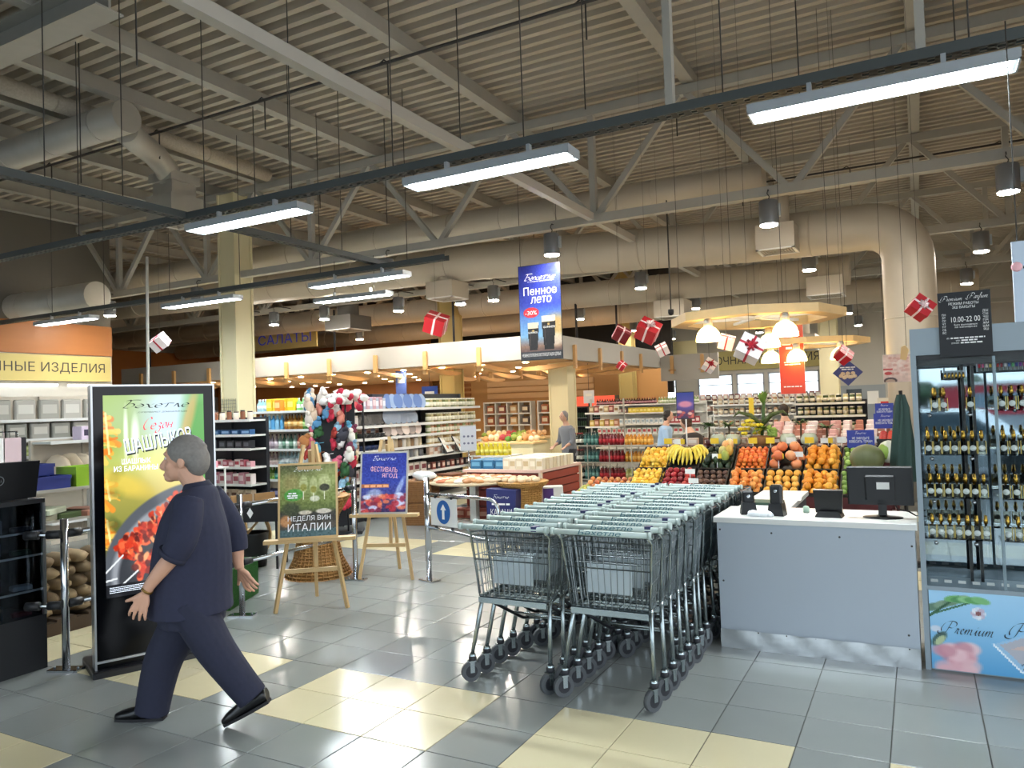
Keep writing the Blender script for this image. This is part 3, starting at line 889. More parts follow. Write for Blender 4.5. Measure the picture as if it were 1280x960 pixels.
def rail(p0, p1, label, r=.0175):
    t = thing('barrier_rail', label, 'rail', p0, 0, 'chrome barrier rails')
    d = Vector(p1) - Vector(p0)
    MB().tube([(0, 0, 0), tuple(d)], r, 10).build('tube', M_chrome, t)
    u = d.normalized()
    for c in (u * .03, d - u * .03):
        MB().tube([tuple(c - u * .045), tuple(c + u * .045)], r + .012, 10).build('clamp', M_rub, t)
    return t


for z, nm in ((.93, 'upper'), (.45, 'lower')):
    rail((-5.2, 3.16, z), (-5.125, 4.55, z), nm + ' chrome rail behind the advertising screen')
    rail((-5.12, 4.61, z), (-5.073, 5.96, z), nm + ' chrome rail behind the green wine easel')
    rail((-5.203, 3.09, z), (-5.38, 2.98, z), nm + ' chrome rail stub by the black showcase')

# ---- entrance gate with arrow plate
gt = thing('entrance_gate', 'chrome swing gate with white plate and blue arrow sign', 'gate', (-4.333, 6.218, 0), -.28)
MB().tube([(0, 0, .01), (0, 0, 1.02)], .028, 14).tube([(.0, .0, .2), (.0, .0, .84)], .034, 14).build('post', M_chrome, gt)
MB().bbox(-.11, .11, -.06, .06, 0, .016, .004).build('foot_plate', M_chrome, gt)
MB().tube([(.02, 0, .86), (.9, 0, .86), (.96, 0, .84), (1.0, 0, .79), (1.01, 0, .72), (1.01, 0, .6), (.99, 0, .52), (.92, 0, .47), (.3, 0, .52), (.02, 0, .53)], .016, 10).build('arm', M_chrome, gt)
pl = MB().box(.06, .44, -.004, .004, .56, .83).build('arrow_plate', M_white, gt)
disc = MB()
disc.poly([(.25 + .1 * math.cos(i * PI / 16), -.006, .695 + .115 * math.sin(i * PI / 16)) for i in range(32)])
disc.build('blue_disc', mat('sign_blue', '1f5fa8', .4), pl)
MB().prism([(.233, .625), (.267, .625), (.267, .715), (.29, .715), (.25, .77), (.21, .715), (.233, .715)], -.009, -.007).build('arrow', M_textw, pl)
for a in (.13, .37):
    for z in (.835, .545): MB().cbox(a, 0, z - .012, .025, .02, .024).build('clip', M_rub, gt)

# ---- easels with posters


def easel(x, y, rz, h, label, ptop, pbot, pw, zl, spread=.23):
    t = thing('display_easel', label, 'easel', (x, y, 0), rz, 'wooden easels')
    w = .028
    for s in (-1, 1):
        MB().bar((s * spread * 1.06, 0, 0), (s * .05, .16, h), w, w).build('leg', M_wood, t)
    MB().bar((0, .52, 0), (0, .17, h - .05), w, w).build('leg', M_wood, t)
    MB().bar((0.045, .06, .335), (0.03, .165, h + .03), w, w).build('mast', M_wood, t)
    MB().bar((-spread * .78, .04, .34), (spread * .78, .04, .34), .03, .035).build('crossbar', M_wood, t)
    MB().box(-spread * 1.35, spread * 1.35, -.035, .06, zl - .03, zl).build('ledge', M_wood, t)
    MB().bar((-.1, .1, h - .2), (.1, .1, h - .2), .02, .03).build('crossbar', M_wood, t)
    return t


M_print = print_mat('printed_paper')


def poster(name, label, x, y, rz, z0, w, h, cvs, frame, lean=.14, cat='poster'):
    t = thing(name, label, cat, (x, y, z0), rz); t.rotation_euler = (-lean, 0, rz)
    MB().box(-w / 2, w / 2, 0, .012, 0, h).build('board', frame, t)
    cvs.build('print', M_print, t, -w / 2 + .018, w / 2 - .018, .018, h - .018, -.001)
    return t


easel(-4.67, 4.93, .66, 1.42, 'wooden easel nearest the camera holding the green wine poster', 0, 0, 0, .62, .285)
c1 = Canvas(66, 88, '6f7a3e').vgrad([(0, '4a4d2c'), (.2, '87904f'), (.5, '77833d'), (.62, '5d6a2c'), (.68, '2f2b22'), (.85, '4a3f33'), (1, '40585a')])
c1.ell(.85, .1, .3, .2, 'a8b06a', .5, .9); c1.ell(.2, .25, .15, .12, 'a38f5a', .6, .9)
for gx, gz, gw in ((.42, .27, .075), (.60, .3, .07), (.80, .28, .115)):
    c1.ell(gx, gz, gw, .13, 'd8d9a6', .55, .3); c1.rect(gx - .008, gz + .1, gx + .008, gz + .22, 'e6e6c8'); c1.ell(gx, gz + .05, gw * .8, .05, '8e8a34' if gx < .7 else '2a2a18', .9, .3)
c1.ell(.24, .42, .17, .085, '4f9a3a', 1, .06, -.1); c1.ell(.62, .48, .09, .04, 'e8e4d2', .8, .3)
c1.ell(.2, .62, .16, .1, '3a4222', .9, .5); c1.ell(.1, .78, .1, .08, 'c98a52', .9, .4); c1.ell(.45, .67, .12, .03, 'ded2bb', .9, .3); c1.ell(.78, .66, .14, .035, 'e0d4c4', .9, .3); c1.rect(0, .9, 1, 1, '466468', .8); c1.grain(.12, 2)
p = poster('wine_poster', 'green poster with wine glasses on the nearer easel', -4.665, 4.905, .66, .622, .505, .655, c1, M_wood, .2)
script('logo_lettering', 'Бәхетле', M_textw, p, -.12, .12, .58, .615, -.003, .1)
print_lines(M_textw, p, [(-.165, -.1, .385, .012), (-.175, -.085, .365, .012), (-.17, -.09, .347, .012)])
text('headline_lettering', 'НЕДЕЛЯ ВИН', M_textw, p, -.17, .19, .145, .195, -.003, .03)
text('headline_lettering', 'ИТАЛИИ', M_textw, p, -.17, .19, .065, .13, -.003, .05)

easel(-4.78, 6.10, .37, 1.40, 'wooden easel farther back holding the blue berry festival poster', 0, 0, 0, .66, .26)
c2 = Canvas(60, 80, '27348c').vgrad([(0, '1f2c86'), (.45, '2b3d9a'), (.7, '3a3f86'), (1, '14204f')])
for i in range(80):
    a = rg.random(); cy = .72 + .26 * rg.random(); c2.ell(a, cy, .05 + .05 * rg.random(), .03 + .03 * rg.random(), ['b02a3a', '7d1e3c', 'd24a4a', '3a2a5e', 'e07a5a', 'c7d3ee', '8c2440'][rg.integers(7)], .9, .4)
c2.ell(.85, .6, .05, .2, 'c9dcf4', .6, .7, .4); c2.ell(.3, .68, .16, .07, 'cfe0f2', .6, .6); c2.rect(.0, .52, .62, .585, 'c8743a', .85); c2.grain(.12, 2)
p = poster('berry_poster', 'blue berry festival poster on the farther easel', -4.775, 6.075, .37, .662, .50, .63, c2, mat('grey_frame', 'a8a49a', .5), .2)
M_pinkprint = mat('pink_print', 'f2b9c0', .6); M_orangeprint = mat('orange_print', 'f0b080', .6)
script('logo_lettering', 'Бәхетле', M_textw, p, -.12, .12, .54, .585, -.003, .1)
text('headline_lettering', 'ФЕСТИВАЛЬ', M_pinkprint, p, -.14, .14, .42, .475, -.003, .035, rot=-.06)
text('headline_lettering', 'ЯГОД', M_pinkprint, p, -.02, .14, .355, .405, -.003, .035, rot=-.03)
print_lines(M_orangeprint, p, [(-.2, .05, .268, .024)])

# ---- grass panel, wooden cart, dark bin
M_grass = mat('artificial_grass', '2f6a2a', .9, noise=(60, .45), bump=(150, .8))
ga = thing('grass_planter', 'low box clad in green artificial grass behind the barrier post', 'planter', (-5.36, 4.66, 0), 2.01)
MB().box(0, .64, 0, .35, 0, .34).build('grass_box', M_grass, ga)
bl = MB()
for i in range(1500):
    x, z = random.uniform(0, .64), random.uniform(0, .36); s = random.uniform(.008, .02); y = -random.uniform(.004, .02)
    bl._add([(x - .003, 0, z), (x + .003, 0, z), (x + random.uniform(-.01, .01), y, z + s)], [(0, 1, 2)])
tag(bl.build('grass_blades', M_grass, ga), kind='stuff')
ct = thing('wooden_cart', 'old wooden cart with spoked wheel behind the barrier', 'cart', (-6.9, 5.75, 0), 1.2)
MB().bbox(-.3, .75, 0.02, .6, .52, .56, .01).build('bed', M_wood, ct)
for i in range(4): MB().box(-.3 + i * .27, -.06 + i * .27, .0, .02, .56, .80).build('side_board', mat('cart_board', '9a7548', .6, noise=(8, .2)), ct)


def spoke_wheel(name, m, parent, loc, R):
    w = MB(); n = 24
    w.tube([(R * math.cos(i * 2 * PI / n), 0, R * math.sin(i * 2 * PI / n)) for i in range(n + 1)], .022, 6, cap=False)
    w.tube([(0, -.04, 0), (0, .04, 0)], .045, 10)
    for i in range(8): a = i * PI / 4; w.bar((0, 0, 0), (R * math.cos(a), 0, R * math.sin(a)), .02, .02)
    return w.build(name, m, parent, loc)


spoke_wheel('wheel', M_wood, ct, (.35, -.06, .33), .3); spoke_wheel('wheel', M_wood, ct, (.35, .66, .33), .3)
MB().bar((-.3, .3, .5), (-.8, .3, .3), .04, .04).build('shaft', M_wood, ct)
bn = thing('barbecue_stand', 'black metal stand with a white diamond mark and a dark bucket under it', 'stand', (-6.62, 6.15, 0), .5)
MB().box(-.3, .3, -.2, .2, .52, .72).build('pan', M_blackmetal, bn)
for sx in (-.28, .28):
    for sy in (-.18, .18): MB().box(sx - .012, sx + .012, sy - .012, sy + .012, 0, .52).build('leg', M_blackmetal, bn)
MB().poly([(0, -.202, .56), (.035, -.202, .62), (0, -.202, .68), (-.035, -.202, .62)]).build('diamond_mark', M_textw, bn)
bk = MB().lathe([(.13, 0), (.16, .36), (.165, .38), (.15, .38), (.12, .02)], 16).build('bucket', M_black); bk.location = (-6.66, 6.15, 0); tag(bk, 'black bucket under the black metal stand', 'bucket')

# ---- wicker pedestal with sweets
M_wicker = mat('wicker', 'a97d45', .65, noise=(14, .35, (1, 1, .25)))


def wicker(name, label, x, y, prof, cat='basket', n=28, group=None, m=None):
    t = thing(name, label, cat, (x, y, 0), 0, group); mm = m or M_wicker
    MB().lathe([(r * .965, z) for r, z in prof], n).build('core', mm, t)
    b = MB()
    for k in range(n):
        a = 2 * PI * k / n
        b.tube([(r * math.cos(a), r * math.sin(a), z) for r, z in prof], .0085, 4)
    tag(b.build('stakes', mm, t), kind='stuff')
    b = MB(); z0, z1 = prof[0][1], prof[-1][1]; rows = int((z1 - z0) / .03)
    zs = [q[1] for q in prof]; rs = [q[0] for q in prof]
    for i in range(rows + 1):
        z = z0 + (z1 - z0) * i / rows; r = float(np.interp(z, zs, rs)); ph = (i % 2) * PI
        b.tube([((r + .006 * math.cos(k * PI + ph)) * math.cos(PI * k / n * 2), (r + .006 * math.cos(k * PI + ph)) * math.sin(PI * k / n * 2), z) for k in range(n + 1)], .008, 4, cap=False)
    tag(b.build('weave', mm, t), kind='stuff')
    return t


wicker('wicker_pedestal', 'tall waisted wicker pedestal behind the nearer easel', -5.62, 6.05, [(.34, 0), (.25, .18), (.19, .45), (.22, .62), (.33, .80), (.34, .82)], n=36)
for i in range(14):
    a = i * 2.4; r = .07 * math.sqrt(i)
    bx = MB().ball((0, 0, .03), (.06, .05, .035), 8, 5, .12).mesh('bun', mat('pastry_%d' % (i % 3), ['d8c8b0', 'cdb090', 'e2d8cc'][i % 3], .8))
    item('meringue', bx, (-5.62 + r * math.cos(a), 6.05 + r * math.sin(a), .82), a, 'pale packet of sweets heaped on the wicker pedestal behind the easel', 'sweets', 'sweets on the wicker pedestal')

# ---- shopping trolleys
M_plhandle = mat('handle_plastic', 'b9c9c4', .45); M_rubber = mat('grey_rubber', '4f5356', .6); M_darkhub = mat('castor_black', '22242a', .5)
M_handleink = mat('handle_ink', '2c6a78', .6); M_flap = mat('flap_plastic', 'b4c0c6', .4); M_cartpaint = mat('zinc_tube', '9aa5a6', .25, .9)


def cart_proto():
    t = thing('shopping_trolley', 'x', 'shopping trolley', (0, 0, 0), 0, 'nested shopping trolleys')
    b = MB(); RT = [(-.275, .05, .915), (.275, .05, .915), (.2, .86, .87), (-.2, .86, .87)]; RB = [(-.235, .07, .515), (.235, .07, .515), (.17, .76, .56), (-.17, .76, .56)]
    r = .0032

    def lerp(a, c, k): return tuple(a[i] + (c[i] - a[i]) * k for i in range(3))
    for e in range(4):
        A0, A1, B0, B1 = RT[e], RT[(e + 1) % 4], RB[e], RB[(e + 1) % 4]
        n = 13 if e % 2 == 0 else 17
        if e == 2: n = 10
        for k in range(n + 1): b.tube([lerp(A0, A1, k / n), lerp(B0, B1, k / n)], r, 4, False, False)
        for q in ((.0, .17, .36, .62, .85, 1.0) if e != 0 else (.04, .12, .42, .97)): b.tube([lerp(A0, B0, q), lerp(A1, B1, q)], r * (1.6 if q in (0, .04, 1.0) else 1.1), 4, False, False)
    for k in range(11): b.tube([lerp(RB[0], RB[1], k / 10), lerp(RB[3], RB[2], k / 10)], r, 4, False, False)
    for k in range(9): b.tube([lerp(RB[0], RB[3], k / 8), lerp(RB[1], RB[2], k / 8)], r, 4, False, False)
    tag(b.build('wire_basket', M_zinc, t), kind='stuff')
    for s in (-1, 1):
        MB().tube([(s * .27, -.02, .955), (s * .275, .05, .905), (s * .255, .07, .7), (s * .24, .08, .53)], .009, 6).build('back_tube', M_cartpaint, t)
    for s in (-1, 1):
        MB().tube([(s * .225, .22, .515), (s * .232, .13, .51), (s * .237, .10, .48), (s * .268, .015, .17)], .0135, 8).build('rear_leg', M_cartpaint, t)
        MB().tube([(s * .225, .12, .49), (s * .19, .55, .26), (s * .165, .80, .20)], .011, 6).build('side_tube', mat('dark_tube', '2a2d31', .4, .5), t)
        for nm, x, y in (('castor', s * .268, .015), ('castor', s * .165, .80)):
            c = MB(); c.lathe([(.02, .125), (.022, .14), (.022, .165), (.017, .17)], 10, (x, y, 0)); c.box(x - .020, x - .016, y - .022, y + .006, .055, .128); c.box(x + .016, x + .020, y - .022, y + .006, .055, .128); c.box(x - .021, x + .021, y - .03, y + .015, .12, .128)
            sw = Matrix.Translation((x, y, 0)) @ Matrix.Rotation(-.7 + .25 * (x > 0), 4, 'Z') @ Matrix.Translation((-x, -y, 0)); c.xform(sw)
            co = c.build('castor', M_cartpaint, t)
            w = MB(); w.tube([(x - .013, y - .012, .0625), (x + .013, y - .012, .0625)], .0622, 16); w.xform(sw).build('tyre', M_rubber, co)
            w = MB(); w.tube([(x - .015, y - .012, .0625), (x + .015, y - .012, .0625)], .038, 14); w.xform(sw).build('hub', M_darkhub, co)
            MB().lathe([(.024, .128), (.026, .133), (.026, .15), (.024, .156)], 10, (x, y, 0)).build('collar', M_darkhub, co)
    for (y, z, hx) in ((.42, .33, .21), (.6, .26, .19)): MB().tube([(-hx, y, z), (hx, y, z)], .008, 6).build('crossbar', M_cartpaint, t)
    MB().box(-.235, .235, .055, .07, .478, .512).build('back_plate', M_cartpaint, t)
    h = MB().tube([(-.305, -.03, .965), (.305, -.03, .965)], .0165, 10).build('handle', M_plhandle, t)
    for s in (-1, 1): MB().tube([(s * .305, -.03, .965), (s * .285, -.03, .965)], .021, 10).build('end_cap', M_plhandle, h)
    q = text('handle_lettering', 'Бәхетле', M_handleink, h, -.13, .13, .955, .983, -.0468, .02, .25)
    fl = MB().box(-.135, .135, .086, .092, .60, .765).build('seat_flap', M_flap, t)
    b = MB(); b.tube([(-.2, .075, .775), (.2, .075, .775)], .005, 5, False); b.tube([(-.16, .07, .79), (.16, .07, .79)], .004, 5, False); b.build('flap_wire', M_zinc, t)
    MB().box(.2, .235, -.045, .005, .955, .985).build('coin_lock', mat('coin_lock_blue', '1d2a5a', .4), t)
    return t


cp = cart_proto()
for row, x0, nm in ((0, -2.235, 'left'), (1, -1.61, 'right')):
    for i in range(15):
        lb = '%s shopping trolley from the front in the %s nested row' % (ORD[i], nm) if i else 'frontmost shopping trolley of the %s nested row' % nm
        x = x0 + random.uniform(-.012, .012) - (.0 if row else .01 * math.sin(i)); y = 4.03 + .172 * i + random.uniform(-.012, .012)
        if row == 0 and i == 0: cp.location = (x, y, 0); cp['label'] = lb; o = cp
        else: o = dup(cp, (x, y, 0), random.uniform(-.02, .02), lb)
        if random.random() > .3:      # only some show their coin lock
            for ch in list(o.children):
                if ch.name.startswith('coin_lock') and o is not cp: bpy.data.objects.remove(ch); break

# ---- counter
M_counter = mat('counter_melamine', 'a9b3bd', .5, noise=(1.5, .03)); M_countertop = mat('counter_top', 'd9dad6', .35); M_kick = mat('kick_plate_steel', 'c9cdd0', .28, .9, bump=(7, .15))
cn = thing('service_counter', 'pale grey service counter with a crumpled steel kick plate', 'counter', (-1.263, 5.285, 0))
MB().box(0, 1.21, .0, .02, .05, .85).build('front_panel', M_counter, cn)
for x in (0, 1.19): MB().box(x, x + .02, .02, .5, 0, .85).build('side_panel', M_counter, cn)
MB().bbox(-.02, 1.225, -.02, .55, .85, .888, .004).build('worktop', M_countertop, cn)
kp = MB(); n = 26
for i in range(n + 1):
    x = 1.21 * i / n
    for z in (0.0, .045, .09, .125): kp.v.append((x, -.012 - .004 * math.sin(i * 1.3 + z * 40) * (z > .01) - random.uniform(0, .002), z))
for i in range(n):
    for j in range(3): a = i * 4 + j; kp.f.append([a, a + 4, a + 5, a + 1]); kp.mi.append(0); kp.sm.append(True)
kp.build('kick_plate', M_kick, cn)
for i in range(7): MB().lathe([(.006, 0), (.004, .003), (0, .004)], 8).xform(Matrix.Rotation(PI / 2, 4, 'X')).build('screw', M_rod, cn, (.07 + i * .18, -.01, .118))
for x, z in ((.36, .79), (.78, .785), (1.15, .2), (.02, .8), (.03, .45), (1.19, .75)): MB().lathe([(.007, 0), (.005, .002), (0, .003)], 8).xform(Matrix.Rotation(PI / 2, 4, 'X')).build('screw', M_rod, cn, (x, -.001, z))
# second worktop behind, with a paper
c2 = thing('back_worktop', 'pale inner worktop running back from the left end of the counter', 'counter', (-1.25, 5.85, 0))
MB().bbox(0, .38, 0, 1.15, .84, .875, .004).build('worktop', M_countertop, c2)
MB().box(.02, .36, .02, 1.13, 0, .84).build('cabinet', mat('counter_dark', '4a4f55', .6), c2)
pp = MB().box(-.17, .17, -.24, .24, 0, .002).build('price_sheet', M_white); pp.location = (-1.04, 6.55, .876); pp.rotation_euler = (0, 0, .1); tag(pp, 'white printed sheet with red marks lying on the inner worktop', 'paper')
for i in range(6): MB().box(-.14 + .05 * (i % 3), -.09 + .05 * (i % 3) + .03, -.18 + .07 * i, -.175 + .07 * i, .002, .003).build('red_line', mat('red_print', 'b5413f', .6), pp)
gb = MB().bbox(-.13, .13, -.1, .1, 0, .02, .004).build('green_folder', mat('dark_green', '2d4a3a', .6)); gb.location = (-1.08, 6.1, .876); tag(gb, 'dark green folder lying on the inner worktop', 'folder')
# monitor
mo = thing('monitor', 'black computer monitor seen from behind on the counter', 'monitor', (-.235, 5.5, .888), .05)
MB().bbox(-.205, .185, -.02, .02, .085, .335, .008).build('screen_back', M_black, mo)
MB().bbox(-.10, .08, -.045, -.018, .12, .28, .01).build('rear_housing', M_black, mo)
MB().box(-.025, .025, -.02, .02, .02, .12).build('stand', M_black, mo)
MB().lathe([(.12, 0), (.12, .006), (.05, .014), (.025, .02)], 24, sy=.7).build('base', M_black, mo)
MB().box(-.03, .045, -.048, -.046, .19, .235).build('label', M_white, mo)
MB().tube([(.05, -.01, .13), (.09, -.02, .06), (.15, -.03, .05), (.19, .0, .02), (.25, .05, .01)], .005, 5).build('cable', M_black, mo)
po = thing('card_terminal', 'black point of sale terminal seen from behind beside the monitor', 'terminal', (-.555, 5.47, .888), -.05)
MB().prism([(-.085, .0), (.085, .0), (.075, .02), (.06, .04), (-.06, .04), (-.075, .02)], -.06, .07).build('base', M_black, po)
b = MB(); b.prism([(-.082, .03), (.082, .03), (.092, .185), (-.092, .185)], -.02, .01); q = b.build('screen_back', M_black, po); q.rotation_euler = (.15, 0, 0)


def scanner(x, y, rz, h, label):
    t = thing('barcode_scanner', label, 'scanner', (x, y, .888), rz, 'black desk scanners')
    MB().prism([(-.055, 0), (.055, 0), (.05, .035), (.042, .085), (-.042, .085), (-.05, .035)], -.05, .05).build('base', M_black, t)
    MB().bbox(-.04, .04, -.03, .03, .085, h, .012).build('head', M_black, t)
    MB().lathe([(.014, 0), (.012, .003), (0, .004)], 12).xform(Matrix.Rotation(PI / 2, 4, 'X')).build('lens', M_chrome, t, (0, -.031, h - .04))


scanner(-1.08, 5.46, .3, .165, 'black desk scanner nearest the left end of the counter')
scanner(-.885, 5.44, -.1, .21, 'taller black desk scanner right of the crumpled bag')
bg_ = MB(); 
for i in range(7): bg_.ball((random.uniform(-.06, .06), random.uniform(-.02, .02), .018), (.035, .025, .022), 8, 5, .3)
tag(bg_.build('crumpled_bag', mat('thin_white_plastic', 'e4e8ea', .35)), 'crumpled white plastic bag on the counter between the scanners', 'bag').location = (-.985, 5.36, .888)
ct_ = MB().lathe([(.02, 0), (.022, .03), (.018, .04), (.012, .045)], 12).build('small_pot', mat('pale_green_plastic', 'a8c4b4', .4)); ct_.location = (-.72, 5.62, .888); tag(ct_, 'tiny pale green pot at the back of the counter', 'pot')

# ---- perfume cabinet
M_cab = mat('cabinet_grey', '8e9ba3', .4, .2); M_mirror = mat('mirror_back', '9aa4aa', .03, 1.0)
cb = thing('perfume_cabinet', 'glazed perfume cabinet with mirror back at the right edge', 'cabinet', (-.03, 5.3, 0))
CW = 1.75
MB().box(0, CW, .02, .42, .0, .49).build('plinth', M_cab, cb)
MB().box(0, CW, .40, .42, .49, 1.925).build('mirror_back', M_mirror, cb)
MB().box(0, .02, .03, .42, .49, 1.925).build('side_panel', M_glass, cb)
for x in (0.0, CW - .035): MB().box(x, x + .03, 0, .03, 0, 1.925).build('corner_post', M_cab, cb)
MB().box(.03, CW, .0, .025, .488, .512).build('bottom_rail', M_cab, cb)
MB().box(0, CW, 0, .42, 1.925, 2.09).build('header', M_cab, cb)
MB().box(.02, CW, .03, .4, 1.86, 1.925).build('header_recess', M_black, cb)
MB().box(.03, .4, .008, .014, .512, 1.90).build('door_pane', M_glass, cb); MB().box(.41, CW, .012, .018, .512, 1.90).build('door_pane', M_glass, cb)
for x in (.27, .325): MB().box(x, x + .018, .2, .225, .512, 1.9).build('inner_post', M_blackmetal, cb)
MB().box(.43, .445, .02, .05, .512, 1.9).build('door_stile', M_cab, cb)
SHZ = [1.577, 1.312, 1.05, .80]
for z in SHZ:
    MB().box(.025, .385, .03, .25, z - .006, z).build('shelf', M_glass, cb); MB().box(.43, CW - .04, .03, .25, z - .006, z).build('shelf', M_glass, cb)
    for x in (.09, .3, .6, .95): MB().lathe([(.012, 0), (.012, .02), (0, .022)], 10).xform(Matrix.Rotation(PI / 2, 4, 'X')).build('shelf_stud', M_chrome, cb, (x, .03, z - .025))
# the flower-and-flacon panel print
c3 = Canvas(190, 74, '8cc3e6').vgrad([(0, 'a3d0ee'), (.4, '93c6e8'), (1, '5aa3d4')])
ar = .49 / 1.7


def fl(cx, cy, rx, ry, c, al=1, soft=.15, rot=0): c3.ell(cx / 1.7, cy / .49, rx / 1.7, ry / .49, c, al, soft, rot)


for k in range(4): fl(.02 + .05 * k, .105 - .02 * k, .05, .022, ['5f7f6a', '7d9a80', '6a8a70', '8fae90'][k], 1, .3, -.5)
c3.line(.0, .33, .09, .06, .006, '2f5a3f'); c3.line(.01, .3, .13, .12, .005, '3a6a48')
for k in range(5): fl(.13 + .035 * k, .045 + .004 * (k % 2), .05, .02, ['6fae6a', '4f8f58', '8cc48a', '5f9f60', '7ab87a'][k], 1, .3, -.25 + .15 * k)
for k in range(8): fl(.255 + .022 * math.cos(k * .78), .125 + .022 * math.sin(k * .78), .017, .017, ['d8e2f0', 'c3b8cc', 'e8ecf4'][k % 3], 1, .3)
fl(.255, .125, .014, .014, '8a5a5a', 1, .4)
for k in range(26): fl(.05 + .16 * rg.random(), .34 + .16 * rg.random(), .05, .04, ['e6b4bc', 'd99aa6', 'f0ccd0', 'c98a98', 'e8c0c4'][k % 5], .75, .5, rg.random() * 3)
fl(.03, .24, .03, .02, 'd6dce8', .9, .4); fl(.045, .3, .03, .05, '3f5a50', .9, .3, .5); fl(.05, .31, .02, .035, 'c2cfa0', .9, .3, .5)
c3.poly([(.19, .62), (.30, .44), (.42, .40), (.52, .55), (.40, .80), (.27, .95)], '9cc4e2', .95); c3.poly([(.21, .62), (.30, .47), (.44, .44), (.5, .54), (.40, .70), (.27, .84)], 'b9b0b4', .8)
c3.poly([(.24, .66), (.33, .52), (.42, .5), (.46, .57), (.38, .68)], 'd2b8ae', .9); c3.poly([(.27, .88), (.42, .72), (.43, .78), (.29, .95)], '6c6468', .9); c3.line(.19, .62, .27, .93, .004, 'eef6fc'); c3.line(.27, .93, .45, .7, .004, 'eef6fc'); c3.line(.27, .84, .42, .66, .003, '4a6a88')
c3.ell(.47, .95, .05, .04, '2e3a34', .9, .4); c3.ell(.5, .06, .03, .04, '4f8f58', .9, .4)
pz = c3.build('flower_panel', M_print, cb, .035, CW - .01, .012, .487, .0)
script('panel_lettering', 'Premium', mat('ink_navy', '1a2230', .5), cb, .075, .37, .20, .335, -.003, .10)
script('panel_lettering', 'Parfum', mat('ink_navy', '1a2230', .5), cb, .42, .72, .2, .345, -.003, .10)
# sign board on the header
sg = thing('opening_hours_sign', 'black opening hours board standing on the perfume cabinet', 'sign', (.268, 5.285, 1.905), 0)
MB().box(-.137, .137, 0, .008, 0, .39).build('board', mat('sign_black', '15181d', .5), sg)
script('script_lettering', 'Premium', M_textw, sg, -.128, -.005, .325, .38, -.002, .11)
script('script_lettering', 'Parfum', M_textw, sg, .012, .128, .325, .385, -.002, .11)
text('heading_lettering', 'РЕЖИМ РАБОТЫ\nЭШ ВАКЫТЫ', M_textw, sg, -.08, .075, .29, .328, -.002, .01)
text('hours_lettering', '10.00-22 00', M_textw, sg, -.07, .08, .208, .24, -.002, .01)
text('note_lettering', 'Без выходных\nял көннәрсез', M_textw, sg, -.055, .065, .17, .197, -.002)
text('days_lettering', 'ПН\nВТ\nСР\nЧТ\nПТ\nСБ\nВС', M_textw, sg, -.118, -.098, .14, .262, -.002)
text('days_lettering', 'ДШ\nСШ\nЧШ\nПЖ\nЖМ\nШМ\nЯШ', M_textw, sg, .092, .122, .15, .275, -.002)
text('contact_lettering', 'ИП', M_textw, sg, -.098, -.086, .107, .116, -.002)
text('contact_lettering', 'ИНН', M_textw, sg, -.05, -.03, .092, .101, -.002)
text('contact_lettering', 'ОГРНИП', M_textw, sg, -.075, -.035, .077, .086, -.002)
print_lines(M_textw, sg, [(-.078, .1, .108, .008), (-.022, .06, .093, .008), (-.026, .085, .078, .008)], -.002)
# white hanging light board at the right edge
wbd = thing('hanging_board', 'pale printed board hanging above the cabinet at the right edge', 'board', (.525, 5.31, 2.085))
MB().box(0, .5, 0, .03, .0, .48).build('board', mat('pale_blue_board', 'c3d3e4', .4), wbd)
script('board_lettering', 'Premium', M_textk, wbd, .055, .4, .3, .42, -.002, .08)
for x in (.03, .45): MB().tube([(x, .015, .48), (x, .015, 1.8)], .004, 5).build('cord', M_rod, wbd)
MB().lathe([(.03, 0), (.02, .004), (0, .005)], 10).xform(Matrix.Rotation(PI / 2, 4, 'X')).build('print_mark', M_pinkprint, wbd, (.02, -.001, .33))

# perfume bottles
M_clear = pane_mat('perfume_glass', (.93, .9, .8), .3); M_gold = mat('gold_cap', 'c99f45', .22, 1.0); M_plabel = mat('perfume_label', 'e8eae6', .5); M_stripe = mat('gold_stripe', 'd8b85a', .3, .6)


def perfume():
    t = thing('perfume_bottle', 'x', 'perfume bottle', (0, 0, 0), 0, 'perfume bottles')
    MB().bbox(-.021, .021, -.016, .016, 0, .082, .004).build('flacon', M_clear, t)
    MB().lathe([(.007, .082), (.007, .094), (.012, .095), (.012, .118), (.009, .124), (.009, .14), (.005, .146), (0, .147)], 12).build('cap', M_gold, t)
    MB().lathe([(.0175, 0), (.0175, .0015), (0, .002)], 18).xform(Matrix.Translation((0, -.0162, .038)) @ Matrix.Rotation(PI / 2, 4, 'X')).build('round_label', M_plabel, t)
    b = MB()
    for s in (-1, 1): b.box(s * .0205 - .0014, s * .0205 + .0014, -.0172, .0, 0.004, .08)
    b.build('gold_edge', M_stripe, t)
    return t


pb = perfume(); first = True
for zi, z in enumerate(SHZ):
    for bay, xs in (('left', [.075 + .047 * k for k in range(7)]), ('right', [.468 + .052 * k for k in range(9)])):
        for k, x in enumerate(xs):
            if zi == 0 and bay == 'left' and k not in (1, 2, 5): continue
            if bay == 'left' and x > .38: continue
            lb = 'gold capped perfume bottle, %s from left in %s bay, %s shelf down' % (ORD[k], bay, ORD[zi])
            if first: pb.location = (-.03 + x, 5.36, z); pb['label'] = lb; first = False
            else: dup(pb, (-.03 + x, 5.36, z + .0), random.uniform(-.1, .1), lb)
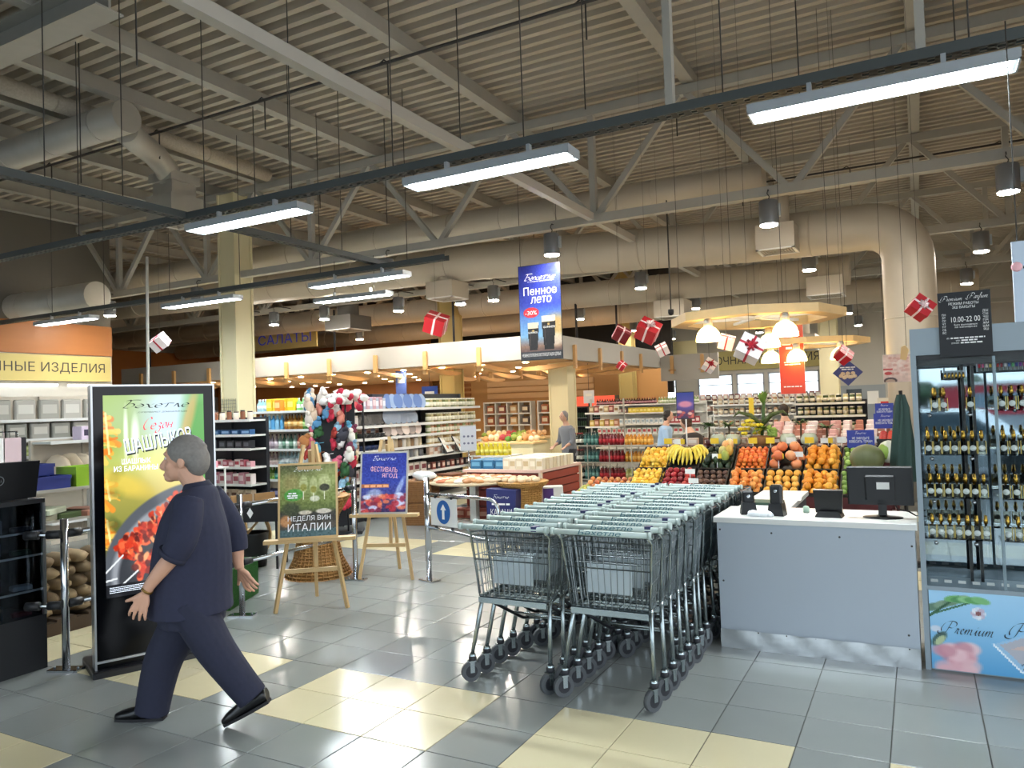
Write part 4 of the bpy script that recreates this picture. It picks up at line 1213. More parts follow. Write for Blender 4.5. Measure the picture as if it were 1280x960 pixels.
# tester vials on the top ledge
for q in (0, 1):
    tr = MB().box(0, .4 if q else .12, 0, .06, 0, .012).build('vial_tray', M_glass); tr.location = (.32 if q else .145, 5.345, 1.80 if q else 1.765); tag(tr, ['short glass ledge of gold vials high in the perfume cabinet', 'long glass ledge of coloured vials high in the perfume cabinet'][q], 'ledge')
    MB().box(0, .4 if q else .12, .055, .06, .012, .06).build('back_strip', M_cab, tr)
    for x in (.0, .39 if q else .11): MB().box(x, x + .01, .03, .06, .01, .08).build('bracket', M_cab, tr)
vial = {}
hexs = ['c23a4a', 'd86a9a', 'e8e2d6', 'e6c85a', 'c9a24a', 'b83a3a', '8a2a3a', 'd8d8d8', '3a6ab0', '3a9a5a', '2a3a8a', '7a3a9a', 'd05a8a']
for k in range(20):
    c = k % 13; mv = MB().m(0).lathe([(.006, 0), (.006, .02)], 8).m(1).lathe([(.007, .02), (.007, .042), (0, .043)], 8).mesh('vial', [M_clear, mat('vial_cap_%d' % c, hexs[c], .3)])
    item('tester_vial', mv, (.335 + .019 * k, 5.37, 1.813), 0, 'coloured tester vial, %s from the left on the long glass ledge' % ORD[k], 'vial', 'tester vials')
for k in range(6):
    mv = MB().lathe([(.007, 0), (.007, .02), (.005, .024), (.005, .035), (0, .036)], 8).mesh('vial', M_gold)
    item('tester_vial', mv, (.155 + .019 * k, 5.37, 1.777), 0, 'gold tester vial, %s from the left on the short ledge' % ORD[k], 'vial', 'gold tester vials')
for k in range(7):
    pt = MB().box(-.02, .02, 0, .002, 0, .018).mesh('price_tag', M_white)
    item('price_card', pt, (.04 + .075 * k, 5.42, .512), 0, 'small white card, %s from the left on the cabinet floor' % ORD[k], 'card', 'cards on the cabinet floor', tilt=(-.5, 0))
# ================================================================ MIDDLE OF THE SHOP
M_shelfw = mat('shelf_white', 'd5d5cf', .5); M_shelfk = mat('shelf_dark', '22242a', .5); M_rail = mat('price_rail', 'dfe0dc', .5); M_shelfbeige = mat('shelf_beige', 'c9bfae', .6)


def shelf_unit(name, label, loc, rz, w, d, zs, h, mshelf, mback, bays=1, cat='shelf unit', rail=True, back=True):
    t = thing(name, label, cat, loc, rz)
    if back: MB().box(0, w, d - .02, d, .02, h).build('back_panel', mback, t)
    for k in range(bays + 1):
        x = w * k / bays
        MB().box(x - .015, x + .015, d - .06, d, 0, h).build('upright', mback, t)
    for z in zs:
        s = MB().box(0, w, 0, d - .02, z - .03, z).build('shelf', mshelf, t)
        if rail: MB().box(0, w, -.012, 0, z - .035, z + .008).build('price_rail', M_rail, s)
    MB().box(0, w, .02, d, 0, .06).build('plinth', mback, t)
    return t


def W2(loc, rz, x, y, z):
    c, s = math.cos(rz), math.sin(rz); return (loc[0] + x * c - y * s, loc[1] + x * s + y * c, loc[2] + z)


def row(mes, n, loc, rz, x0, x1, y, z, name, label, cat, group=None, jit=.006, rows=1, dy=.09, rot=.15):
    for r in range(rows):
        for k in range(n):
            x = x0 + (x1 - x0) * (k + .5) / n
            me = mes[(k * len(mes)) // n if len(mes) > 1 and isinstance(mes, tuple) else k % len(mes)]
            lb = label if n * rows == 1 else label + ', %s%s from left' % ('' if rows == 1 else ('front ' if r == 0 else 'back '), ORD[k])
            item(name, me, W2(loc, rz, x + random.uniform(-jit, jit), y + r * dy + random.uniform(-jit, jit), z), rz + random.uniform(-rot, rot), lb, cat, group)


PROTO = {}


def bottle_me(col, cap, lab=None, h=.27, r=.036, glassy=True):
    k = ('b', col, cap, lab, h, r)
    if k not in PROTO:
        b = MB(); b.m(0).lathe([(r * .9, 0), (r, .01), (r, h * .6), (r * .42, h * .78), (r * .36, h * .9)], 10)
        b.m(1).lathe([(r * .42, h * .9), (r * .42, h), (0, h)], 8)
        if lab: b.m(2).lathe([(r * 1.02, h * .2), (r * 1.02, h * .5)], 10)
        mats = [mat('bottle_' + col, col, .15 if glassy else .4), mat('cap_' + cap, cap, .4)] + ([mat('label_' + lab, lab, .6)] if lab else [])
        PROTO[k] = b.mesh('bottle', mats)
    return PROTO[k]


def jar_me(col, cap, lab=None, h=.12, r=.04):
    k = ('j', col, cap, lab, h, r)
    if k not in PROTO:
        b = MB(); b.m(0).lathe([(r * .95, 0), (r, .006), (r, h * .8), (r * .85, h * .86)], 10); b.m(1).lathe([(r * .9, h * .86), (r * .9, h), (0, h)], 10)
        if lab: b.m(2).lathe([(r * 1.02, h * .2), (r * 1.02, h * .6)], 10)
        PROTO[k] = b.mesh('jar', [mat('bottle_' + col, col, .15), mat('cap_' + cap, cap, .4)] + ([mat('label_' + lab, lab, .6)] if lab else []))
    return PROTO[k]


def pack_me(col, lab, w=.1, d=.08, h=.15):
    k = ('p', col, lab, w, d, h)
    if k not in PROTO:
        b = MB(); b.m(0).bbox(-w / 2, w / 2, -d / 2, d / 2, 0, h, min(w, h) * .06); b.m(1).box(-w * .36, w * .36, -d / 2 - .002, -d / 2, h * .3, h * .75)
        PROTO[k] = b.mesh('pack', [mat('pack_' + col, col, .5), mat('label_' + lab, lab, .6)])
    return PROTO[k]


def plate_me(col, rim, r=.12):
    k = ('pl', col, rim, r)
    if k not in PROTO:
        b = MB(); b.m(1).lathe([(r * .1, .004), (r * .62, .0), (r * .66, .008), (r, .022)], 20); b.m(0).lathe([(0, .009), (r * .64, .009)], 20)
        b.xform(Matrix.Translation((0, 0, r)) @ Matrix.Rotation(PI / 2 - .2, 4, 'X'))
        PROTO[k] = b.mesh('plate', [mat('plate_' + col, col, .25), mat('plate_' + rim, rim, .25)])
    return PROTO[k]


def bowl_me(col, r=.09, h=.08):
    k = ('bw', col, r, h)
    if k not in PROTO: PROTO[k] = MB().lathe([(r * .4, 0), (r * .75, h * .3), (r, h), (r * .95, h), (r * .7, h * .35), (0, h * .15)], 16).mesh('bowl', mat('plate_' + col, col, .25))
    return PROTO[k]


# ---- chemical rack
cl, crz = (-11.35, 10.5, 0), 0.0
shelf_unit('cleaner_rack', 'white shelf rack of cleaning bottles right of the cream column', cl, 0, 1.62, .45, [.12, .46, .735, 1.035, 1.40, 1.75], 1.78, M_shelfw, M_shelfbeige, 2)
G = 'cleaning bottles of the column rack'
row([bottle_me('8fc0dc', 'f2f4f4', None, .30, .046), bottle_me('5aa0d0', 'f2f4f4', None, .30, .046)], 6, cl, 0, .06, .72, .12, 1.40, 'spray_bottle', 'blue clear cleaner bottle, second shelf of the column rack', 'bottle', G)
row([bottle_me('8a5a2a', '3a2a1c', 'd8a85a', .29, .04), bottle_me('a8742c', '6a3a1c', 'e8c88a', .29, .04)], 6, cl, 0, .74, 1.2, .12, 1.40, 'cleaner_bottle', 'amber brown bottle on the second shelf of the column rack', 'bottle', G)
row([bottle_me('4a7a3a', '2a4a24', 'b8d88a', .27, .038)], 5, cl, 0, 1.2, 1.56, .12, 1.40, 'cleaner_bottle', 'green bottle at the right end of the second shelf by the column', 'bottle', G)
row([bottle_me('a89aa0', '6a4a58', 'd8c8d0', .28, .042, False), bottle_me('8f7f8c', '4a3a48', 'c8b8c4', .28, .042, False)], 5, cl, 0, .06, .56, .12, 1.035, 'shampoo_bottle', 'mauve bottle on the third shelf of the column rack', 'bottle', G)
row([bottle_me('9ab0a4', '2a4a3a', 'dde8e0', .28, .04, False), bottle_me('2c5a44', '16301f', '8ab09a', .28, .04, False)], 5, cl, 0, .56, 1.04, .12, 1.035, 'shampoo_bottle', 'grey green bottle on the third shelf of the column rack', 'bottle', G)
row([bottle_me('9a4a3a', '5a2018', 'e0b09a', .28, .04, False), bottle_me('1c3a30', '101c18', '5a8a74', .28, .04, False)], 6, cl, 0, 1.04, 1.58, .12, 1.035, 'shampoo_bottle', 'red or dark green bottle right on the third shelf by the column', 'bottle', G)
row([bottle_me('b09a98', '7a3a44', 'e8d8d4', .24, .042, False)], 5, cl, 0, .08, .56, .12, .735, 'soap_bottle', 'rose grey bottle on the fourth shelf of the column rack', 'bottle', G)
row([bottle_me('a8c0c4', 'd8e0e0', 'f0f4f4', .25, .044)], 8, cl, 0, .56, 1.3, .12, .735, 'soap_bottle', 'pale clear bottle on the fourth shelf of the column rack', 'bottle', G)
row([bottle_me('7aa83a', '4a7a24', 'c8e08a', .24, .046, False)], 4, cl, 0, .14, .46, .12, .46, 'detergent_bottle', 'bright green bottle low on the column rack', 'bottle', G)
row([bottle_me('1f7a6a', '0f4a40', '7ac0b0', .24, .046, False)], 6, cl, 0, .46, .98, .12, .46, 'detergent_bottle', 'teal bottle low on the column rack', 'bottle', G)
row([pack_me('3a3a5a', '8a8ab0', .1, .1, .16)], 5, cl, 0, .1, .7, .12, .12, 'detergent_pack', 'dark violet pack on the lowest shelf by the column', 'pack', 'packs by the column')
row([pack_me('e0c83a', 'f2e8a0', .12, .1, .18)], 5, cl, 0, .72, 1.5, .12, .12, 'detergent_pack', 'yellow pack on the lowest shelf by the column', 'pack', 'packs by the column')
row([pack_me('e8c51f', 'f4e07a', .17, .16, .24)], 4, cl, 0, .28, 1.0, .16, 1.75, 'washing_powder', 'bright yellow washing powder bag on top of the cleaner rack', 'pack', 'packs on top of the cleaner rack')
row([pack_me('e0882a', 'f4c88a', .16, .15, .22)], 1, cl, 0, .6, .76, .06, 1.75, 'washing_powder', 'orange washing powder bag between the yellow ones on the cleaner rack', 'pack')
row([bottle_me('7ac06a', 'd8f0d0', 'e8f4e0', .24, .05, False)], 3, cl, 0, 1.02, 1.32, .16, 1.75, 'cleaner_bottle', 'light green bottle on top of the cleaner rack', 'bottle', G)
row([bottle_me('c8a8b8', 'f0e0e8', '8aa0c8', .22, .05, False)], 3, cl, 0, 1.34, 1.6, .16, 1.75, 'cleaner_bottle', 'pink bottle at the right end on top of the cleaner rack', 'bottle', G)
row([bottle_me('9ac8d8', 'f4f4f4', 'e0f0f4', .24, .055, False)], 3, cl, 0, .0, .26, .16, 1.75, 'cleaner_bottle', 'pale blue bottle at the left end on top of the cleaner rack', 'bottle', G)

# ---- dark rack left of the column, pink goods
cl2 = (-11.9, 9.35, 0)
shelf_unit('household_rack', 'dark shelf rack with white shelf fronts between screen and column', cl2, 0, 1.75, .4, [.2, .5, .8, 1.12, 1.36, 1.62], 1.66, M_shelfw, M_shelfk, 2)
row([pack_me('b85a68', 'e8c0c8', .13, .1, .12), pack_me('d8a0a8', 'f4e0e4', .12, .1, .1), pack_me('e8dcd8', 'b84a58', .12, .1, .13)], 11, cl2, 0, .1, 1.7, .1, .8, 'gift_pack', 'pink gift pack on the rack between screen and column', 'pack', 'pink packs left of the column')
row([pack_me('2f5a8a', '8ab0d8', .2, .14, .09)], 6, cl2, 0, .2, 1.7, .1, 1.36, 'blue_pack', 'dark blue pack on the rack between screen and column', 'pack', 'blue packs left of the column')
row([jar_me('d8c8b8', '3a2a20', None, .15, .05), jar_me('7a4a34', '2a1a14', None, .17, .045)], 9, cl2, 0, .15, 1.7, .12, 1.62, 'figurine', 'brown or white figurine topping the rack left of the column', 'figurine', 'figurines left of the column')
row([pack_me('2a2b30', '5a5c64', .16, .14, .14)], 8, cl2, 0, .1, 1.7, .1, 1.12, 'dark_box', 'black box on the rack between screen and column', 'box', 'black boxes left of the column')
row([pack_me('c88a98', 'f0d8dc', .15, .12, .2), pack_me('e4d8d4', 'a85a64', .14, .12, .18)], 10, cl2, 0, .1, 1.7, .1, .5, 'toy_pack', 'rosy wrapped pack on the lower rack between screen and column', 'pack', 'rosy packs left of the column')
row([pack_me('b8a48c', '6a4a3a', .15, .12, .2)], 9, cl2, 0, .1, 1.7, .1, .2, 'toy_pack', 'brown pack on the bottom shelf between screen and column', 'pack', 'brown packs left of the column')
# white wire table with goods in front of the column
tb = thing('wire_table', 'white wire sales table in front of the cream column', 'table', (-10.6, 8.3, 0))
MB().box(-.7, .7, -.35, .35, .86, .88).build('tray', M_white, tb)
for sx in (-.66, .66):
    for sy in (-.3, .3): MB().box(sx - .012, sx + .012, sy - .012, sy + .012, 0, .86).build('leg', M_white, tb)
MB().box(-.66, .66, -.3, .3, .38, .4).build('lower_shelf', M_white, tb)
row([pack_me('d88a94', 'f4dcdc', .18, .16, .1), pack_me('e8e0da', 'd0607a', .18, .15, .12)], 7, tb.location, 0, -.65, .65, -.2, .88, 'towel_pack', 'pink or white folded pack on the white wire table', 'pack', 'packs on the wire table', rows=2, dy=.3)
row([pack_me('6a6a4a', 'a8a48a', .2, .24, .38), pack_me('8a846a', 'c8c4a8', .2, .24, .36)], 6, tb.location, 0, -.6, .6, -.12, .4, 'canvas_bag', 'olive bag under the white wire table', 'bag', 'bags under the wire table')

# ---- display of plush toys and artificial flowers between rack and gondola
st = thing('toy_stand', 'black hook stand hung with colourful toys right of the cleaner rack', 'stand', (-7.3, 8.2, 0), .6)
for sx in (-.3, .3): MB().box(sx - .02, sx + .02, -.02, .02, 0, 1.95).build('post', M_shelfk, st)
MB().box(-.4, .4, -.22, .22, 0, .04).build('base', M_shelfk, st)
MB().box(-.3, .3, .0, .02, .1, 1.9).build('mesh_panel', M_shelfk, st)
pal = ['c03048', 'e8e4dc', '5aa0c0', 'b87a48', '2f5a34', 'd86a84', '3a3a44', '8ab0c8', 'e0d0b0', '7a3a50', 'f4f2ee', 'a83a30']
for k in range(70):
    x, z = random.uniform(-.32, .32), .45 + 1.55 * (k / 70); s = random.uniform(.055, .095); c = pal[(k * 5) % 12] if z < 1.55 else ['c03048', 'e0c8b0', '5a90b8', 'f4eee8', 'd88a78', 'e8dcd0'][k % 6]
    b = MB().ball((0, 0, 0), (s, s * .7, s), 8, 6, .25); b.ball((s * .5, -.02, s * .9), (s * .5, s * .5, s * .5), 7, 5, .2); b.ball((-s * .6, -.02, -s * .8), (s * .4, s * .4, s * .5), 7, 5, .2)
    b.tube([(0, 0, s), (0, .09, s + .01)], .004, 4)
    item('plush_toy', b.mesh('plush_toy', mat('plush_' + c, c, .9)), (-7.24 + x * .8, 8.1 + x * .55 + random.uniform(-.1, .06), z), random.uniform(-1, 1), '%s toy hanging %s on the black hook stand' % ({'c03048': 'red', 'e8e4dc': 'off-white', '5aa0c0': 'light blue', 'b87a48': 'brown', '2f5a34': 'dark green', 'd86a84': 'pink', '3a3a44': 'charcoal', '8ab0c8': 'grey blue', 'e0d0b0': 'sand coloured', '7a3a50': 'plum', 'f4f2ee': 'white', 'a83a30': 'brick red', 'e0c8b0': 'beige', '5a90b8': 'blue', 'f4eee8': 'cream', 'd88a78': 'salmon', 'e8dcd0': 'pale'}[c], 'high' if z > 1.4 else 'at mid height' if z > .9 else 'low'), 'toy', 'toys on the hook stand')
fl_ = thing('artificial_flowers', 'bunch of white and red artificial flowers on top of the toy stand', 'flowers', (-7.05, 8.2, 1.85))
b = MB()
for k in range(22): a = k * 2.4; r = .05 + .022 * k ** .8; b.ball((r * math.cos(a), r * math.sin(a), .03 * (k % 5)), (.06, .06, .05), 7, 5, .3)
b.build('blossoms', mat('plush_f4f2ee', 'f4f2ee', .9), fl_)
b = MB()
for k in range(12): a = k * 1.9; r = .25; b.ball((r * math.cos(a), r * math.sin(a), -.1 + .05 * (k % 4)), (.05, .05, .05), 7, 5, .3)
tag(b.build('red_blossoms', mat('plush_c03048', 'c03048', .9), fl_), 'red blossoms')
MB().tube([(0, 0, -1.85), (0, 0, .0)], .012, 6).build('stem', M_shelfk, fl_)

# ---- long gondola with plates, jars and boxes, running away from the camera
gl, grz = (-7.6, 8.7, 0), PI / 2
GZ = [.12, .36, .62, .885, 1.07, 1.265, 1.46, 1.72]
shelf_unit('tableware_gondola', 'long black shelf gondola of plates and jars left of the round table', gl, grz, 4.1, .5, GZ, 1.98, M_shelfw, M_shelfk, 3)
for x in (.02, .53): tag(MB().box(-7.6, -7.575, 8.7 + x - .012, 8.7 + x + .012, 0, 1.95).build('gondola_post', M_shelfk), 'black upright at the near end of the tableware gondola, %s one' % ('left' if x < .1 else 'right'), 'post')
row([plate_me('c8d4e4', '5a78b0', .125), plate_me('e4e8ec', '8aa4c8', .125)], 8, gl, grz, 1.25, 2.35, .12, 1.72, 'plate', 'blue patterned plate standing on top of the gondola', 'plate', 'plates on the gondola', rot=.05)
row([pack_me('b89098', 'e8d0d4', .08, .08, .2), pack_me('a8b0c0', 'e4e4ec', .08, .08, .18)], 8, gl, grz, .55, 1.2, .1, 1.72, 'decor_bottle', 'rosy glass decoration on the top shelf of the gondola', 'decoration', 'decorations on the gondola')
row([plate_me('dfe3e6', '7a8aa0', .12)], 6, gl, grz, 1.2, 2.1, .12, 1.46, 'plate', 'white grey plate on the second shelf of the gondola', 'plate', 'plates on the gondola', rot=.05)
row([plate_me('2c2e34', '17181c', .12)], 5, gl, grz, .55, 1.2, .12, 1.46, 'plate', 'black plate on the second shelf of the gondola', 'plate', 'plates on the gondola', rot=.05)
row([plate_me('e4dcd8', 'a89a94', .115), plate_me('c88a80', 'e8d8d0', .115)], 6, gl, grz, 1.2, 2.2, .12, 1.265, 'plate', 'cream or red plate on the third shelf of the gondola', 'plate', 'plates on the gondola', rot=.05)
row([bowl_me('26282c')], 6, gl, grz, .55, 1.2, .14, 1.265, 'bowl', 'black bowl on the third shelf of the gondola', 'bowl', 'bowls on the gondola')
row([bowl_me('24345e')], 4, gl, grz, .6, 1.05, .14, 1.07, 'bowl', 'dark blue bowl on the fourth shelf of the gondola', 'bowl', 'bowls on the gondola')
row([jar_me('c8b89a', 'e8dcc4', None, .16, .05), jar_me('8a6a4a', '4a3424', None, .15, .05), jar_me('dcd4c8', '6a5a48', None, .16, .05)], 10, gl, grz, 1.1, 2.25, .12, 1.07, 'mug', 'brown or cream mug on the fourth shelf of the gondola', 'mug', 'mugs on the gondola')
row([jar_me('d8d4cc', '2a2a2c', None, .15, .05), jar_me('75767a', '2a2a2c', None, .15, .05)], 12, gl, grz, .6, 2.3, .12, .885, 'mug', 'grey or white mug on the fifth shelf of the gondola', 'mug', 'mugs on the gondola')
for zi, z, cols, nm in ((0, 1.72, ['8a9060', 'b0a478', '6a7048'], 'olive'), (1, 1.46, ['9a9468', 'c0b48a', '7a6a48'], 'khaki'), (2, 1.265, ['8a9a64', 'c89a78', 'a8744a'], 'green or orange'), (3, 1.07, ['c0a878', 'd8c4a0', '9a7a50'], 'tan')):
    row([jar_me(c, 'd8d4c0', 'e8e4d0', .165, .05) for c in cols], 17, gl, grz, 2.4, 4.05, .1, z, 'preserve_jar', '%s preserve jar, far half of gondola, %s shelf down' % (nm, ORD[zi]), 'jar', 'jars in the far half of the gondola')
row([pack_me('d8b8a0', 'f0e4d8', .13, .08, .16), pack_me('e4dcd4', 'c08a70', .13, .08, .16)], 7, gl, grz, 2.4, 3.4, .1, .885, 'cereal_box', 'pale patterned carton low in the far gondola half', 'carton', 'cartons on the gondola')
row([pack_me('3a3034', 'c8b8b0', .1, .08, .13), pack_me('8a4a40', 'e0c8b8', .1, .08, .13)], 10, gl, grz, 2.3, 3.9, .1, .62, 'tea_box', 'dark or red tea box on the gondola below the pale cartons', 'box', 'tea boxes on the gondola')
row([pack_me('c8c0b4', '7a3a40', .16, .12, .17)], 9, gl, grz, .55, 2.3, .1, .62, 'gift_box', 'beige gift box low in the near half of the gondola', 'box', 'gift boxes on the gondola')
row([pack_me('4a3a34', '9a7a60', .15, .12, .16), pack_me('b0a090', '5a3a34', .15, .12, .16)], 10, gl, grz, .1, 2.3, .1, .36, 'gift_box', 'brown gift box near the floor of the gondola', 'box', 'gift boxes on the gondola')
row([jar_me('8a5a34', '3a4a2a', None, .14, .055), jar_me('4a6a3a', 'c84a34', None, .15, .05)], 4, gl, grz, .08, .5, .1, 1.265, 'figurine', 'brown green figurine in the narrow near bay of the gondola', 'figurine', 'figurines in the near bay')
row([jar_me('a86a48', '5a3a24', None, .13, .05)], 4, gl, grz, .08, .5, .1, .885, 'figurine', 'reddish figurine in the narrow near bay of the gondola', 'figurine', 'figurines in the near bay')
row([pack_me('d8ccc8', '8a5a58', .2, .1, .16)], 2, gl, grz, .08, .5, .1, .62, 'gift_box', 'white gift box in the narrow near bay of the gondola', 'box', 'white boxes in the near bay')
row([plate_me('f0ece6', 'c84a50', .11), jar_me('e8e0dc', 'd8505c', None, .19, .06), plate_me('dce4ec', '6a94c0', .11), jar_me('d89a8a', 'f0e4d8', None, .18, .055)], 5, gl, grz, .06, .52, .1, 1.72, 'decoration', 'red or white decoration topping the near bay of the gondola', 'decoration', 'near bay decorations', rot=.4)
row([jar_me('f0ece4', 'e0d4c8', None, .17, .06), jar_me('c8485a', 'f0d8d8', None, .16, .055), jar_me('8a9a6a', 'd8d0b8', None, .17, .055)], 4, gl, grz, .06, .52, .1, 1.46, 'figurine', 'white or red figurine on the second shelf, near bay of gondola', 'figurine', 'figurines in the near bay')
row([pack_me('e0d4c8', '8a6a5a', .09, .08, .15), jar_me('b0785a', 'd8c4a8', None, .15, .045)], 5, gl, grz, .06, .52, .1, 1.07, 'figurine', 'beige figurine on the fourth shelf, near bay of gondola', 'figurine', 'figurines in the near bay')
row([pack_me('8f9cb8', 'd8dce8', .12, .1, .14), pack_me('d0b8a8', '8a5a4a', .12, .1, .15)], 6, gl, grz, .55, 1.2, .26, 1.265, 'gift_pack', 'small gift pack behind the bowls on the gondola', 'pack', 'packs behind the bowls')
row([jar_me('c8ccd4', '8a94a8', None, .17, .05), jar_me('e4e0dc', 'a8a09a', None, .16, .05)], 10, gl, grz, 1.15, 2.35, .3, 1.46, 'vase', 'pale vase behind the plates on the second gondola shelf', 'vase', 'vases on the gondola')
row([jar_me('a8b89a', 'd8d4c0', 'e8e4d0', .15, .05), jar_me('c8905a', 'd8d4c0', 'f0e4c8', .15, .05)], 15, gl, grz, 2.4, 4.05, .12, .62 if False else .36, 'preserve_jar', 'preserve jar near the floor, far half of gondola', 'jar', 'jars near the floor')
for k, y in enumerate((11.62, 12.05)):
    t = thing('framed_print', 'white framed tray tilted out of the gondola, %s one' % ['left', 'right'][k], 'tray', (-7.54, y, .89), PI / 2); t.rotation_euler = (-.5, 0, PI / 2 + .25)
    MB().box(-.19, .19, 0, .015, 0, .34).build('frame', M_shelfk, t); MB().box(-.17, .17, -.003, 0, .02, .32).build('picture', M_white, t)
    b = MB(); b.ball((-.02, -.004, .12), (.05, .002, .04), 8, 5); b.build('orange_motif', mat('orange_motif', 'd88a58', .6), t)
# pale info card on a stand
ic = thing('info_stand', 'pale grey info card on a thin stand beside the gondola end', 'stand', (-6.9, 11.2, 0), .5)
MB().box(-.14, .14, -.004, .004, .95, 1.38).build('card', mat('info_card', 'b8bcc2', .5), ic); MB().tube([(0, .01, 0), (0, .01, .95)], .012, 6).build('pole', M_chrome, ic)
MB().lathe([(.16, 0), (.16, .012), (.02, .02)], 16).build('base', M_shelfk, ic)
for k in range(6): MB().ball((-.07 + .07 * (k % 3), -.005, 1.08 + .12 * (k // 3)), (.022, .002, .02), 7, 4).build('print_mark', mat('info_mark', '6a6a80', .6), ic)

# ---- textile racks on the far left
tl, trz = (-11.6, 4.6, 0), PI / 2
shelf_unit('textile_rack', 'pale open rack of curtain packs and towels behind the black showcase', tl, trz, 4.6, .5, [.25, .62, .95, 1.2, 1.45, 1.74], 2.1, M_shelfw, M_shelfbeige, 4)
row([pack_me('b9b6ac', 'd8d6cc', .3, .08, .30), pack_me('a8a69c', 'c8c6bc', .3, .08, .30)], 12, tl, trz, .3, 4.5, .1, 1.74, 'curtain_pack', 'grey curtain pack on the top shelf of the textile rack', 'pack', 'curtain packs on the textile rack', rot=.03)
row([pack_me('8f8f86', 'b8b6ac', .28, .08, .24), pack_me('9f9d94', 'c4c2b8', .28, .08, .24)], 13, tl, trz, .3, 4.5, .1, 1.45, 'curtain_pack', 'darker grey curtain pack on the second shelf of the textile rack', 'pack', 'curtain packs on the textile rack', rot=.03)
for z, lv in ((1.2, 'third'), (.95, 'fourth')):
    for h in range(2):
        row([pack_me('9aa860', 'c8d090', .24, .26, .08), pack_me('8a8a80', 'b8b8ac', .24, .26, .08), pack_me('5f8a86', '9ac0bc', .24, .26, .08), pack_me('c4c0b4', 'e0dcd4', .24, .26, .08)], 12, tl, trz, .3, 4.5, .18, z + h * .08, 'folded_towel', 'folded towel, %s in its stack, %s textile rack shelf' % (['lowest', 'upper'][h], lv), 'towel', 'towels on the textile rack')
row([pack_me('d8d2c4', 'b09a84', .3, .3, .22)], 11, tl, trz, .3, 4.5, .2, .62, 'blanket_roll', 'cream blanket pack on the fifth shelf of the textile rack', 'blanket', 'blankets on the textile rack')
row([pack_me('a89a88', 'd8ccb8', .3, .3, .24)], 11, tl, trz, .3, 4.5, .2, .25, 'blanket_roll', 'brown blanket pack at the bottom of the textile rack', 'blanket', 'blankets on the textile rack')
ub = pack_me('d8c8dc', '2a2240', .3, .2, .2)
for k in range(2): item('gift_carton', ub, (-10.9 + .02 * k, 6.9 + .35 * k, 1.42), PI / 2 + .1, 'white and violet carton on the pillow rack, %s one' % ['left', 'right'][k], 'carton', 'violet cartons')
prk = shelf_unit('pillow_rack', 'low wire rack of pillows beside the advertising screen', (-10.6, 6.2, 0), PI / 2, 1.5, .5, [.3, .8, 1.42], 1.44, M_shelfw, M_shelfbeige, 2)
for k in range(8):
    b = MB().ball((0, 0, 0), (.22, .1, .22), 12, 7, .06)
    item('pillow', b.mesh('pillow', mat('pillow_fabric_%d' % (k % 3), ['c9b8a0', 'bfae94', 'd4c6b0'][k % 3], .9)), (-10.78, 6.4 + .17 * k, .8 + .21 + (.02 * (k % 2))), .3, 'plump beige pillow upright in the pillow rack', 'pillow', 'pillows in the rack')
# clothes-like black and white bundles behind the laptop
hs = thing('garment_stand', 'stand hung with black and white garments behind the laptop', 'stand', (-9.3, 4.55, 0), PI / 2)
MB().tube([(-.5, 0, 0), (-.5, 0, 1.6), (.5, 0, 1.6), (.5, 0, 0)], .015, 8).build('frame', M_chrome, hs)
for s in (-.5, .5): MB().box(s - .02, s + .02, -.25, .25, 0, .03).build('foot', M_chrome, hs)
for k in range(14):
    c = ['e4e2e0', '1c1c20', 'd8c0c4', '2a2a2e', 'f0eeec'][k % 5]
    b = MB().bbox(-.018, .018, -.18, .18, 0, .6, .01); b.tube([(0, 0, .6), (0, 0, .66), (.0, .0, .68)], .004, 4)
    item('garment', b.mesh('garment', mat('plush_' + c, c, .9)), (-9.3, 4.55 - .42 + .065 * k, .93), .1 * ((k % 3) - 1), '%s garment on the stand behind the laptop' % {'e4e2e0': 'white', '1c1c20': 'black', 'd8c0c4': 'pink', '2a2a2e': 'charcoal', 'f0eeec': 'bright white'}[c], 'garment', 'garments behind the laptop')

# ---- steel table with crates, stacked bundles behind the left barrier
tt = thing('steel_table', 'steel tube table with a green and a blue crate left of the screen', 'table', (-6.75, 4.05, 0))
MB().box(-.25, .25, -.42, .42, 1.1, 1.125).build('top', M_galv, tt)
for sx in (-.22, .22):
    for sy in (-.39, .39): MB().box(sx - .018, sx + .018, sy - .018, sy + .018, 0, 1.1).build('leg', M_galv, tt)
MB().box(-.25, .25, -.42, .42, .84, .86).build('lower_shelf', M_galv, tt)


def crate(name, label, loc, rz, w, d, h, m, group=None, cat='crate'):
    t = thing(name, label, cat, loc, rz, group); q = .008
    b = MB(); b.box(-w / 2, w / 2, -d / 2, d / 2, 0, q); b.build('floor_panel', m, t)
    for a in ((-w / 2, w / 2, -d / 2, -d / 2 + q), (-w / 2, w / 2, d / 2 - q, d / 2), (-w / 2, -w / 2 + q, -d / 2 + q, d / 2 - q), (w / 2 - q, w / 2, -d / 2 + q, d / 2 - q)):
        MB().box(*a, q, h).build('side', m, t)
    MB().box(-w / 2 - .006, w / 2 + .006, -d / 2 - .006, -d / 2, h - .03, h).build('rim', m, t)
    return t


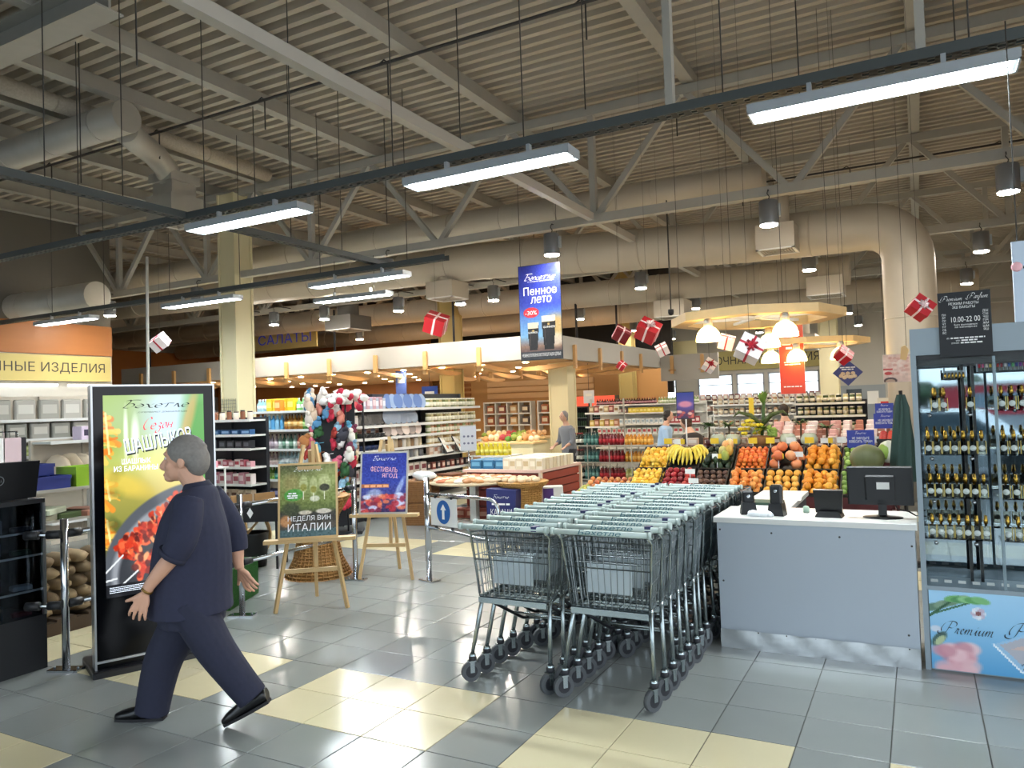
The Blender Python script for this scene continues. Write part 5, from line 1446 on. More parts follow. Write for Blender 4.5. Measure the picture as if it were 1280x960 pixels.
crate('green_crate', 'bright lime green plastic crate on the steel table', (-6.68, 4.2, 1.125), PI / 2, .32, .3, .17, mat('lime_plastic', '8fb82a', .4))
crate('blue_crate', 'dark blue plastic crate on the steel table', (-6.68, 3.84, 1.125), PI / 2, .3, .3, .11, mat('navy_plastic', '26347a', .4))
crate('blue_crate', 'smaller blue crate stacked behind the dark blue one', (-6.82, 3.86, 1.235), PI / 2, .2, .2, .1, mat('navy_plastic', '26347a', .4))
for k in range(4):
    b = MB().bbox(-.18, .18, -.16, .16, 0, .05, .012)
    item('folded_mat', b.mesh('folded_mat', mat('mat_%d' % k, ['a8a48c', '4a5a34', 'b07a64', 'c4cbb0'][k], .9)), (-6.72, 3.8 + .2 * (k % 3), .86 + (.05 if k == 3 else 0)), .2 * k, '%s folded mat on the lower shelf of the steel table' % ['grey', 'olive', 'rust coloured', 'pale green'][k], 'mat', 'mats under the steel table')
pt = thing('pallet', 'dark wooden pallet behind the chrome post at the left', 'pallet', (-6.5, 3.95, 0))
for k in range(5): MB().box(-.38, .38, -.6 + k * .26, -.44 + k * .26, .1, .12).build('plank', mat('dark_pallet', '4a3a2a', .8), pt)
for k in (-.34, 0, .34): MB().box(k - .04, k + .04, -.6, .6, 0, .1).build('bearer', mat('dark_pallet', '4a3a2a', .8), pt)
for r in range(5):
    for k in range(8):
        b = MB().ball((0, 0, .052), (.16, .078, .056), 10, 7, .08)
        item('firewood_bundle', b.mesh('bundle', mat('bundle_%d' % ((k + r) % 3), ['8f7a5c', 'a38c6a', '78644a'][(k + r) % 3], .9, noise=(12, .3))), (-6.32 + random.uniform(-.02, .02), 3.42 + .15 * k + (.05 if r % 2 else 0), .12 + .1 * r), random.uniform(-.15, .15), 'brown wrapped bundle, %s from the left in the %s layer on the dark pallet' % (ORD[k], ORD[r]), 'bundle', 'bundles stacked on the pallet')

# ---- round table of pastries, baskets, slatted island
rt = thing('round_table', 'round white pedestal table of pastries beyond the arrow gate', 'table', (-5.81, 9.55, 0))
MB().lathe([(.0, .60), (.64, .60), (.67, .615), (.67, .635), (0, .635)], 40).build('top', mat('light_tabletop', 'd8c4a0', .5), rt)
MB().box(-.05, .05, -.05, .05, .02, .6).build('pedestal', M_white, rt)
MB().lathe([(.33, 0), (.33, .015), (.05, .03)], 28).build('foot', M_white, rt)
pcol = ['d8b48c', 'e4cfae', 'c8905c', 'e8dcc8', 'c87a58', 'dcc4a4', 'b88458']
for k in range(64):
    a = k * 2.39996; r = .58 * math.sqrt((k + .5) / 64); c = pcol[(k * 3) % 7]
    b = MB().lathe([(.05, 0), (.066, .012), (.06, .03), (.035, .045), (0, .048)], 9, sx=1.15)
    item('pastry', b.mesh('pastry', mat('pastry_' + c, c, .7)), (-5.81 + r * math.cos(a), 9.55 + r * math.sin(a), .635), a, 'small pastry pack spread on the round white table', 'pastry', 'pastries on the round table')
for k in range(7):
    bx = pack_me('b0503c', 'd89a84', .14, .1, .1)
    item('red_pack', bx, (-5.95 + .17 * k - .2, 10.1 + .02 * (k % 2), .635), .05 * (k % 3), 'red packet standing along the back of the round table', 'pack', 'red packets on the round table') if k in (1, 2, 3) else None
for k in range(2):
    q = thing('wicker_box', 'square brown wicker box, %s of the two stacked by the gate' % ['lower', 'upper'][k], 'basket', (-6.56, 9.3, .33 * k), .3, 'stacked wicker boxes')
    MB().bbox(-.2, .2, -.2, .2, .0, .32, .015).build('body', mat('wicker_brown', '8a5f34', .7, noise=(30, .4, (1, 1, .4))), q)
    b = MB()
    for i in range(10):
        for e in range(4):
            b.bar(*[((-.205, -.205, .02 + i * .03), (.205, -.205, .02 + i * .03)), ((.205, -.205, .02 + i * .03), (.205, .205, .02 + i * .03)), ((.205, .205, .02 + i * .03), (-.205, .205, .02 + i * .03)), ((-.205, .205, .02 + i * .03), (-.205, -.205, .02 + i * .03))][e], .012, .016)
    tag(b.build('weave', mat('wicker_brown', '8a5f34'), q), kind='stuff')
b = MB()
for k in range(9): b.ball((random.uniform(-.15, .15), random.uniform(-.12, .12), .05), (.1, .08, .06), 9, 6, .2)
tag(b.build('plastic_wrap', mat('thin_white_plastic', 'e4e8ea')), 'crumpled clear plastic wrap on the stacked wicker boxes', 'plastic wrap').location = (-6.56, 9.3, .66)
tag(MB().prismz([(-.2, -.1), (.15, -.2), (.2, .1), (-.1, .2)], 0, .03).build('cardboard_flap', mat('brown_card', '6a3f24', .8)), 'brown cardboard piece leaning behind the wicker boxes', 'cardboard').location = (-6.3, 9.7, .68)
bpk = pack_me('a8503c', 'd8a890', .2, .16, .14)
for k in range(3): item('red_onion_bag', bpk, (-5.95 + .2 * k - .3, 9.9, .02 + .0), .2 * k, 'reddish bag on the floor behind the round table', 'bag', 'reddish bags behind the table')
wicker('wicker_bin', 'tapered wicker bin of buns right of the round table', -4.95, 9.45, [(.2, .0), (.21, .06), (.27, .55), (.36, .615), (.36, .635)], n=32, m=mat('wicker_light', 'bd9150', .65))
for i in range(16):
    a = i * 2.4; r = .068 * math.sqrt(i)
    item('bread_roll', MB().ball((0, 0, .03), (.06, .05, .035), 8, 5, .1).mesh('roll', mat('pastry_e4cfae', 'e4cfae')), (-4.95 + r * math.cos(a), 9.45 + r * math.sin(a), .635), a, 'pale roll heaped in the wicker bin', 'bread', 'rolls in the wicker bin')
M_redslat = mat('red_slat', '8f3a2c', .5, noise=(5, .15))
isl = thing('slatted_island', 'red slatted display island carrying blue and cream boxes', 'display island', (-5.6, 10.75, 0))
MB().box(-.62, .62, -.72, .72, .02, .70).build('core', mat('dark_red', '4a1d18', .7), isl)
MB().box(-.67, .67, -.77, .77, .70, .74).build('top', mat('pink_white_edge', 'd8b8ac', .5), isl)
for k in range(5):
    z = .06 + k * .128
    MB().box(.62, .65, -.72, .72, z, z + .11).build('slat', M_redslat, isl); MB().box(-.62, .62, -.75, -.72, z, z + .11).build('slat', M_redslat, isl)
for y in (-.74, .74): MB().box(.64, .68, y - .03, y + .03, 0, .7).build('corner_post', mat('cream_post', 'd8c8b0', .5), isl)
bx = pack_me('2f6f96', '6aa8c8', .2, .14, .14)
for k in range(3):
    for j in range(3):
        item('blue_gift_box', bx, (-6.12 + .22 * j, 10.2 + .2 * k, .74), 0, 'blue printed box on the slatted island, %s in the %s row' % (ORD[j], ORD[k]), 'box', 'blue boxes on the island')
bx = pack_me('dccfb0', 'eee6d0', .11, .1, .17); by = pack_me('e8dfc8', 'c8b48a', .11, .1, .17)
for k in range(9):
    for j in range(6):
        item('cream_pack', (bx, by)[(k + j) % 2], (-5.55 + .113 * j, 10.12 + .13 * k, .74), 0, 'cream packet on the slatted island, %s in the %s row from the front' % (ORD[j], ORD[k]), 'pack', 'cream packets on the island')
for k in range(12):
    item('pastry_pack', MB().ball((0, 0, .03), (.08, .06, .035), 8, 5, .15).mesh('pastry_pack', mat('pastry_' + pcol[k % 7], pcol[k % 7])), (-6.05 + .11 * (k % 6), 11.0 + .14 * (k // 6), .74), k, 'flat pastry pack at the far end of the slatted island', 'pastry', 'pastries on the island')
kz2 = thing('city_sign', 'navy box sign with white lettering beside the round table', 'sign', (-5.06, 8.98, .0), .12)
MB().prism([(-.2, 0), (.2, 0), (.24, .56), (-.2, .58)], 0, .2).build('box', mat('navy_sign', '232a66', .5), kz2)
text('city_lettering', 'КАЗАНИ', M_textw, kz2, -.14, .17, .22, .31, -.003, .02)
print_lines(M_textw, kz2, [(-.12, .15, .36, .025)])
script('logo_lettering', 'Бәхетле', M_textw, kz2, -.1, .13, .45, .5, -.003, .1)
pbx = thing('purple_carton', 'purple and white carton at the foot of the slatted island', 'carton', (-4.72, 9.95, 0), .5)
MB().box(-.14, .14, -.12, .12, 0, .52).build('body', M_white, pbx); MB().box(-.143, .0, -.123, .123, .02, .5).build('purple_side', mat('purple_print', '5a3a8a', .5), pbx)
yb = bottle_me('d8c41f', 'e8e04a', 'f0e67a', .22, .045, False)
yt = thing('oil_table', 'low white table carrying yellow bottles behind the slatted island', 'table', (-7.0, 12.3, 0))
MB().box(-.4, .45, -.25, .25, .78, .80).build('top', M_white, yt)
for sx in (-.37, .42):
    for sy in (-.22, .22): MB().box(sx - .015, sx + .015, sy - .015, sy + .015, 0, .78).build('leg', M_white, yt)
for k in range(14): item('yellow_bottle', yb, (-7.3 + .1 * (k % 7), 12.18 + .12 * (k // 7), .8), 0, 'yellow bottle on the low table behind the slatted island', 'bottle', 'yellow bottles on the low table')

# ---- wine and juice rack with rounded wire shelves
wr = thing('wine_rack', 'wire rack of wines and juices in the centre behind the trolleys', 'shelf unit', (-6.85, 15.2, 0))
for z in (.06, .43, .79):
    s = MB(); P = [(0, 0), (1.75, 0), (1.95, .08), (2.05, .25), (2.05, .5), (0, .5)]
    s.prismz(P, z - .02, z).build('shelf', M_galv, wr)
for x in (0.02, .5, 1.0, 1.5, 1.98): MB().box(x - .012, x + .012, .44, .47, 0, 1.08).build('upright', M_galv, wr); MB().box(x - .008, x + .008, -.01 if x < 1.7 else .1, .01 if x < 1.7 else .12, 0, .84).build('front_wire', M_galv, wr)
for z, lv in ((.06, 'lowest'), (.43, 'middle'), (.79, 'top')):
    L = (-6.85, 15.2, z)
    row([bottle_me('12211a', '8a1a20', 'e4e0d4', .27, .038)], 4, L, 0, .02, .36, .1, 0, 'wine_bottle', 'white labelled wine bottle, %s shelf of centre rack' % lv, 'bottle', 'bottles on the wine rack', rows=2)
    row([bottle_me('2c5a58', '1a3230', '6a9a94', .28, .04)], 4, L, 0, .38, .72, .1, 0, 'wine_bottle', 'teal bottle on the %s shelf of the centre rack' % lv, 'bottle', 'bottles on the wine rack', rows=2)
    row([bottle_me('6a1018', 'c8c0b4', 'b0202c', .27, .042)], 7, L, 0, .74, 1.28, .1, 0, 'juice_bottle', 'red labelled bottle on the %s shelf of the centre rack' % lv, 'bottle', 'bottles on the wine rack', rows=2)
    row([bottle_me('c8862a' if z > .1 else 'b8b86a', 'e0d8c0', 'e4b45a' if z > .1 else 'dcdca0', .24, .042)], 7, L, 0, 1.3, 1.9, .16, 0, 'juice_bottle', '%s juice bottle on the %s shelf of the centre rack' % ('orange' if z > .1 else 'pale green', lv), 'bottle', 'bottles on the wine rack', rows=2)
row([pack_me('e4d8cc', 'a83040', .16, .1, .14)], 4, (-6.85, 15.2, 0), 0, .74, 1.3, .33, 1.08, 'wine_pack', 'white and red pack on the centre wire rack', 'pack', 'packs on the wine rack') if False else None

# ---- fruit stand
fs = thing('fruit_stand', 'dark red two tier fruit stand behind the counter', 'display stand', (-3.02, 8.3, 0))
M_maroon = mat('maroon_board', '4a1a1c', .5); M_blackcrate = mat('crate_black', '17181a', .5)
MB().box(0, 2.75, .02, 1.4, 0, .42).build('base', M_maroon, fs)
MB().prismz([(0, 1.0), (2.75, 1.0), (2.75, 1.4), (0, 1.4)], .42, 1.08).build('back_step', M_maroon, fs)
MB().box(-.02, 2.77, .98, 1.75, 1.08, 1.105).build('ledge', M_maroon, fs)
MB().box(0, 2.75, .0, .02, .42, .70).build('front_board', M_maroon, fs)
b = MB(); b.bar((0, .43, .82), (2.75, .43, .82), .02, .05); b.build('divider_rail', M_maroon, fs)
TILT = .62


def fruit_crate(k, tier, w=.375):
    """open black crate on the sloped tier"""
    x = -3.0 + w * k + w / 2; y0, z0 = (8.33, .62) if tier == 0 else (8.74, .84)
    t = thing('fruit_crate', 'black slanted fruit crate, %s from the left in the %s tier' % (ORD[k], ['lower', 'upper'][tier]), 'crate', (x, y0, z0), 0, 'crates on the fruit stand'); t.rotation_euler = (TILT, 0, 0)
    L = .40; a = w / 2 - .012
    MB().box(-a, a, 0, L, -.01, 0).build('floor_panel', M_blackcrate, t)
    for q in ((-a, -a + .012, 0, L), (a - .012, a, 0, L), (-a, a, 0, .012), (-a, a, L - .012, L)): MB().box(*q, 0, .085).build('side', M_blackcrate, t)
    return t, x, y0, z0, a, L


def heap(k, tier, mk, n, r, name, label, cat, group, layers=2, shape=None):
    t, x, y0, z0, a, L = fruit_crate(k, tier)
    M = Matrix.Translation((x, y0, z0)) @ Matrix.Rotation(TILT, 4, 'X')
    c = 0
    for ly in range(layers):
        m = max(.02, a - r - ly * r * .8); nx = max(1, int((2 * m) / (1.95 * r)) + 1); ny = max(1, int((L - 2 * r - .02 - ly * r * 1.2) / (1.85 * r)) + 1)
        for j in range(ny):
            for i in range(nx):
                if c >= n: return
                u = -m + 2 * m * (i / (nx - 1) if nx > 1 else .5) + (r * .45 if j % 2 else -r * .2) * .6; v = .02 + r + ly * r * .7 + (L - .04 - 2 * r - ly * r * 1.4) * (j / (ny - 1) if ny > 1 else .5)
                p = M @ Vector((u + random.uniform(-.1, .1) * r, v + random.uniform(-.1, .1) * r, .03 + r * .9 + ly * r * 1.45))
                o = item(name, mk[c % len(mk)], p, random.uniform(0, 6), label, cat, group, tilt=(random.uniform(-.6, .6), random.uniform(-.6, .6))); c += 1


def fruit_me(hexs, r, sx=1, sz=1, nm='fruit', stem=True, bump=None):
    out = []
    for i, h in enumerate(hexs):
        b = MB().m(0).ball((0, 0, 0), (r * sx, r * sx, r * sz), 10, 7, .015)
        if stem: b.m(1).lathe([(r * .12, 0), (r * .08, r * .06), (0, r * .07)], 5, (0, 0, r * sz * .97))
        out.append(b.mesh(nm, [mat('fruit_' + h, h, .42), mat('fruit_stem', '4a4a24', .8)]))
    return out


lemon = [MB().lathe([(0, -.043), (.01, -.038), (.024, -.022), (.028, 0), (.024, .022), (.01, .038), (0, .043)], 9).xform(Matrix.Rotation(1.2, 4, 'X')).mesh('lemon', mat('fruit_' + h, h, .4)) for h in ('e8b93a', 'e2a82c', 'eec85a')]
heap(0, 1, lemon, 80, .027, 'lemon', 'small yellow lemon in the upper left crate of the fruit stand', 'lemon', 'lemons in the upper crate', 3)
heap(0, 0, lemon, 80, .027, 'lemon', 'small yellow lemon in the lower left crate of the fruit stand', 'lemon', 'lemons in the lower crate', 3)
# bananas: bunches of curved fruit
t, x, y0, z0, a, L = fruit_crate(1, 1)
Mb = Matrix.Translation((x, y0, z0)) @ Matrix.Rotation(TILT, 4, 'X')
for q in range(3):
    bt = thing('banana_bunch', 'yellow banana bunch, %s of three in the upper tier' % ['left', 'middle', 'right'][q], 'bananas', Mb @ Vector(((q - 1) * .03, .35, .08)), 0, 'banana bunches')
    bt.rotation_euler = (TILT, 0, 0)
    for k in range(8):
        an = -PI / 2 + (q - 1) * .62 + ((k % 4) - 1.5) * .17; up_ = k // 4; sgn = 1 if an > -PI / 2 else -1; pts = []; rr = []
        for i in range(8):
            f = i / 7; rad = .02 + (.27 - .05 * up_) * f; aa = an + sgn * .5 * math.sin(f * PI) * abs(an + PI / 2)
            pts.append((rad * math.cos(aa), rad * math.sin(aa), .03 * up_ + .05 * math.sin(f * PI))); rr.append([.006, .012, .018, .02, .02, .018, .013, .005][i])
        MB().tube(pts, rr, 7).build('banana', mat('banana_%d' % (k % 2), ['dcc03a', 'e6cf58'][k % 2], .45), bt)
    MB().ball((0, 0, .02), (.02, .02, .02), 7, 5).build('stem', mat('banana_stem', '7a7a34', .7), bt)
heap(1, 0, fruit_me(['8f1a22', 'a8242c', '74141c', 'b84038'], .036), 40, .036, 'apple', 'dark red apple in the lower tier under the bananas', 'apple', 'red apples')
heap(2, 1, fruit_me(['26361f', '1e2c1c', '34452a'], .042, .85, 1.3), 20, .042, 'avocado', 'dark green avocado in the upper tier right of the bananas', 'avocado', 'avocados', 2)
Mc = Matrix.Translation((-3.0 + .375 * 2.5, 8.74, .84)) @ Matrix.Rotation(TILT, 4, 'X')
for k, (u, v, h) in enumerate(((.08, .30, 'd89a5a'), (.13, .22, 'c8a44a'), (.06, .2, 'b8b06a'), (.12, .33, 'e0b87a'), (.1, .12, '9aa44a'))):
    item('mango', fruit_me([h], .055, .85, 1.2)[0], Mc @ Vector((u, v, .17)), k, '%s mango on the avocado crate' % ['orange', 'golden', 'olive', 'pale orange', 'green'][k], 'mango', 'mangoes')
heap(2, 0, fruit_me(['5a3f34', '463028', '6a4c3c'], .034, 1, .9), 34, .034, 'kiwi', 'brown kiwi in the lower tier under the avocados', 'kiwi', 'kiwis')
heap(3, 1, fruit_me(['e0702a', 'e88434', 'd86222'], .027), 90, .027, 'tangerine', 'small orange tangerine in the upper tier', 'tangerine', 'tangerines', 3)
heap(3, 0, fruit_me(['e08a3a', 'e89a4a', 'd87c30'], .04), 30, .04, 'orange', 'orange in the lower tier under the tangerines', 'orange', 'oranges under the tangerines')
heap(4, 1, fruit_me(['d87a4a', 'e08c5a', 'cc6a40', 'e49a6a'], .06, 1, .92), 14, .06, 'grapefruit', 'big blushing grapefruit in the upper tier', 'grapefruit', 'grapefruits')
heap(4, 0, fruit_me(['e0a03a', 'e6ac48'], .042), 18, .042, 'orange', 'yellow orange fruit in the lower tier under the grapefruits', 'orange', 'oranges under the grapefruits', 1)
heap(5, 1, fruit_me(['e89a2c', 'eea83c', 'e08c22'], .04), 34, .04, 'orange', 'orange in the upper crate beside the grapefruits', 'orange', 'oranges beside the grapefruits')
heap(5, 0, fruit_me(['e89a2c', 'eea83c', 'e08c22'], .04), 30, .04, 'orange', 'orange in the lower crate left of the monitor', 'orange', 'oranges left of the monitor')
heap(6, 1, fruit_me(['8aa84a', '9ab85a', '6a8a3a'], .034), 34, .034, 'lime', 'green lime in the rightmost upper crate', 'lime', 'limes')
heap(6, 0, fruit_me(['7a9a44', '8aa84a'], .036), 20, .036, 'lime', 'green lime in the rightmost lower crate', 'lime', 'limes')
ml = thing('melon', 'dark striped melon behind the monitor', 'melon', (-.47, 8.28, 1.06)); MB().ball((0, 0, 0), (.16, .14, .14), 18, 12).build('flesh', mat('melon_skin', '5a5f3a', .5, noise=(12, .35, (1, 1, .2))), ml); MB().tube([(0, 0, .13), (.01, 0, .16)], .008, 6).build('stem', mat('fruit_stem', '4a4a24'), ml)
tag(MB().box(-.1, .1, -.09, .09, 0, .43).build('melon_block', M_maroon), 'maroon block carrying the melon on the fruit stand', 'block').location = (-.47, 8.28, .5)
nt = thing('net_bag', 'white net bag of green fruit right of the limes', 'bag', (-.3, 8.95, 1.0)); MB().ball((0, 0, .08), (.1, .1, .12), 12, 8, .05).build('net', mat('net_white', 'd0d4c4', .7), nt); MB().ball((-.03, -.03, .08), (.08, .08, .09), 10, 6).build('fruit', mat('fruit_8aa84a', '8aa84a'), nt)
# green pears and peaches at the left end on a low crate
low = crate('pear_crate', 'low pale crate of pears and peaches left of the lemons', (-3.42, 8.75, .38), 0, .72, .8, .16, mat('pale_crate', 'b8a878', .6))
tag(MB().box(-3.78, -3.06, 8.35, 9.15, 0, .38).build('crate_base', M_maroon), 'maroon base under the pear crate', 'base')
pear = [MB().lathe([(0, 0), (.024, .004), (.036, .028), (.03, .055), (.016, .075), (.009, .086), (0, .088)], 9).mesh('pear', mat('fruit_' + h, h, .45)) for h in ('b8b45a', 'a8a84a', 'c8bc6a')]
for k in range(32): item('pear', pear[k % 3], (-3.72 + .085 * (k % 8), 8.42 + .09 * (k // 8), .53 + .03 * (k // 8)), k, 'yellow green pear at the left end of the fruit stand', 'pear', 'pears at the left end', tilt=(random.uniform(-.5, .5), random.uniform(-.5, .5)))
pe = fruit_me(['d8884a', 'e0a060', 'c86a44'], .036)
for k in range(32): item('peach', pe[k % 3], (-3.72 + .085 * (k % 8), 8.8 + .085 * (k // 8), .62 + .035 * (k // 8)), k, 'orange pink peach behind the pears', 'peach', 'peaches behind the pears')
# tomatoes at the right end
crate('tomato_crate', 'dark crate of red tomatoes at the right end of the stand', (-.28, 9.35, 1.105), 0, .26, .5, .1, M_blackcrate)
to = fruit_me(['c03a30', 'd04a3a', 'a82c28'], .042)
for k in range(18): item('tomato', to[k % 3], (-.36 + .08 * (k % 3), 9.15 + .08 * ((k // 3) % 6), 1.16 + .03 * ((k // 3) % 6) * .5), k, 'red tomato in the crate at the right end', 'tomato', 'tomatoes at the right end')
# price tags on sticks
M_ytag = mat('yellow_tag', 'e8c42a', .5)
TAGS = [(-2.62, 1), (-2.2, 0), (-1.98, 1), (-1.55, 0), (-1.32, 2), (-1.12, 0), (-.92, 1), (-.78, 2), (-.62, 0), (-2.78, 0), (-1.75, 0), (-.45, 2)]
for k, (x, c) in enumerate(sorted(TAGS)):
    t = thing('price_tag', '%s price tag on the fruit stand ledge, %s from the left' % (['yellow', 'white and yellow', 'white'][c], ORD[k]), 'price tag', (x, 9.27, 1.105), 0, 'price tags on the ledge')
    MB().box(-.004, .004, -.002, .002, 0, .06).build('stick', M_white, t)
    if c == 1: MB().box(-.08, .0, -.003, 0, .05, .11).build('white_card', M_white, t); MB().box(0, .05, -.003, 0, .05, .11).build('yellow_card', M_ytag, t)
    else: MB().box(-.05, .05, -.003, 0, .05, .12).build('card', M_ytag if c == 0 else M_white, t)
for k, (x, y, z, c) in enumerate(((-2.05, 8.72, 1.02, 1), (-1.38, 8.72, 1.02, 0), (-1.18, 8.74, 1.04, 2), (-2.22, 8.3, .78, 2), (-2.26, 8.32, .88, 2))):
    t = thing('price_card', '%s price card stuck in the fruit, %s from the left' % (['yellow', 'white and yellow', 'white'][c], ORD[[2, 4, 3, 1, 0][k]]), 'price tag', (x, y, z), 0, 'price cards in the fruit')
    MB().box(-.055, .055, -.003, 0, 0, .055).build('card', M_white if c else M_ytag, t)
    if c == 1: MB().box(.01, .055, -.004, -.003, 0, .055).build('yellow_half', M_ytag, t)
    MB().box(-.004, .004, -.002, 0, -.12, 0).build('stick', M_white, t)
# glass bowls, plants and flowers on the ledge
M_bowlglass = mat('bowl_glass', 'b8c4b4', .1, spec=.8)
for k, x in enumerate((-2.24, -2.05, -1.4, -1.16)):
    t = thing('glass_bowl', 'round glass bowl on the fruit stand ledge, %s from the left' % ORD[k], 'bowl', (x, 9.6, 1.105), 0, 'glass bowls on the ledge')
    MB().lathe([(.04, 0), (.09, .03), (.1, .08), (.08, .13), (.06, .15)], 16).build('bowl', M_bowlglass, t); MB().ball((0, 0, .07), (.06, .06, .05), 9, 6, .2).build('filling', mat('greenish_filling', '7a8a6a', .8), t)
M_leaf = mat('leaf_green', '3f5f2c', .6, rnd=.15); M_leafy = mat('leaf_light', '6a8a3a', .6)


def leaf_fan(b, c, n, L, w, up, spread=1.0):
    for k in range(n):
        a = k * 2.4; el = up + random.uniform(-.35, .35); d = Vector((math.cos(a) * math.cos(el) * spread, math.sin(a) * math.cos(el) * spread, math.sin(el))).normalized(); s = d.cross(Vector((0, 0, 1))).normalized()
        p = Vector(c); l = L * random.uniform(.7, 1.1)
        q = [p, p + d * l * .35 + s * w, p + d * l * .75 + s * w * .6 - Vector((0, 0, l * .08)), p + d * l - Vector((0, 0, l * .25)), p + d * l * .75 - s * w * .6 - Vector((0, 0, l * .08)), p + d * l * .35 - s * w]
        b._add([tuple(v) for v in q], [(0, 1, 2, 5), (2, 3, 4, 5)], False)


for k, (x, h) in enumerate(((-2.38, .24), (-2.13, .24), (-1.27, .26), (-.98, .2))):
    t = thing('potted_plant', 'small palm-like plant on the fruit stand ledge, %s from the left' % ORD[k], 'plant', (x, 9.75, 1.105), 0, 'small plants on the ledge')
    MB().lathe([(.04, 0), (.055, .07), (.045, .07), (0, .06)], 12).build('pot', M_maroon, t); MB().tube([(0, 0, .06), (.005, 0, h)], .012, 6).build('stem', mat('plant_stem', '4a3a24', .8), t)
    b = MB(); leaf_fan(b, (0, 0, h), 18, .17, .022, .4); b.build('leaves', M_leaf, t)
fa = thing('flower_arrangement', 'tall arrangement of yellow flowers and a pineapple crown on the fruit stand', 'flowers', (-1.7, 9.6, 1.105))
MB().lathe([(.09, 0), (.12, .05), (.13, .12), (.1, .13)], 16).build('basket', mat('wicker_brown', '8a5f34'), fa)
b = MB()
for k in range(30): a = k * 2.4; r = .05 + .03 * math.sqrt(k); b.ball((-.12 + r * math.cos(a) * .7, r * math.sin(a) * .7, .16 + .05 * (k % 4)), (.028, .028, .022), 7, 5, .3)
b.build('yellow_blossoms', mat('blossom_yellow', 'e0c832', .7), fa)
b = MB(); leaf_fan(b, (.02, 0, .2), 26, .22, .03, .3); leaf_fan(b, (.03, 0, .5), 16, .25, .02, .9, .6); b.build('leaves', M_leafy, fa)
MB().tube([(0, 0, .12), (.02, 0, .3), (.04, 0, .55)], .02, 7).build('stem', M_leaf, fa)
b = MB()
for s in (-1, 1): b.tube([(.0, 0, .25), (s * .12, -.02, .38), (s * .26, -.04, .42), (s * .33, -.04, .36)], [.03, .03, .02, .006], 6)
b.build('long_leaves', mat('leaf_dark', '46552a', .6), fa)
b = MB()
for k in range(10): b.ball((.1 + .03 * (k % 3), -.05, .14 + .03 * (k // 3)), (.03, .03, .03), 7, 5, .2)
b.build('green_fruit', mat('fruit_8aa84a', '8aa84a'), fa)
# yellow vertical ribbon sign
tag(MB().box(-.03, .03, 0, .004, 0, .26).build('yellow_ribbon', M_ytag), 'vertical yellow tag hanging left of the tall flowers', 'tag').location = (-1.86, 9.85, 1.44)
tag(MB().tube([(-1.86, 9.86, 1.1), (-1.86, 9.86, 1.7)], .005, 5).build('tag_stick', M_white), 'thin stick of the vertical yellow tag', 'stick')
# boxes on the ledge behind: low goods
for k in range(12):
    bx = pack_me(['b89a84', 'd8c4b0', '8a5a44', 'c8b4a4'][k % 4], 'e4dcd0', .14, .1, .09)
    item('dried_fruit_pack', bx, (-2.85 + .21 * k, 9.93, 1.105), .1 * (k % 3), 'brown dried fruit pack at the back of the ledge, %s from the left' % ORD[k], 'pack', 'dried fruit packs')
# blue notices
M_navy = mat('notice_blue', '2c3a92', .5)
for k, (x, y, z, w, h) in enumerate(((-.565, 9.0, 1.115, .27, .195), (-.335, 9.55, 1.3, .24, .17), (-.36, 10.1, 1.42, .2, .16))):
    t = thing('blue_notice', 'blue notice with white lettering behind the monitor, %s' % ['nearest and lowest', 'middle one', 'farthest and highest'][k], 'sign', (x, y, z), .03, 'blue notices over the fruit')
    MB().box(-w / 2, w / 2, 0, .006, 0, h).build('board', M_navy, t)
    text('notice_lettering', 'НЕ ЗАБУДЬТЕ\nВЗВЕСИТЬ ТОВАР!', M_textw, t, -w * .42, w * .42, h * .3, h * .62, -.003, .02)
    script('logo_lettering', 'Бәхетле', M_textw, t, -w * .2, w * .2, h * .78, h * .92, -.003, .1)
    MB().box(-.006, .006, .006, .012, -(z - (1.105 if y < 10.06 else 0)), h * .9).build('stick', M_white, t)
# poster on a stick left of the stand
ps = thing('stick_poster', 'small blue beer festival poster on a white stick at the left of the fruit', 'poster', (-2.62, 9.55, 1.105), .05)
c4 = Canvas(24, 40, '2a3a8c').vgrad([(0, '24348a'), (.5, '5a4a9a'), (1, '402a4a')]); c4.ell(.5, .45, .4, .12, 'd88aa0', .9, .5)
for k in range(20): c4.ell(rg.random(), .72 + .25 * rg.random(), .12, .05, ['a83a44', 'd86a5a', '6a2a4a', 'e0b0a0'][k % 4], .9, .5)
MB().box(-.115, .115, 0, .008, .35, .70).build('board', M_shelfk, ps); c4.build('print', M_print, ps, -.107, .107, .36, .69, -.002); MB().box(-.008, .008, .008, .016, 0, .4).build('stick', M_white, ps)
# folded dark green parasol
pa = thing('folded_parasol', 'folded dark green parasol standing beside the perfume cabinet', 'parasol', (-.15, 8.45, 0))
MB().tube([(0, 0, .03), (0, 0, 1.72)], .018, 8).build('pole', M_blackmetal, pa); MB().lathe([(.16, 0), (.16, .03), (.03, .05)], 16).build('foot', M_blackmetal, pa)
b = MB(); n = 24
for i, (z, r) in enumerate(((.82, .09), (1.0, .1), (1.3, .075), (1.55, .06), (1.68, .03))):
    for k in range(n): q = r * (1 + .28 * (1 if k % 4 < 2 else -1)); b.v.append((q * math.cos(2 * PI * k / n + z), q * math.sin(2 * PI * k / n + z), z))
for i in range(4):
    for k in range(n): j = (k + 1) % n; b.f.append([i * n + k, i * n + j, (i + 1) * n + j, (i + 1) * n + k]); b.mi.append(0); b.sm.append(True)
b.build('folded_canopy', mat('parasol_green', '1f3a34', .7), pa)
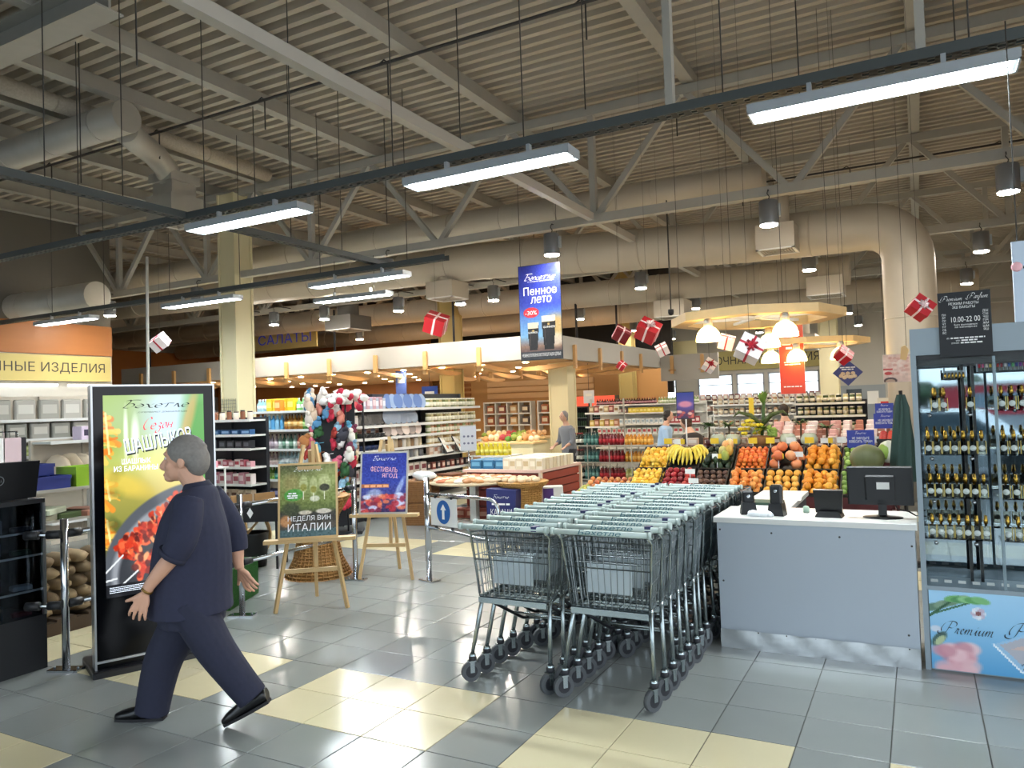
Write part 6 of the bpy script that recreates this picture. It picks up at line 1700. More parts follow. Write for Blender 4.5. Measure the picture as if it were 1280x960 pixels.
# ================================================================ BULKHEAD, BAKERY, HANGING THINGS, BACK WALL
M_bulk = mat('bulkhead_white', 'a7a49d', .6); M_soffit = mat('bulkhead_soffit', 'd0a878', .6)
bh = thing('bulkhead', 'long white bulkhead canopy over the bakery', 'canopy', (0, 0, 0)); bh['kind'] = 'structure'
MB().box(-23.3, -7.5, 16.0, 16.12, 2.8, 3.36).build('front_fascia', M_bulk, bh)
MB().box(-7.62, -7.5, 16.12, 24.6, 2.8, 3.36).build('side_fascia', M_bulk, bh)
MB().box(-23.3, -7.62, 16.12, 24.6, 2.78, 2.84).build('soffit', M_soffit, bh)
for k in range(5): MB().box(-23.2, -7.7, 24.62 + k * .01, 24.66, 2.0 + k * .16, 2.13 + k * .16).build('slat', M_orange, bh) if False else None
MB().box(-7.5, -5.6, 24.5, 24.62, 2.35, 3.2).build('rear_fascia', M_bulk, bh)
for k in range(4): MB().tube([(-22.5 + 4 * k, 16.5, 3.3), (-22.5 + 4 * k, 16.5, 4.6)], .03, 6).build('hanger', M_shelfk, bh)
for y in (18, 21): MB().tube([(-7.7, y, 3.3), (-7.7, y, 4.6)], .03, 6).build('hanger', M_shelfk, bh)
for i in range(12):
    for j in range(4):
        tag(MB().lathe([(.075, 0), (.07, -.006), (0, -.006)], 12).build('downlight', mat('downlight_lens', 'fff4e0', .4, emit=SOFFIT_E, emis_hex='ffe9c8')), 'small round downlight in the bakery canopy, %s from the right, %s row' % (ORD[i], ORD[j]), 'downlight', 'downlights in the canopy').location = (-8.6 - 1.25 * i, 16.8 + 2 * j, 2.775)
M_bracket = mat('bracket_wood', 'c49a64', .5, noise=(6, .15))


def bracket(x, y, rz, label):
    t = thing('wooden_bracket', label, 'bracket', (x, y, 2.8), rz, 'wooden brackets of the canopy')
    MB().prism([(-.055, -.22), (.055, -.22), (.055, .34), (.04, .37), (-.04, .37), (-.055, .34)], -.07, 0).build('upright_board', M_bracket, t)
    b = MB(); P = [(-.14, -.1), (.25, -.16), (.8, -.22), (1.3, -.22), (1.5, -.18), (1.55, -.14), (1.3, -.12), (.6, -.09), (.2, -.06)]
    b.prism([(px, pz) for px, pz in P], -.11, .11); b.xform(Matrix.Rotation(PI / 2, 4, 'Z')); b.build('wing_board', M_bracket, t)
    return t


for k in range(9): bracket(-9.45 - 1.6 * k, 16.0, 0, 'wooden bracket on the long front of the white bulkhead, %s from the right' % ORD[k])
for k in range(4): bracket(-7.5, 17.3 + 1.7 * k, PI / 2, 'wooden bracket on the side of the white bulkhead, %s from the front' % ORD[k])
for k in range(2): bracket(-7.1 + 1.0 * k, 24.5, 0, 'wooden bracket on the rear white fascia, %s from the left' % ORD[k])
for k in range(6):
    t = bracket(-9.0 - 1.5 * (k % 3), 18.4 + 1.8 * (k // 3), .0, 'wooden wing hanging under the canopy soffit, %s from the right in the %s row' % (ORD[k % 3], ['front', 'back'][k // 3])); t.location.z = 2.72

# bakery back wall: orange slats and cubby shelves
bw = thing('bakery_shelving', 'orange slatted bakery wall with cubby shelves under the canopy', 'wall unit', (-22.5, 26.4, 0))
MB().box(0, 14.6, .1, .2, 0, 3.3).build('panel', mat('bakery_panel', 'b98850', .6), bw)
for k in range(6): MB().box(0, 6.4, 0, .1, 1.95 + k * .2, 2.08 + k * .2).build('slat', M_orange, bw)
for k in range(3): MB().box(7.2, 11.8, 0.02, .1, 2.0 + k * .24, 2.2 + k * .24).build('slat', mat('pale_orange_wood', 'd4a878', .5), bw)
for x0 in (7.2, 9.6):
    for zz in (.95, 1.4, 1.85): MB().box(x0, x0 + 2.1, -.3, .1, zz - .025, zz + .025).build('shelf', M_white, bw)
    for i in range(5): MB().box(x0 + i * .52 - .025, x0 + i * .52 + .025, -.3, .1, .5, 1.87).build('divider', M_white, bw)
    for i in range(4):
        for zz in (.975, 1.425):
            bx = pack_me(['8a4a3c', 'c8a070', '5a4a44', 'd8c8a8', 'a8603c'][(i + int(zz * 10)) % 5], 'e4d8c0', .3, .2, .3)
            item('bread_carton', bx, (-22.5 + x0 + .26 + i * .52, 26.25, zz), 0, 'bread carton in the %s cubby row of the bakery wall' % ('lower' if zz < 1 else 'upper'), 'carton', 'cartons in the bakery cubbies')
for i in range(2):
    f = thing('drinks_fridge', 'glass door drinks fridge with red header beyond the bakery, %s one' % ['left', 'right'][i], 'fridge', (-11.2 + 1.0 * i, 24.9, 0))
    MB().box(0, .9, 0, .7, 0, 1.95).build('body', mat('fridge_dark', '26282c', .4), f); MB().box(0, .9, -.03, .0, 1.6, 1.95).build('header', mat('fridge_red', 'b8402c', .5, emit=.8), f); MB().box(.05, .85, -.02, 0, .2, 1.55).build('door_pane', M_darkglass, f)
    for z in (.3, .6, .9, 1.2):
        s = MB().box(.06, .84, -.012, -.006, z - .02, z).build('shelf', M_shelfw, f)
        b = MB()
        for k in range(9): b.box(.09 + k * .083, .14 + k * .083, -.014, -.006, z, z + .18)
        tag(b.build('cans', mat('can_green_%d' % (int(z * 10) % 3), ['4a6a44', '3a5a6a', '6a5a3a'][int(z * 10) % 3], .4), f), kind='stuff')
# counters with baskets below the canopy
for k, (x, y, w, lb) in enumerate(((-12.25, 16.9, 1.7, 'left'), (-9.2, 17.1, 1.6, 'middle'), (-10.4, 19.6, 2.2, 'rear'))):
    t = thing('bakery_table', 'cream bakery table under the canopy, %s one' % lb, 'table', (x, y, 0))
    MB().bbox(-w / 2, w / 2, -.4, .4, .74, .8, .01).build('top', M_ply, t); MB().box(-w / 2 + .05, w / 2 - .05, -.35, .35, 0, .74).build('body', M_cream, t)
    for j in range(int(w / .17)):
        c = ['d8b48c', 'c8905c', '8aa048', 'b0404a', 'e4cfae', 'd8c890', '5a8a3a'][(j * 3 + k) % 7]
        for q in range(2):
            item('basket_goods', MB().ball((0, 0, .06), (.09, .08, .08), 8, 6, .12).mesh('loaf', mat('pastry_' + c, c, .7)), (x - w / 2 + .12 + j * .165, y - .2 + .3 * q, .8 + .05 * (j % 2)), j, 'round loaf or pack on the %s bakery table, %s row' % (lb, ['front', 'back'][q]), 'bread', 'goods on the %s bakery table' % lb)
rk = shelf_unit('snack_rack', 'open wire rack of snacks beside the grey shirted man', (-7.55, 18.0, 0), 0, .9, .45, [.4, .75, 1.1, 1.45], 1.8, M_galv, M_galv, 1, back=False)
row([pack_me('b89a70', 'e8d8b0', .12, .1, .16), pack_me('8a3a30', 'e0b8a0', .12, .1, .18), pack_me('d8d0c0', '8a6a40', .12, .1, .15)], 6, (-7.55, 18.0, 0), 0, .05, .85, .2, 1.45, 'snack_pack', 'snack pack on the top shelf of the wire rack under the canopy', 'pack', 'snack packs')
row([pack_me('c8a84a', 'e8d8a0', .12, .1, .16), pack_me('a86a44', 'e0b8a0', .12, .1, .18)], 6, (-7.55, 18.0, 0), 0, .05, .85, .2, 1.1, 'snack_pack', 'snack pack on the second shelf of the wire rack under the canopy', 'pack', 'snack packs')
row([pack_me('d8c8a8', '8a5a40', .12, .1, .16)], 6, (-7.55, 18.0, 0), 0, .05, .85, .2, .75, 'snack_pack', 'snack pack on the third shelf of the wire rack under the canopy', 'pack', 'snack packs')

# refrigerated shelves in the rear middle
M_lit = mat('lit_shelf_white', 'eef2f4', .5, emit=1.2)
rf = (-9.0, 22.2, 0)
shelf_unit('refrigerated_rack', 'long white refrigerated rack behind the wine rack', rf, 0, 3.4, .6, [.3, .72, 1.02, 1.36, 1.62], 1.66, M_shelfw, M_white, 3)
row([bottle_me('3a1a1c', 'a83a30', 'b0808a', .2, .045)], 24, rf, 0, .05, 2.0, .12, 1.62, 'sauce_bottle', 'dark red bottle on top of the white refrigerated rack', 'bottle', 'bottles on the refrigerated rack')
row([bottle_me('8aa06a', 'd8d8c0', 'e0e4d0', .2, .045)], 15, rf, 0, 2.05, 3.3, .12, 1.62, 'sauce_bottle', 'green grey bottle on top of the white refrigerated rack', 'bottle', 'bottles on the refrigerated rack')
row([pack_me('d8c03a', 'f0e08a', .12, .1, .16)], 9, rf, 0, 1.1, 2.2, .12, 1.36, 'butter_pack', 'yellow pack on the second shelf of the refrigerated rack', 'pack', 'packs on the refrigerated rack')
row([pack_me('8a6a64', 'd8ccc4', .14, .1, .14)], 7, rf, 0, .05, 1.05, .12, 1.36, 'sausage_pack', 'brown pack on the second shelf of the refrigerated rack', 'pack', 'packs on the refrigerated rack')
row([pack_me('a83a44', 'e8d8d4', .12, .1, .2)], 8, rf, 0, 2.3, 3.3, .12, 1.02, 'juice_carton', 'red and white carton on the refrigerated rack', 'carton', 'cartons on the refrigerated rack')
row([pack_me('e4e8ea', '9ab0c0', .12, .1, .16)], 15, rf, 0, .05, 2.2, .12, 1.02, 'milk_carton', 'white carton on the third shelf of the refrigerated rack', 'carton', 'cartons on the refrigerated rack')
row([pack_me('d8dcd8', 'a84048', .13, .1, .18)], 20, rf, 0, .05, 3.3, .12, .72, 'milk_carton', 'pale carton on the fourth shelf of the refrigerated rack', 'carton', 'cartons on the refrigerated rack')
# dairy wall in the back
dw = (-8.7, 32.0, 0)
shelf_unit('dairy_wall_rack', 'long white dairy rack under the back windows', dw, 0, 5.4, .8, [.3, .75, 1.2, 1.65], 1.7, M_shelfw, M_white, 4)
for z, lv, cols in ((1.65, 'top', ['8a4a44', 'b89a94', 'd8b0a4', '5a3a34']), (1.2, 'second', ['a86a54', 'd8c4b8', '6a5a60', 'c8a090']), (.75, 'third', ['d8dcd8', '8a9a7a', 'c8d0c4', 'e4e8e4']), (.3, 'lowest', ['e4e4e0', 'b8c0b8', 'd0c8c0'])):
    row([pack_me(c, 'e8e4dc', .2, .12, .24) for c in cols], 22, dw, 0, .05, 5.35, .15, z, 'dairy_pack', 'dairy pack on the %s shelf of the back wall rack' % lv, 'pack', 'dairy packs on the back wall')
# middle racks between fruit and dairy
for k, (lx, ly, w, cols, lb) in enumerate(((-4.6, 19.0, 2.2, ['6a4a3a', 'c8b090', '3a3030', 'a87a50'], 'left'), (-2.2, 16.0, 1.3, ['4a5a3a', '8a8a60', '2f3a2a', 'c8c090'], 'right'))):
    L = (lx, ly, 0)
    shelf_unit('grocery_rack', 'grocery rack beyond the fruit stand, %s one' % lb, L, 0, w, .5, [.35, .7, 1.0, 1.3, 1.55], 1.6, M_shelfw if k == 0 else M_shelfk, M_white if k == 0 else M_shelfk, 2)
    for zi, z in enumerate((1.55, 1.3, 1.0, .7)):
        row([jar_me(c, 'd8d0c0', 'e0d8c4', .17, .05) for c in cols], int(w / .13), L, 0, .05, w - .05, .12, z, 'grocery_jar', 'jar on the %s shelf of the %s grocery rack' % (ORD[zi], lb), 'jar', 'jars on the %s grocery rack' % lb)
mt = thing('sweets_table', 'table heaped with pink and brown packs behind the fruit stand', 'table', (-1.2, 12.6, 0))
MB().box(-.9, .9, -.4, .4, .0, .98).build('body', M_maroon, mt); MB().box(-.95, .95, -.45, .45, .98, 1.02).build('top', M_maroon, mt)
for k in range(40):
    c = ['d8a8a0', 'e4d0c8', 'b87a64', 'f0e0dc', '8a5a4a'][k % 5]
    item('sweets_pack', pack_me(c, 'f4ece4', .14, .1, .1 + .06 * (k // 10)), (-2.0 + .17 * (k % 10), 12.3 + .18 * (k // 10), 1.02), k * .3, 'pink or brown sweets pack behind the fruit stand, %s in the %s row' % (ORD[k % 10], ORD[k // 10]), 'pack', 'sweets behind the fruit stand')
# fridge cabinets right at the back
t = thing('red_price_board', 'white board with red blocks beside the perfume cabinet at the back', 'board', (-.42, 14.5, 0))
MB().box(-.2, .35, 0, .03, 0, 1.62).build('board', M_shelfw, t)
for k in range(2): MB().box(-.15 + .3 * k, .0 + .3 * k, -.004, 0, 1.38, 1.56).build('red_block', mat('red_print2', 'c03a34', .6), t)
MB().box(-.15, .3, -.004, 0, .95, 1.12).build('red_block', mat('red_print2', 'c03a34'), t); MB().box(-.15, .3, -.004, 0, .6, .85).build('green_block', mat('pale_green', 'b8c8a0', .6), t)

# ---- strip-lit cooler under the left wall sign
lc = thing('display_cooler', 'pale cooler canopy with white light strips along the left wall', 'cooler', (-17.95, 4.0, 0))
MB().box(.0, .9, 0, 8.0, 2.15, 2.5).build('canopy', M_wallgrey, lc); MB().box(.0, .5, 0, 8.0, 0, .5).build('plinth', M_wallgrey, lc)
for k in range(5): MB().box(.88, .93, .2 + k * 1.55, 1.5 + k * 1.55, 2.5, 2.54).build('light_strip', mat('strip_lit', 'ffffff', .4, emit=3.5), lc)
for z in (.6, 1.0, 1.4, 1.8): MB().box(0, .6, 0, 8, z - .03, z).build('shelf', M_shelfw, lc)
for z, lv in ((.6, 'lowest'), (1.0, 'second'), (1.4, 'third'), (1.8, 'top')):
    row([pack_me('d8d4d0', '8a7a7a', .3, .2, .24), pack_me('a89a98', 'e0dcd8', .3, .2, .26), pack_me('55565c', 'b8b8b8', .3, .2, .22)], 20, (-17.34, 4.2, 0), PI / 2, 0, 7.6, .1, z, 'cooler_pack', 'pale pack on the %s shelf of the left wall cooler' % lv, 'pack', 'packs in the left wall cooler')

# ---- wall signs
M_signy = mat('sign_khaki', 'b3a668', .6)
s1 = thing('department_sign', 'khaki wall sign with dark lettering at the left edge', 'sign', (-17.95, 12.0, 0), PI / 2)
MB().box(-4.6, 0, -.06, 0, 2.66, 3.27).build('board', M_signy, s1)
text('sign_lettering', 'ННЫЕ ИЗДЕЛИЯ', mat('sign_ink', '2a2a28', .5), s1, -2.78, -.16, 2.83, 3.1, -.062)
s2 = thing('department_sign', 'khaki hanging sign with blue lettering САЛАТЫ', 'sign', (-19.9, 20, 0))
MB().box(-1.6, 1.5, 0, .06, 4.02, 4.76).build('board', mat('sign_yellow', 'dcd08a', .6), s2)
text('sign_lettering', 'САЛАТЫ', mat('sign_ink_blue', '2c3fae', .5, emit=.15), s2, -1.3, 1.25, 4.22, 4.58, -.003, .02)
for x in (-1.2, 1.2): MB().tube([(x, .03, 4.7), (x, .03, 6.6)], .015, 5).build('hanger', M_rod, s2)
s3 = thing('department_sign', 'khaki sign with dark lettering over the back windows', 'sign', (0, 32.9, 0))
MB().box(-9.2, -3.3, 0, .06, 2.9, 3.72).build('board', M_signy, s3)
text('sign_lettering', 'МОЛОЧНАЯ ПРОДУКЦИЯ', mat('sign_ink', '2a2a28'), s3, -8.6, -3.45, 3.08, 3.5, -.003)
s4 = thing('pennant_sign', 'pale yellow sign seen over the rear fascia', 'sign', (-7.9, 28.5, 0))
MB().box(-1.4, .6, 0, .05, 3.2, 3.95).build('board', mat('pale_yellow_sign', 'cfc79a', .6), s4); MB().tube([(-1, .02, 3.9), (-1, .02, 6.5)], .012, 5).build('hanger', M_rod, s4)

# ---- blue beer banner
bb = thing('beer_banner', 'blue hanging banner with two glasses of dark beer', 'banner', (-5.55, 11.45, 2.46))
c5 = Canvas(64, 130, '24308a').vgrad([(0, '20286e'), (.42, '2a3aa2'), (.55, '4a78c0'), (.75, '7ab0dc'), (.86, '8a6a5a'), (1, '2a2630')])
c5.ell(.9, .66, .3, .12, 'c89a4a', .8, .8, .2); c5.ell(.85, .80, .2, .07, 'e0d0b8', .7, .6)
for (x0, x1, y0, y1) in ((.18, .45, .61, .90), (.53, .86, .55, .90)):
    w = x1 - x0; c5.poly([(x0, y0), (x1, y0), (x1 - w * .02, y0 + .12), (x1 - w * .15, y1), (x0 + w * .15, y1), (x0 + w * .02, y0 + .12)], '120c0c'); c5.poly([(x0, y0), (x1, y0), (x1 - .01, y0 + .06), (x0 + .01, y0 + .06)], 'e8d8b4'); c5.line(x0 + w * .2, y0 + .1, x0 + w * .25, y1 - .05, .008, '5a4a44', .7)
    c5.ell((x0 + x1) / 2, y0 + .085, .03, .012, 'c8a860', .9, .3)
c5.ell(.28, .5, .19, .055, 'c8283a', 1, .06); c5.rect(0, .915, 1, 1, '33363c'); c5.grain(.05, 2)
MB().box(-.395, .395, 0, .01, 0, 1.62).build('board', M_shelfk, bb); c5.build('print', M_print, bb, -.385, .385, .01, 1.61, -.003)
script('logo_lettering', 'Бәхетле', M_textw, bb, -.28, .3, 1.36, 1.47, -.006, .1)
text('small_lettering', 'СУПЕРМАРКЕТ ДОМАШНЕЙ ЕДЫ', M_textw, bb, -.22, .27, 1.325, 1.345, -.006)
text('headline_lettering', 'Пенное', M_textw, bb, -.3, .32, 1.105, 1.245, -.006, .03)
text('headline_lettering', 'лето', M_textw, bb, -.17, .22, .96, 1.075, -.006, .03, .1)
text('badge_lettering', '-30%', M_textw, bb, -.28, -.06, .77, .84, -.006, .03)
text('glass_lettering', 'GUINNESS', M_textw, bb, -.24, -.06, .455, .485, -.006, .02); text('glass_lettering', 'GUINNESS', M_textw, bb, .05, .27, .53, .565, -.006, .02)
text('footer_lettering', 'ЧРЕЗМЕРНОЕ УПОТРЕБЛЕНИЕ АЛКОГОЛЯ ВРЕДИТ ВАШЕМУ ЗДОРОВЬЮ', M_textw, bb, -.36, .36, .05, .115, -.006, .01)
for x in (-.35, .35): MB().tube([(x, .005, 1.62), (x, .005, 4.05)], .005, 5).build('cord', M_rod, bb)
# orange banner
ob = thing('orange_banner', 'orange red hanging banner with white lettering left of the cream column', 'banner', (-1.92, 14.0, 1.74))
c6 = Canvas(20, 60, 'd8502c').vgrad([(0, 'e08a44'), (.3, 'd8502c'), (1, 'd2442c')]); c6.ell(.35, .12, .14, .05, 'f0e8e0', .9, .4)
MB().box(-.21, .21, 0, .008, 0, 1.55).build('board', M_shelfw, ob); c6.build('print', M_print, ob, -.205, .205, .005, 1.545, -.002)
print_lines(M_textw, ob, [(-.15, .15, .86, .04), (-.09, .08, .79, .035), (-.13, .13, .55, .018), (-.12, .14, .51, .018), (-.15, .15, .12, .02)], -.005)
for x in (-.18, .18): MB().tube([(x, .004, 1.55), (x, .004, 4.8)], .004, 5).build('cord', M_rod, ob)
# meat poster by the cabinet
mp = thing('meat_poster', 'pale poster with a red roast motif at the left of the perfume cabinet', 'poster', (-.235, 11.21, 1.84))
c7 = Canvas(40, 46, 'e4c8bc').grain(.1, 4, 3)
for k in range(40): c7.ell(.2 + .7 * rg.random(), .1 + .6 * rg.random(), .08, .05, ['e8d0c8', 'd8a89c', 'f0e0d8', 'c88a7c'][k % 4], .6, .6)
c7.ell(.18, .68, .14, .06, 'c03a34', .95, .2); c7.ell(.25, .95, .25, .12, '3a2a28', .9, .2); c7.ell(.25, .97, .18, .08, 'c8a890', .9, .2); c7.rect(.0, .5, .35, .56, 'c84a44', .9)
MB().box(-.16, .17, 0, .006, 0, .37).build('board', M_shelfw, mp); c7.build('print', M_print, mp, -.155, .165, .003, .367, -.002)
for x in (-.13, .13): MB().tube([(x, .003, .37), (x, .003, 4.66)], .003, 4).build('cord', M_rod, mp)
MB().prism([(.05, .3), (.12, .28), (.16, .42), (.12, .48), (.07, .46)], -.012, -.004).build('bread_board', M_ply, mp)
# blue diamond
dm = thing('blue_diamond', 'dark blue diamond sign with pale food picture under the wooden hoop', 'sign', (-.78, 10.6, 1.98))
b = MB().prism([(0, -.17), (.18, 0), (0, .17), (-.18, 0)], 0, .008); b.build('board', mat('diamond_navy', '3a4078', .5), dm)
b = MB()
for k in range(9): b.ball((-.08 + .02 * k, -.004, -.04 + .03 * math.sin(k * 2)), (.03, .002, .025), 7, 4)
b.build('food_picture', mat('food_picture', 'd8c0a0', .6), dm); print_lines(M_textw, dm, [(-.09, .09, .06, .014), (-.07, .07, .035, .014)], -.003)
MB().tube([(0, .004, .17), (0, .004, 4.75)], .003, 4).build('cord', M_rod, dm)

# ---- wooden hoops with bell lamps
M_bell = mat('bell_glass', 'f6dfae', .3, emit=BELL_E, emis_hex='ffd78a')


def hoop(cx, cy, z, R, label):
    t = thing('wooden_hoop', label, 'hanging hoop', (cx, cy, z)); n = 8
    for k in range(n):
        a0, a1 = 2 * PI * k / n + .1, 2 * PI * (k + 1) / n + .1
        P = [(R * math.cos(a0), R * math.sin(a0)), (R * math.cos(a1), R * math.sin(a1)), ((R - .2) * math.cos(a1), (R - .2) * math.sin(a1)), ((R - .2) * math.cos(a0), (R - .2) * math.sin(a0))]
        MB().prismz(P, .0, .10).build('plank', M_ply, t)
    for k in range(3):
        a = k * PI / 3; MB().bar((R * .9 * math.cos(a), R * .9 * math.sin(a), .05), (-R * .9 * math.cos(a), -R * .9 * math.sin(a), .05 + .001 * k), .05, .03).build('spoke', M_white, t)
    for k in range(4):
        a = k * PI / 2 + .5; MB().tube([(R * .9 * math.cos(a), R * .9 * math.sin(a), .1), (R * .9 * math.cos(a), R * .9 * math.sin(a), 3.85)], .0035, 5).build('cord', M_rod, t)
    return t


def bell(x, y, z, label, s=1.0, top=.2):
    t = thing('bell_lamp', label, 'lamp', (x, y, z), 0, 'bell lamps under the hoops')
    MB().lathe([(.14 * s, 0), (.138 * s, .04 * s), (.12 * s, .10 * s), (.085 * s, .145 * s), (.05 * s, .165 * s)], 18).lathe([(.0, .012), (.13 * s, .012)], 18).build('glass_bell', M_bell, t)
    MB().lathe([(.05 * s, .165 * s), (.05 * s, .25 * s), (.03 * s, .26 * s), (0, .26 * s)], 14).build('neck', M_galv, t)
    MB().tube([(0, 0, .255 * s), (0, 0, top)], .006, 5).build('cord', M_white, t)


hoop(-1.7, 9.5, 2.62, 1.02, 'round plywood hoop with lamps above the fruit stand')
hoop(-1.75, 14.9, 2.62, 1.05, 'second plywood hoop with lamps farther back')
for k, (x, y, z) in enumerate(((-2.08, 8.68, 2.36), (-1.7, 10.42, 2.36), (-1.25, 8.72, 2.36))): bell(x, y, z, 'glowing bell lamp under the near wooden hoop, %s from the left' % ORD[k], 1.0, .265)
for k, (x, y, z) in enumerate(((-2.28, 14.1, 2.31), (-1.83, 13.97, 2.31), (-1.14, 14.17, 2.31))): bell(x, y, z, 'glowing bell lamp under the farther wooden hoop, %s from the left' % ORD[k], 1.2, .315)
# lamps that sit inside the hoop opening hang from its spokes
# ---- hanging gift boxes
M_giftred = mat('gift_red', 'b81e2a', .4); M_giftdark = mat('gift_dark_red', '7a1420', .4); M_giftwhite = mat('gift_white', 'ece4e2', .5); M_ribw = mat('ribbon_pale', 'f0d8d8', .5); M_ribr = mat('ribbon_red', 'b82436', .5)


def gift(x, y, z, s, m, mr, rot, label, bow=True, ztop=6.86):
    t = thing('gift_box', label, 'gift box', (x, y, z), 0, 'gift boxes hanging from the roof'); q = s / 2
    R = Matrix.LocRotScale(None, __import__('mathutils').Euler(rot), None)
    MB().bbox(-q, q, -q * .9, q * .9, -q * .8, q * .8, s * .02).xform(R).build('box', m, t)
    MB().box(-q * 1.03, q * 1.03, -q * .93, q * .93, q * .45, q * .84).xform(R).build('lid', m, t)
    b = MB(); e = .006 * s / .28
    b.box(-q * .1, q * .1, -q * .95, q * .95, -q * .83, q * .87); b.box(-q * 1.06, q * 1.06, -q * .1, q * .1, -q * .83, q * .87); b.xform(R); b.build('ribbon', mr, t)
    if bow:
        b = MB()
        for k in range(7):
            a = k * 2 * PI / 7; L = q * .55
            b.tube([(0, 0, q * .86), (L * .6 * math.cos(a), L * .6 * math.sin(a), q * 1.15), (L * math.cos(a), L * math.sin(a), q * 1.0), (L * .4 * math.cos(a), L * .4 * math.sin(a), q * .88)], [(q * .1, .002)] * 4, 6)
        b.xform(R); b.build('bow', mr, t)
    MB().tube([(0, 0, 0), (0, 0, ztop - z)], .002, 4).build('thread', M_rod, t)


gift(-8.7, 13.0, 3.45, .42, M_giftred, M_ribw, (.5, .35, .4), 'large red gift box hanging left of the blue banner', False)
gift(-12.0, 9.0, 3.06, .27, M_giftwhite, M_ribr, (.6, -.5, .3), 'white gift box with red ribbon hanging above the screen', False)
gift(-4.32, 12.0, 2.83, .25, M_giftdark, M_ribw, (.5, .5, .5), 'dark red gift box left of the large red one, right of the banner', False)
gift(-3.54, 11.0, 2.76, .30, M_giftred, M_ribw, (.7, .5, .2), 'large bright red gift box right of the blue banner', True)
gift(-3.63, 12.0, 2.53, .18, M_giftwhite, M_ribr, (.6, -.4, .3), 'small white gift box just under the bright red one', False)
gift(-4.34, 12.0, 2.31, .13, M_giftred, M_ribw, (.7, .7, .2), 'smallest red gift box by the canopy corner', False)
gift(-1.95, 9.0, 2.36, .17, M_giftwhite, M_ribr, (.4, .3, .2), 'white gift box beside the leftmost bell lamp', False)
gift(-1.5, 8.0, 2.2, .24, M_giftwhite, M_ribr, (1.2, .5, .2), 'large white gift box with a red bow among the bell lamps', True)
gift(-2.4, 10.0, 2.14, .15, M_giftwhite, M_ribr, (1.1, .6, .3), 'small white gift box in front of the back sign', True)
gift(.06, 9.0, 2.58, .2, M_giftred, M_ribw, (1.2, .7, .2), 'dark red gift box with pale bow beside the opening hours board', True)
gift(-.78, 10.05, 2.18, .17, M_giftred, M_ribw, (.8, .7, .4), 'red gift box just above the blue diamond', False)
# ---- security camera on a pole
cmr = thing('security_camera', 'small dark dome camera on a thin pole right of the blue banner', 'camera', (-3.55, 12.3, 3.16))
MB().tube([(0, 0, .06), (0, 0, 2.02)], .012, 6).build('pole', M_rod, cmr); MB().lathe([(.0, -.05), (.04, -.035), (.05, 0), (.05, .05), (0, .06)], 12).build('dome', M_blackmetal, cmr)
# ---- hanging rods for lamps of the bakery side: blue info signs on the yellow column
for k, (x, y, z, w, h) in enumerate(((-12.6, 17.0, 2.0, .35, .8), (-11.45, 16.7, 1.75, .5, .55), (-7.8, 18.9, 1.7, .3, .35))):
    t = thing('info_sign', 'blue info sign near the yellow column, %s from the left' % ORD[k], 'sign', (x, y, z), 0, 'blue signs under the canopy')
    MB().box(-w / 2, w / 2, 0, .02, 0, h).build('board', [mat('info_blue', '4a64b0', .5), mat('info_blue2', '2a4aa0', .5), mat('info_white', 'd8dce4', .5)][k], t)
    MB().box(-w * .3, w * .3, -.004, 0, h * .55, h * .75).build('white_field', M_white, t); MB().tube([(0, .01, h), (0, .01, 2.78 - z)], .006, 5).build('cord', M_rod, t)
# ================================================================ PEOPLE
M_skin = mat('skin', 'c99a80', .5, noise=(18, .06)); M_hairgrey = mat('hair_grey', '77736e', .7, noise=(60, .3)); M_suit = mat('navy_cloth', '23263c', .85, noise=(40, .15), bump=(5.5, .55)); M_suit2 = mat('navy_cloth_trousers', '1f2236', .85, noise=(40, .15), bump=(6, .6)); M_shoe = mat('black_shoe', '0c0c0e', .3)


def remesh(o, vox, sm=4, fac=.5):
    m = o.modifiers.new('remesh', 'REMESH'); m.mode = 'VOXEL'; m.voxel_size = vox; m.use_smooth_shade = True
    if sm: s = o.modifiers.new('smooth', 'SMOOTH'); s.factor = fac; s.iterations = sm
    return o


def spl(pts, k=5):
    """smooth path through (x,y,z,r...) points"""
    P = [np.array(p, float) for p in pts]; P = [2 * P[0] - P[1]] + P + [2 * P[-1] - P[-2]]; out = []
    for i in range(1, len(P) - 2):
        for j in range(k):
            t = j / k; a, b, c, d = P[i - 1], P[i], P[i + 1], P[i + 2]
            out.append(.5 * (2 * b + (c - a) * t + (2 * a - 5 * b + 4 * c - d) * t * t + (3 * b - a - 3 * c + d) * t ** 3))
    out.append(P[-2]); return out


def limb(b, pts, n=14, k=5):
    pts = [tuple(p) if len(p) > 4 else (*p[:3], p[3], p[3]) for p in pts]
    q = spl(pts, k); b.tube([tuple(p[:3]) for p in q], [(p[3], p[4]) for p in q], n)


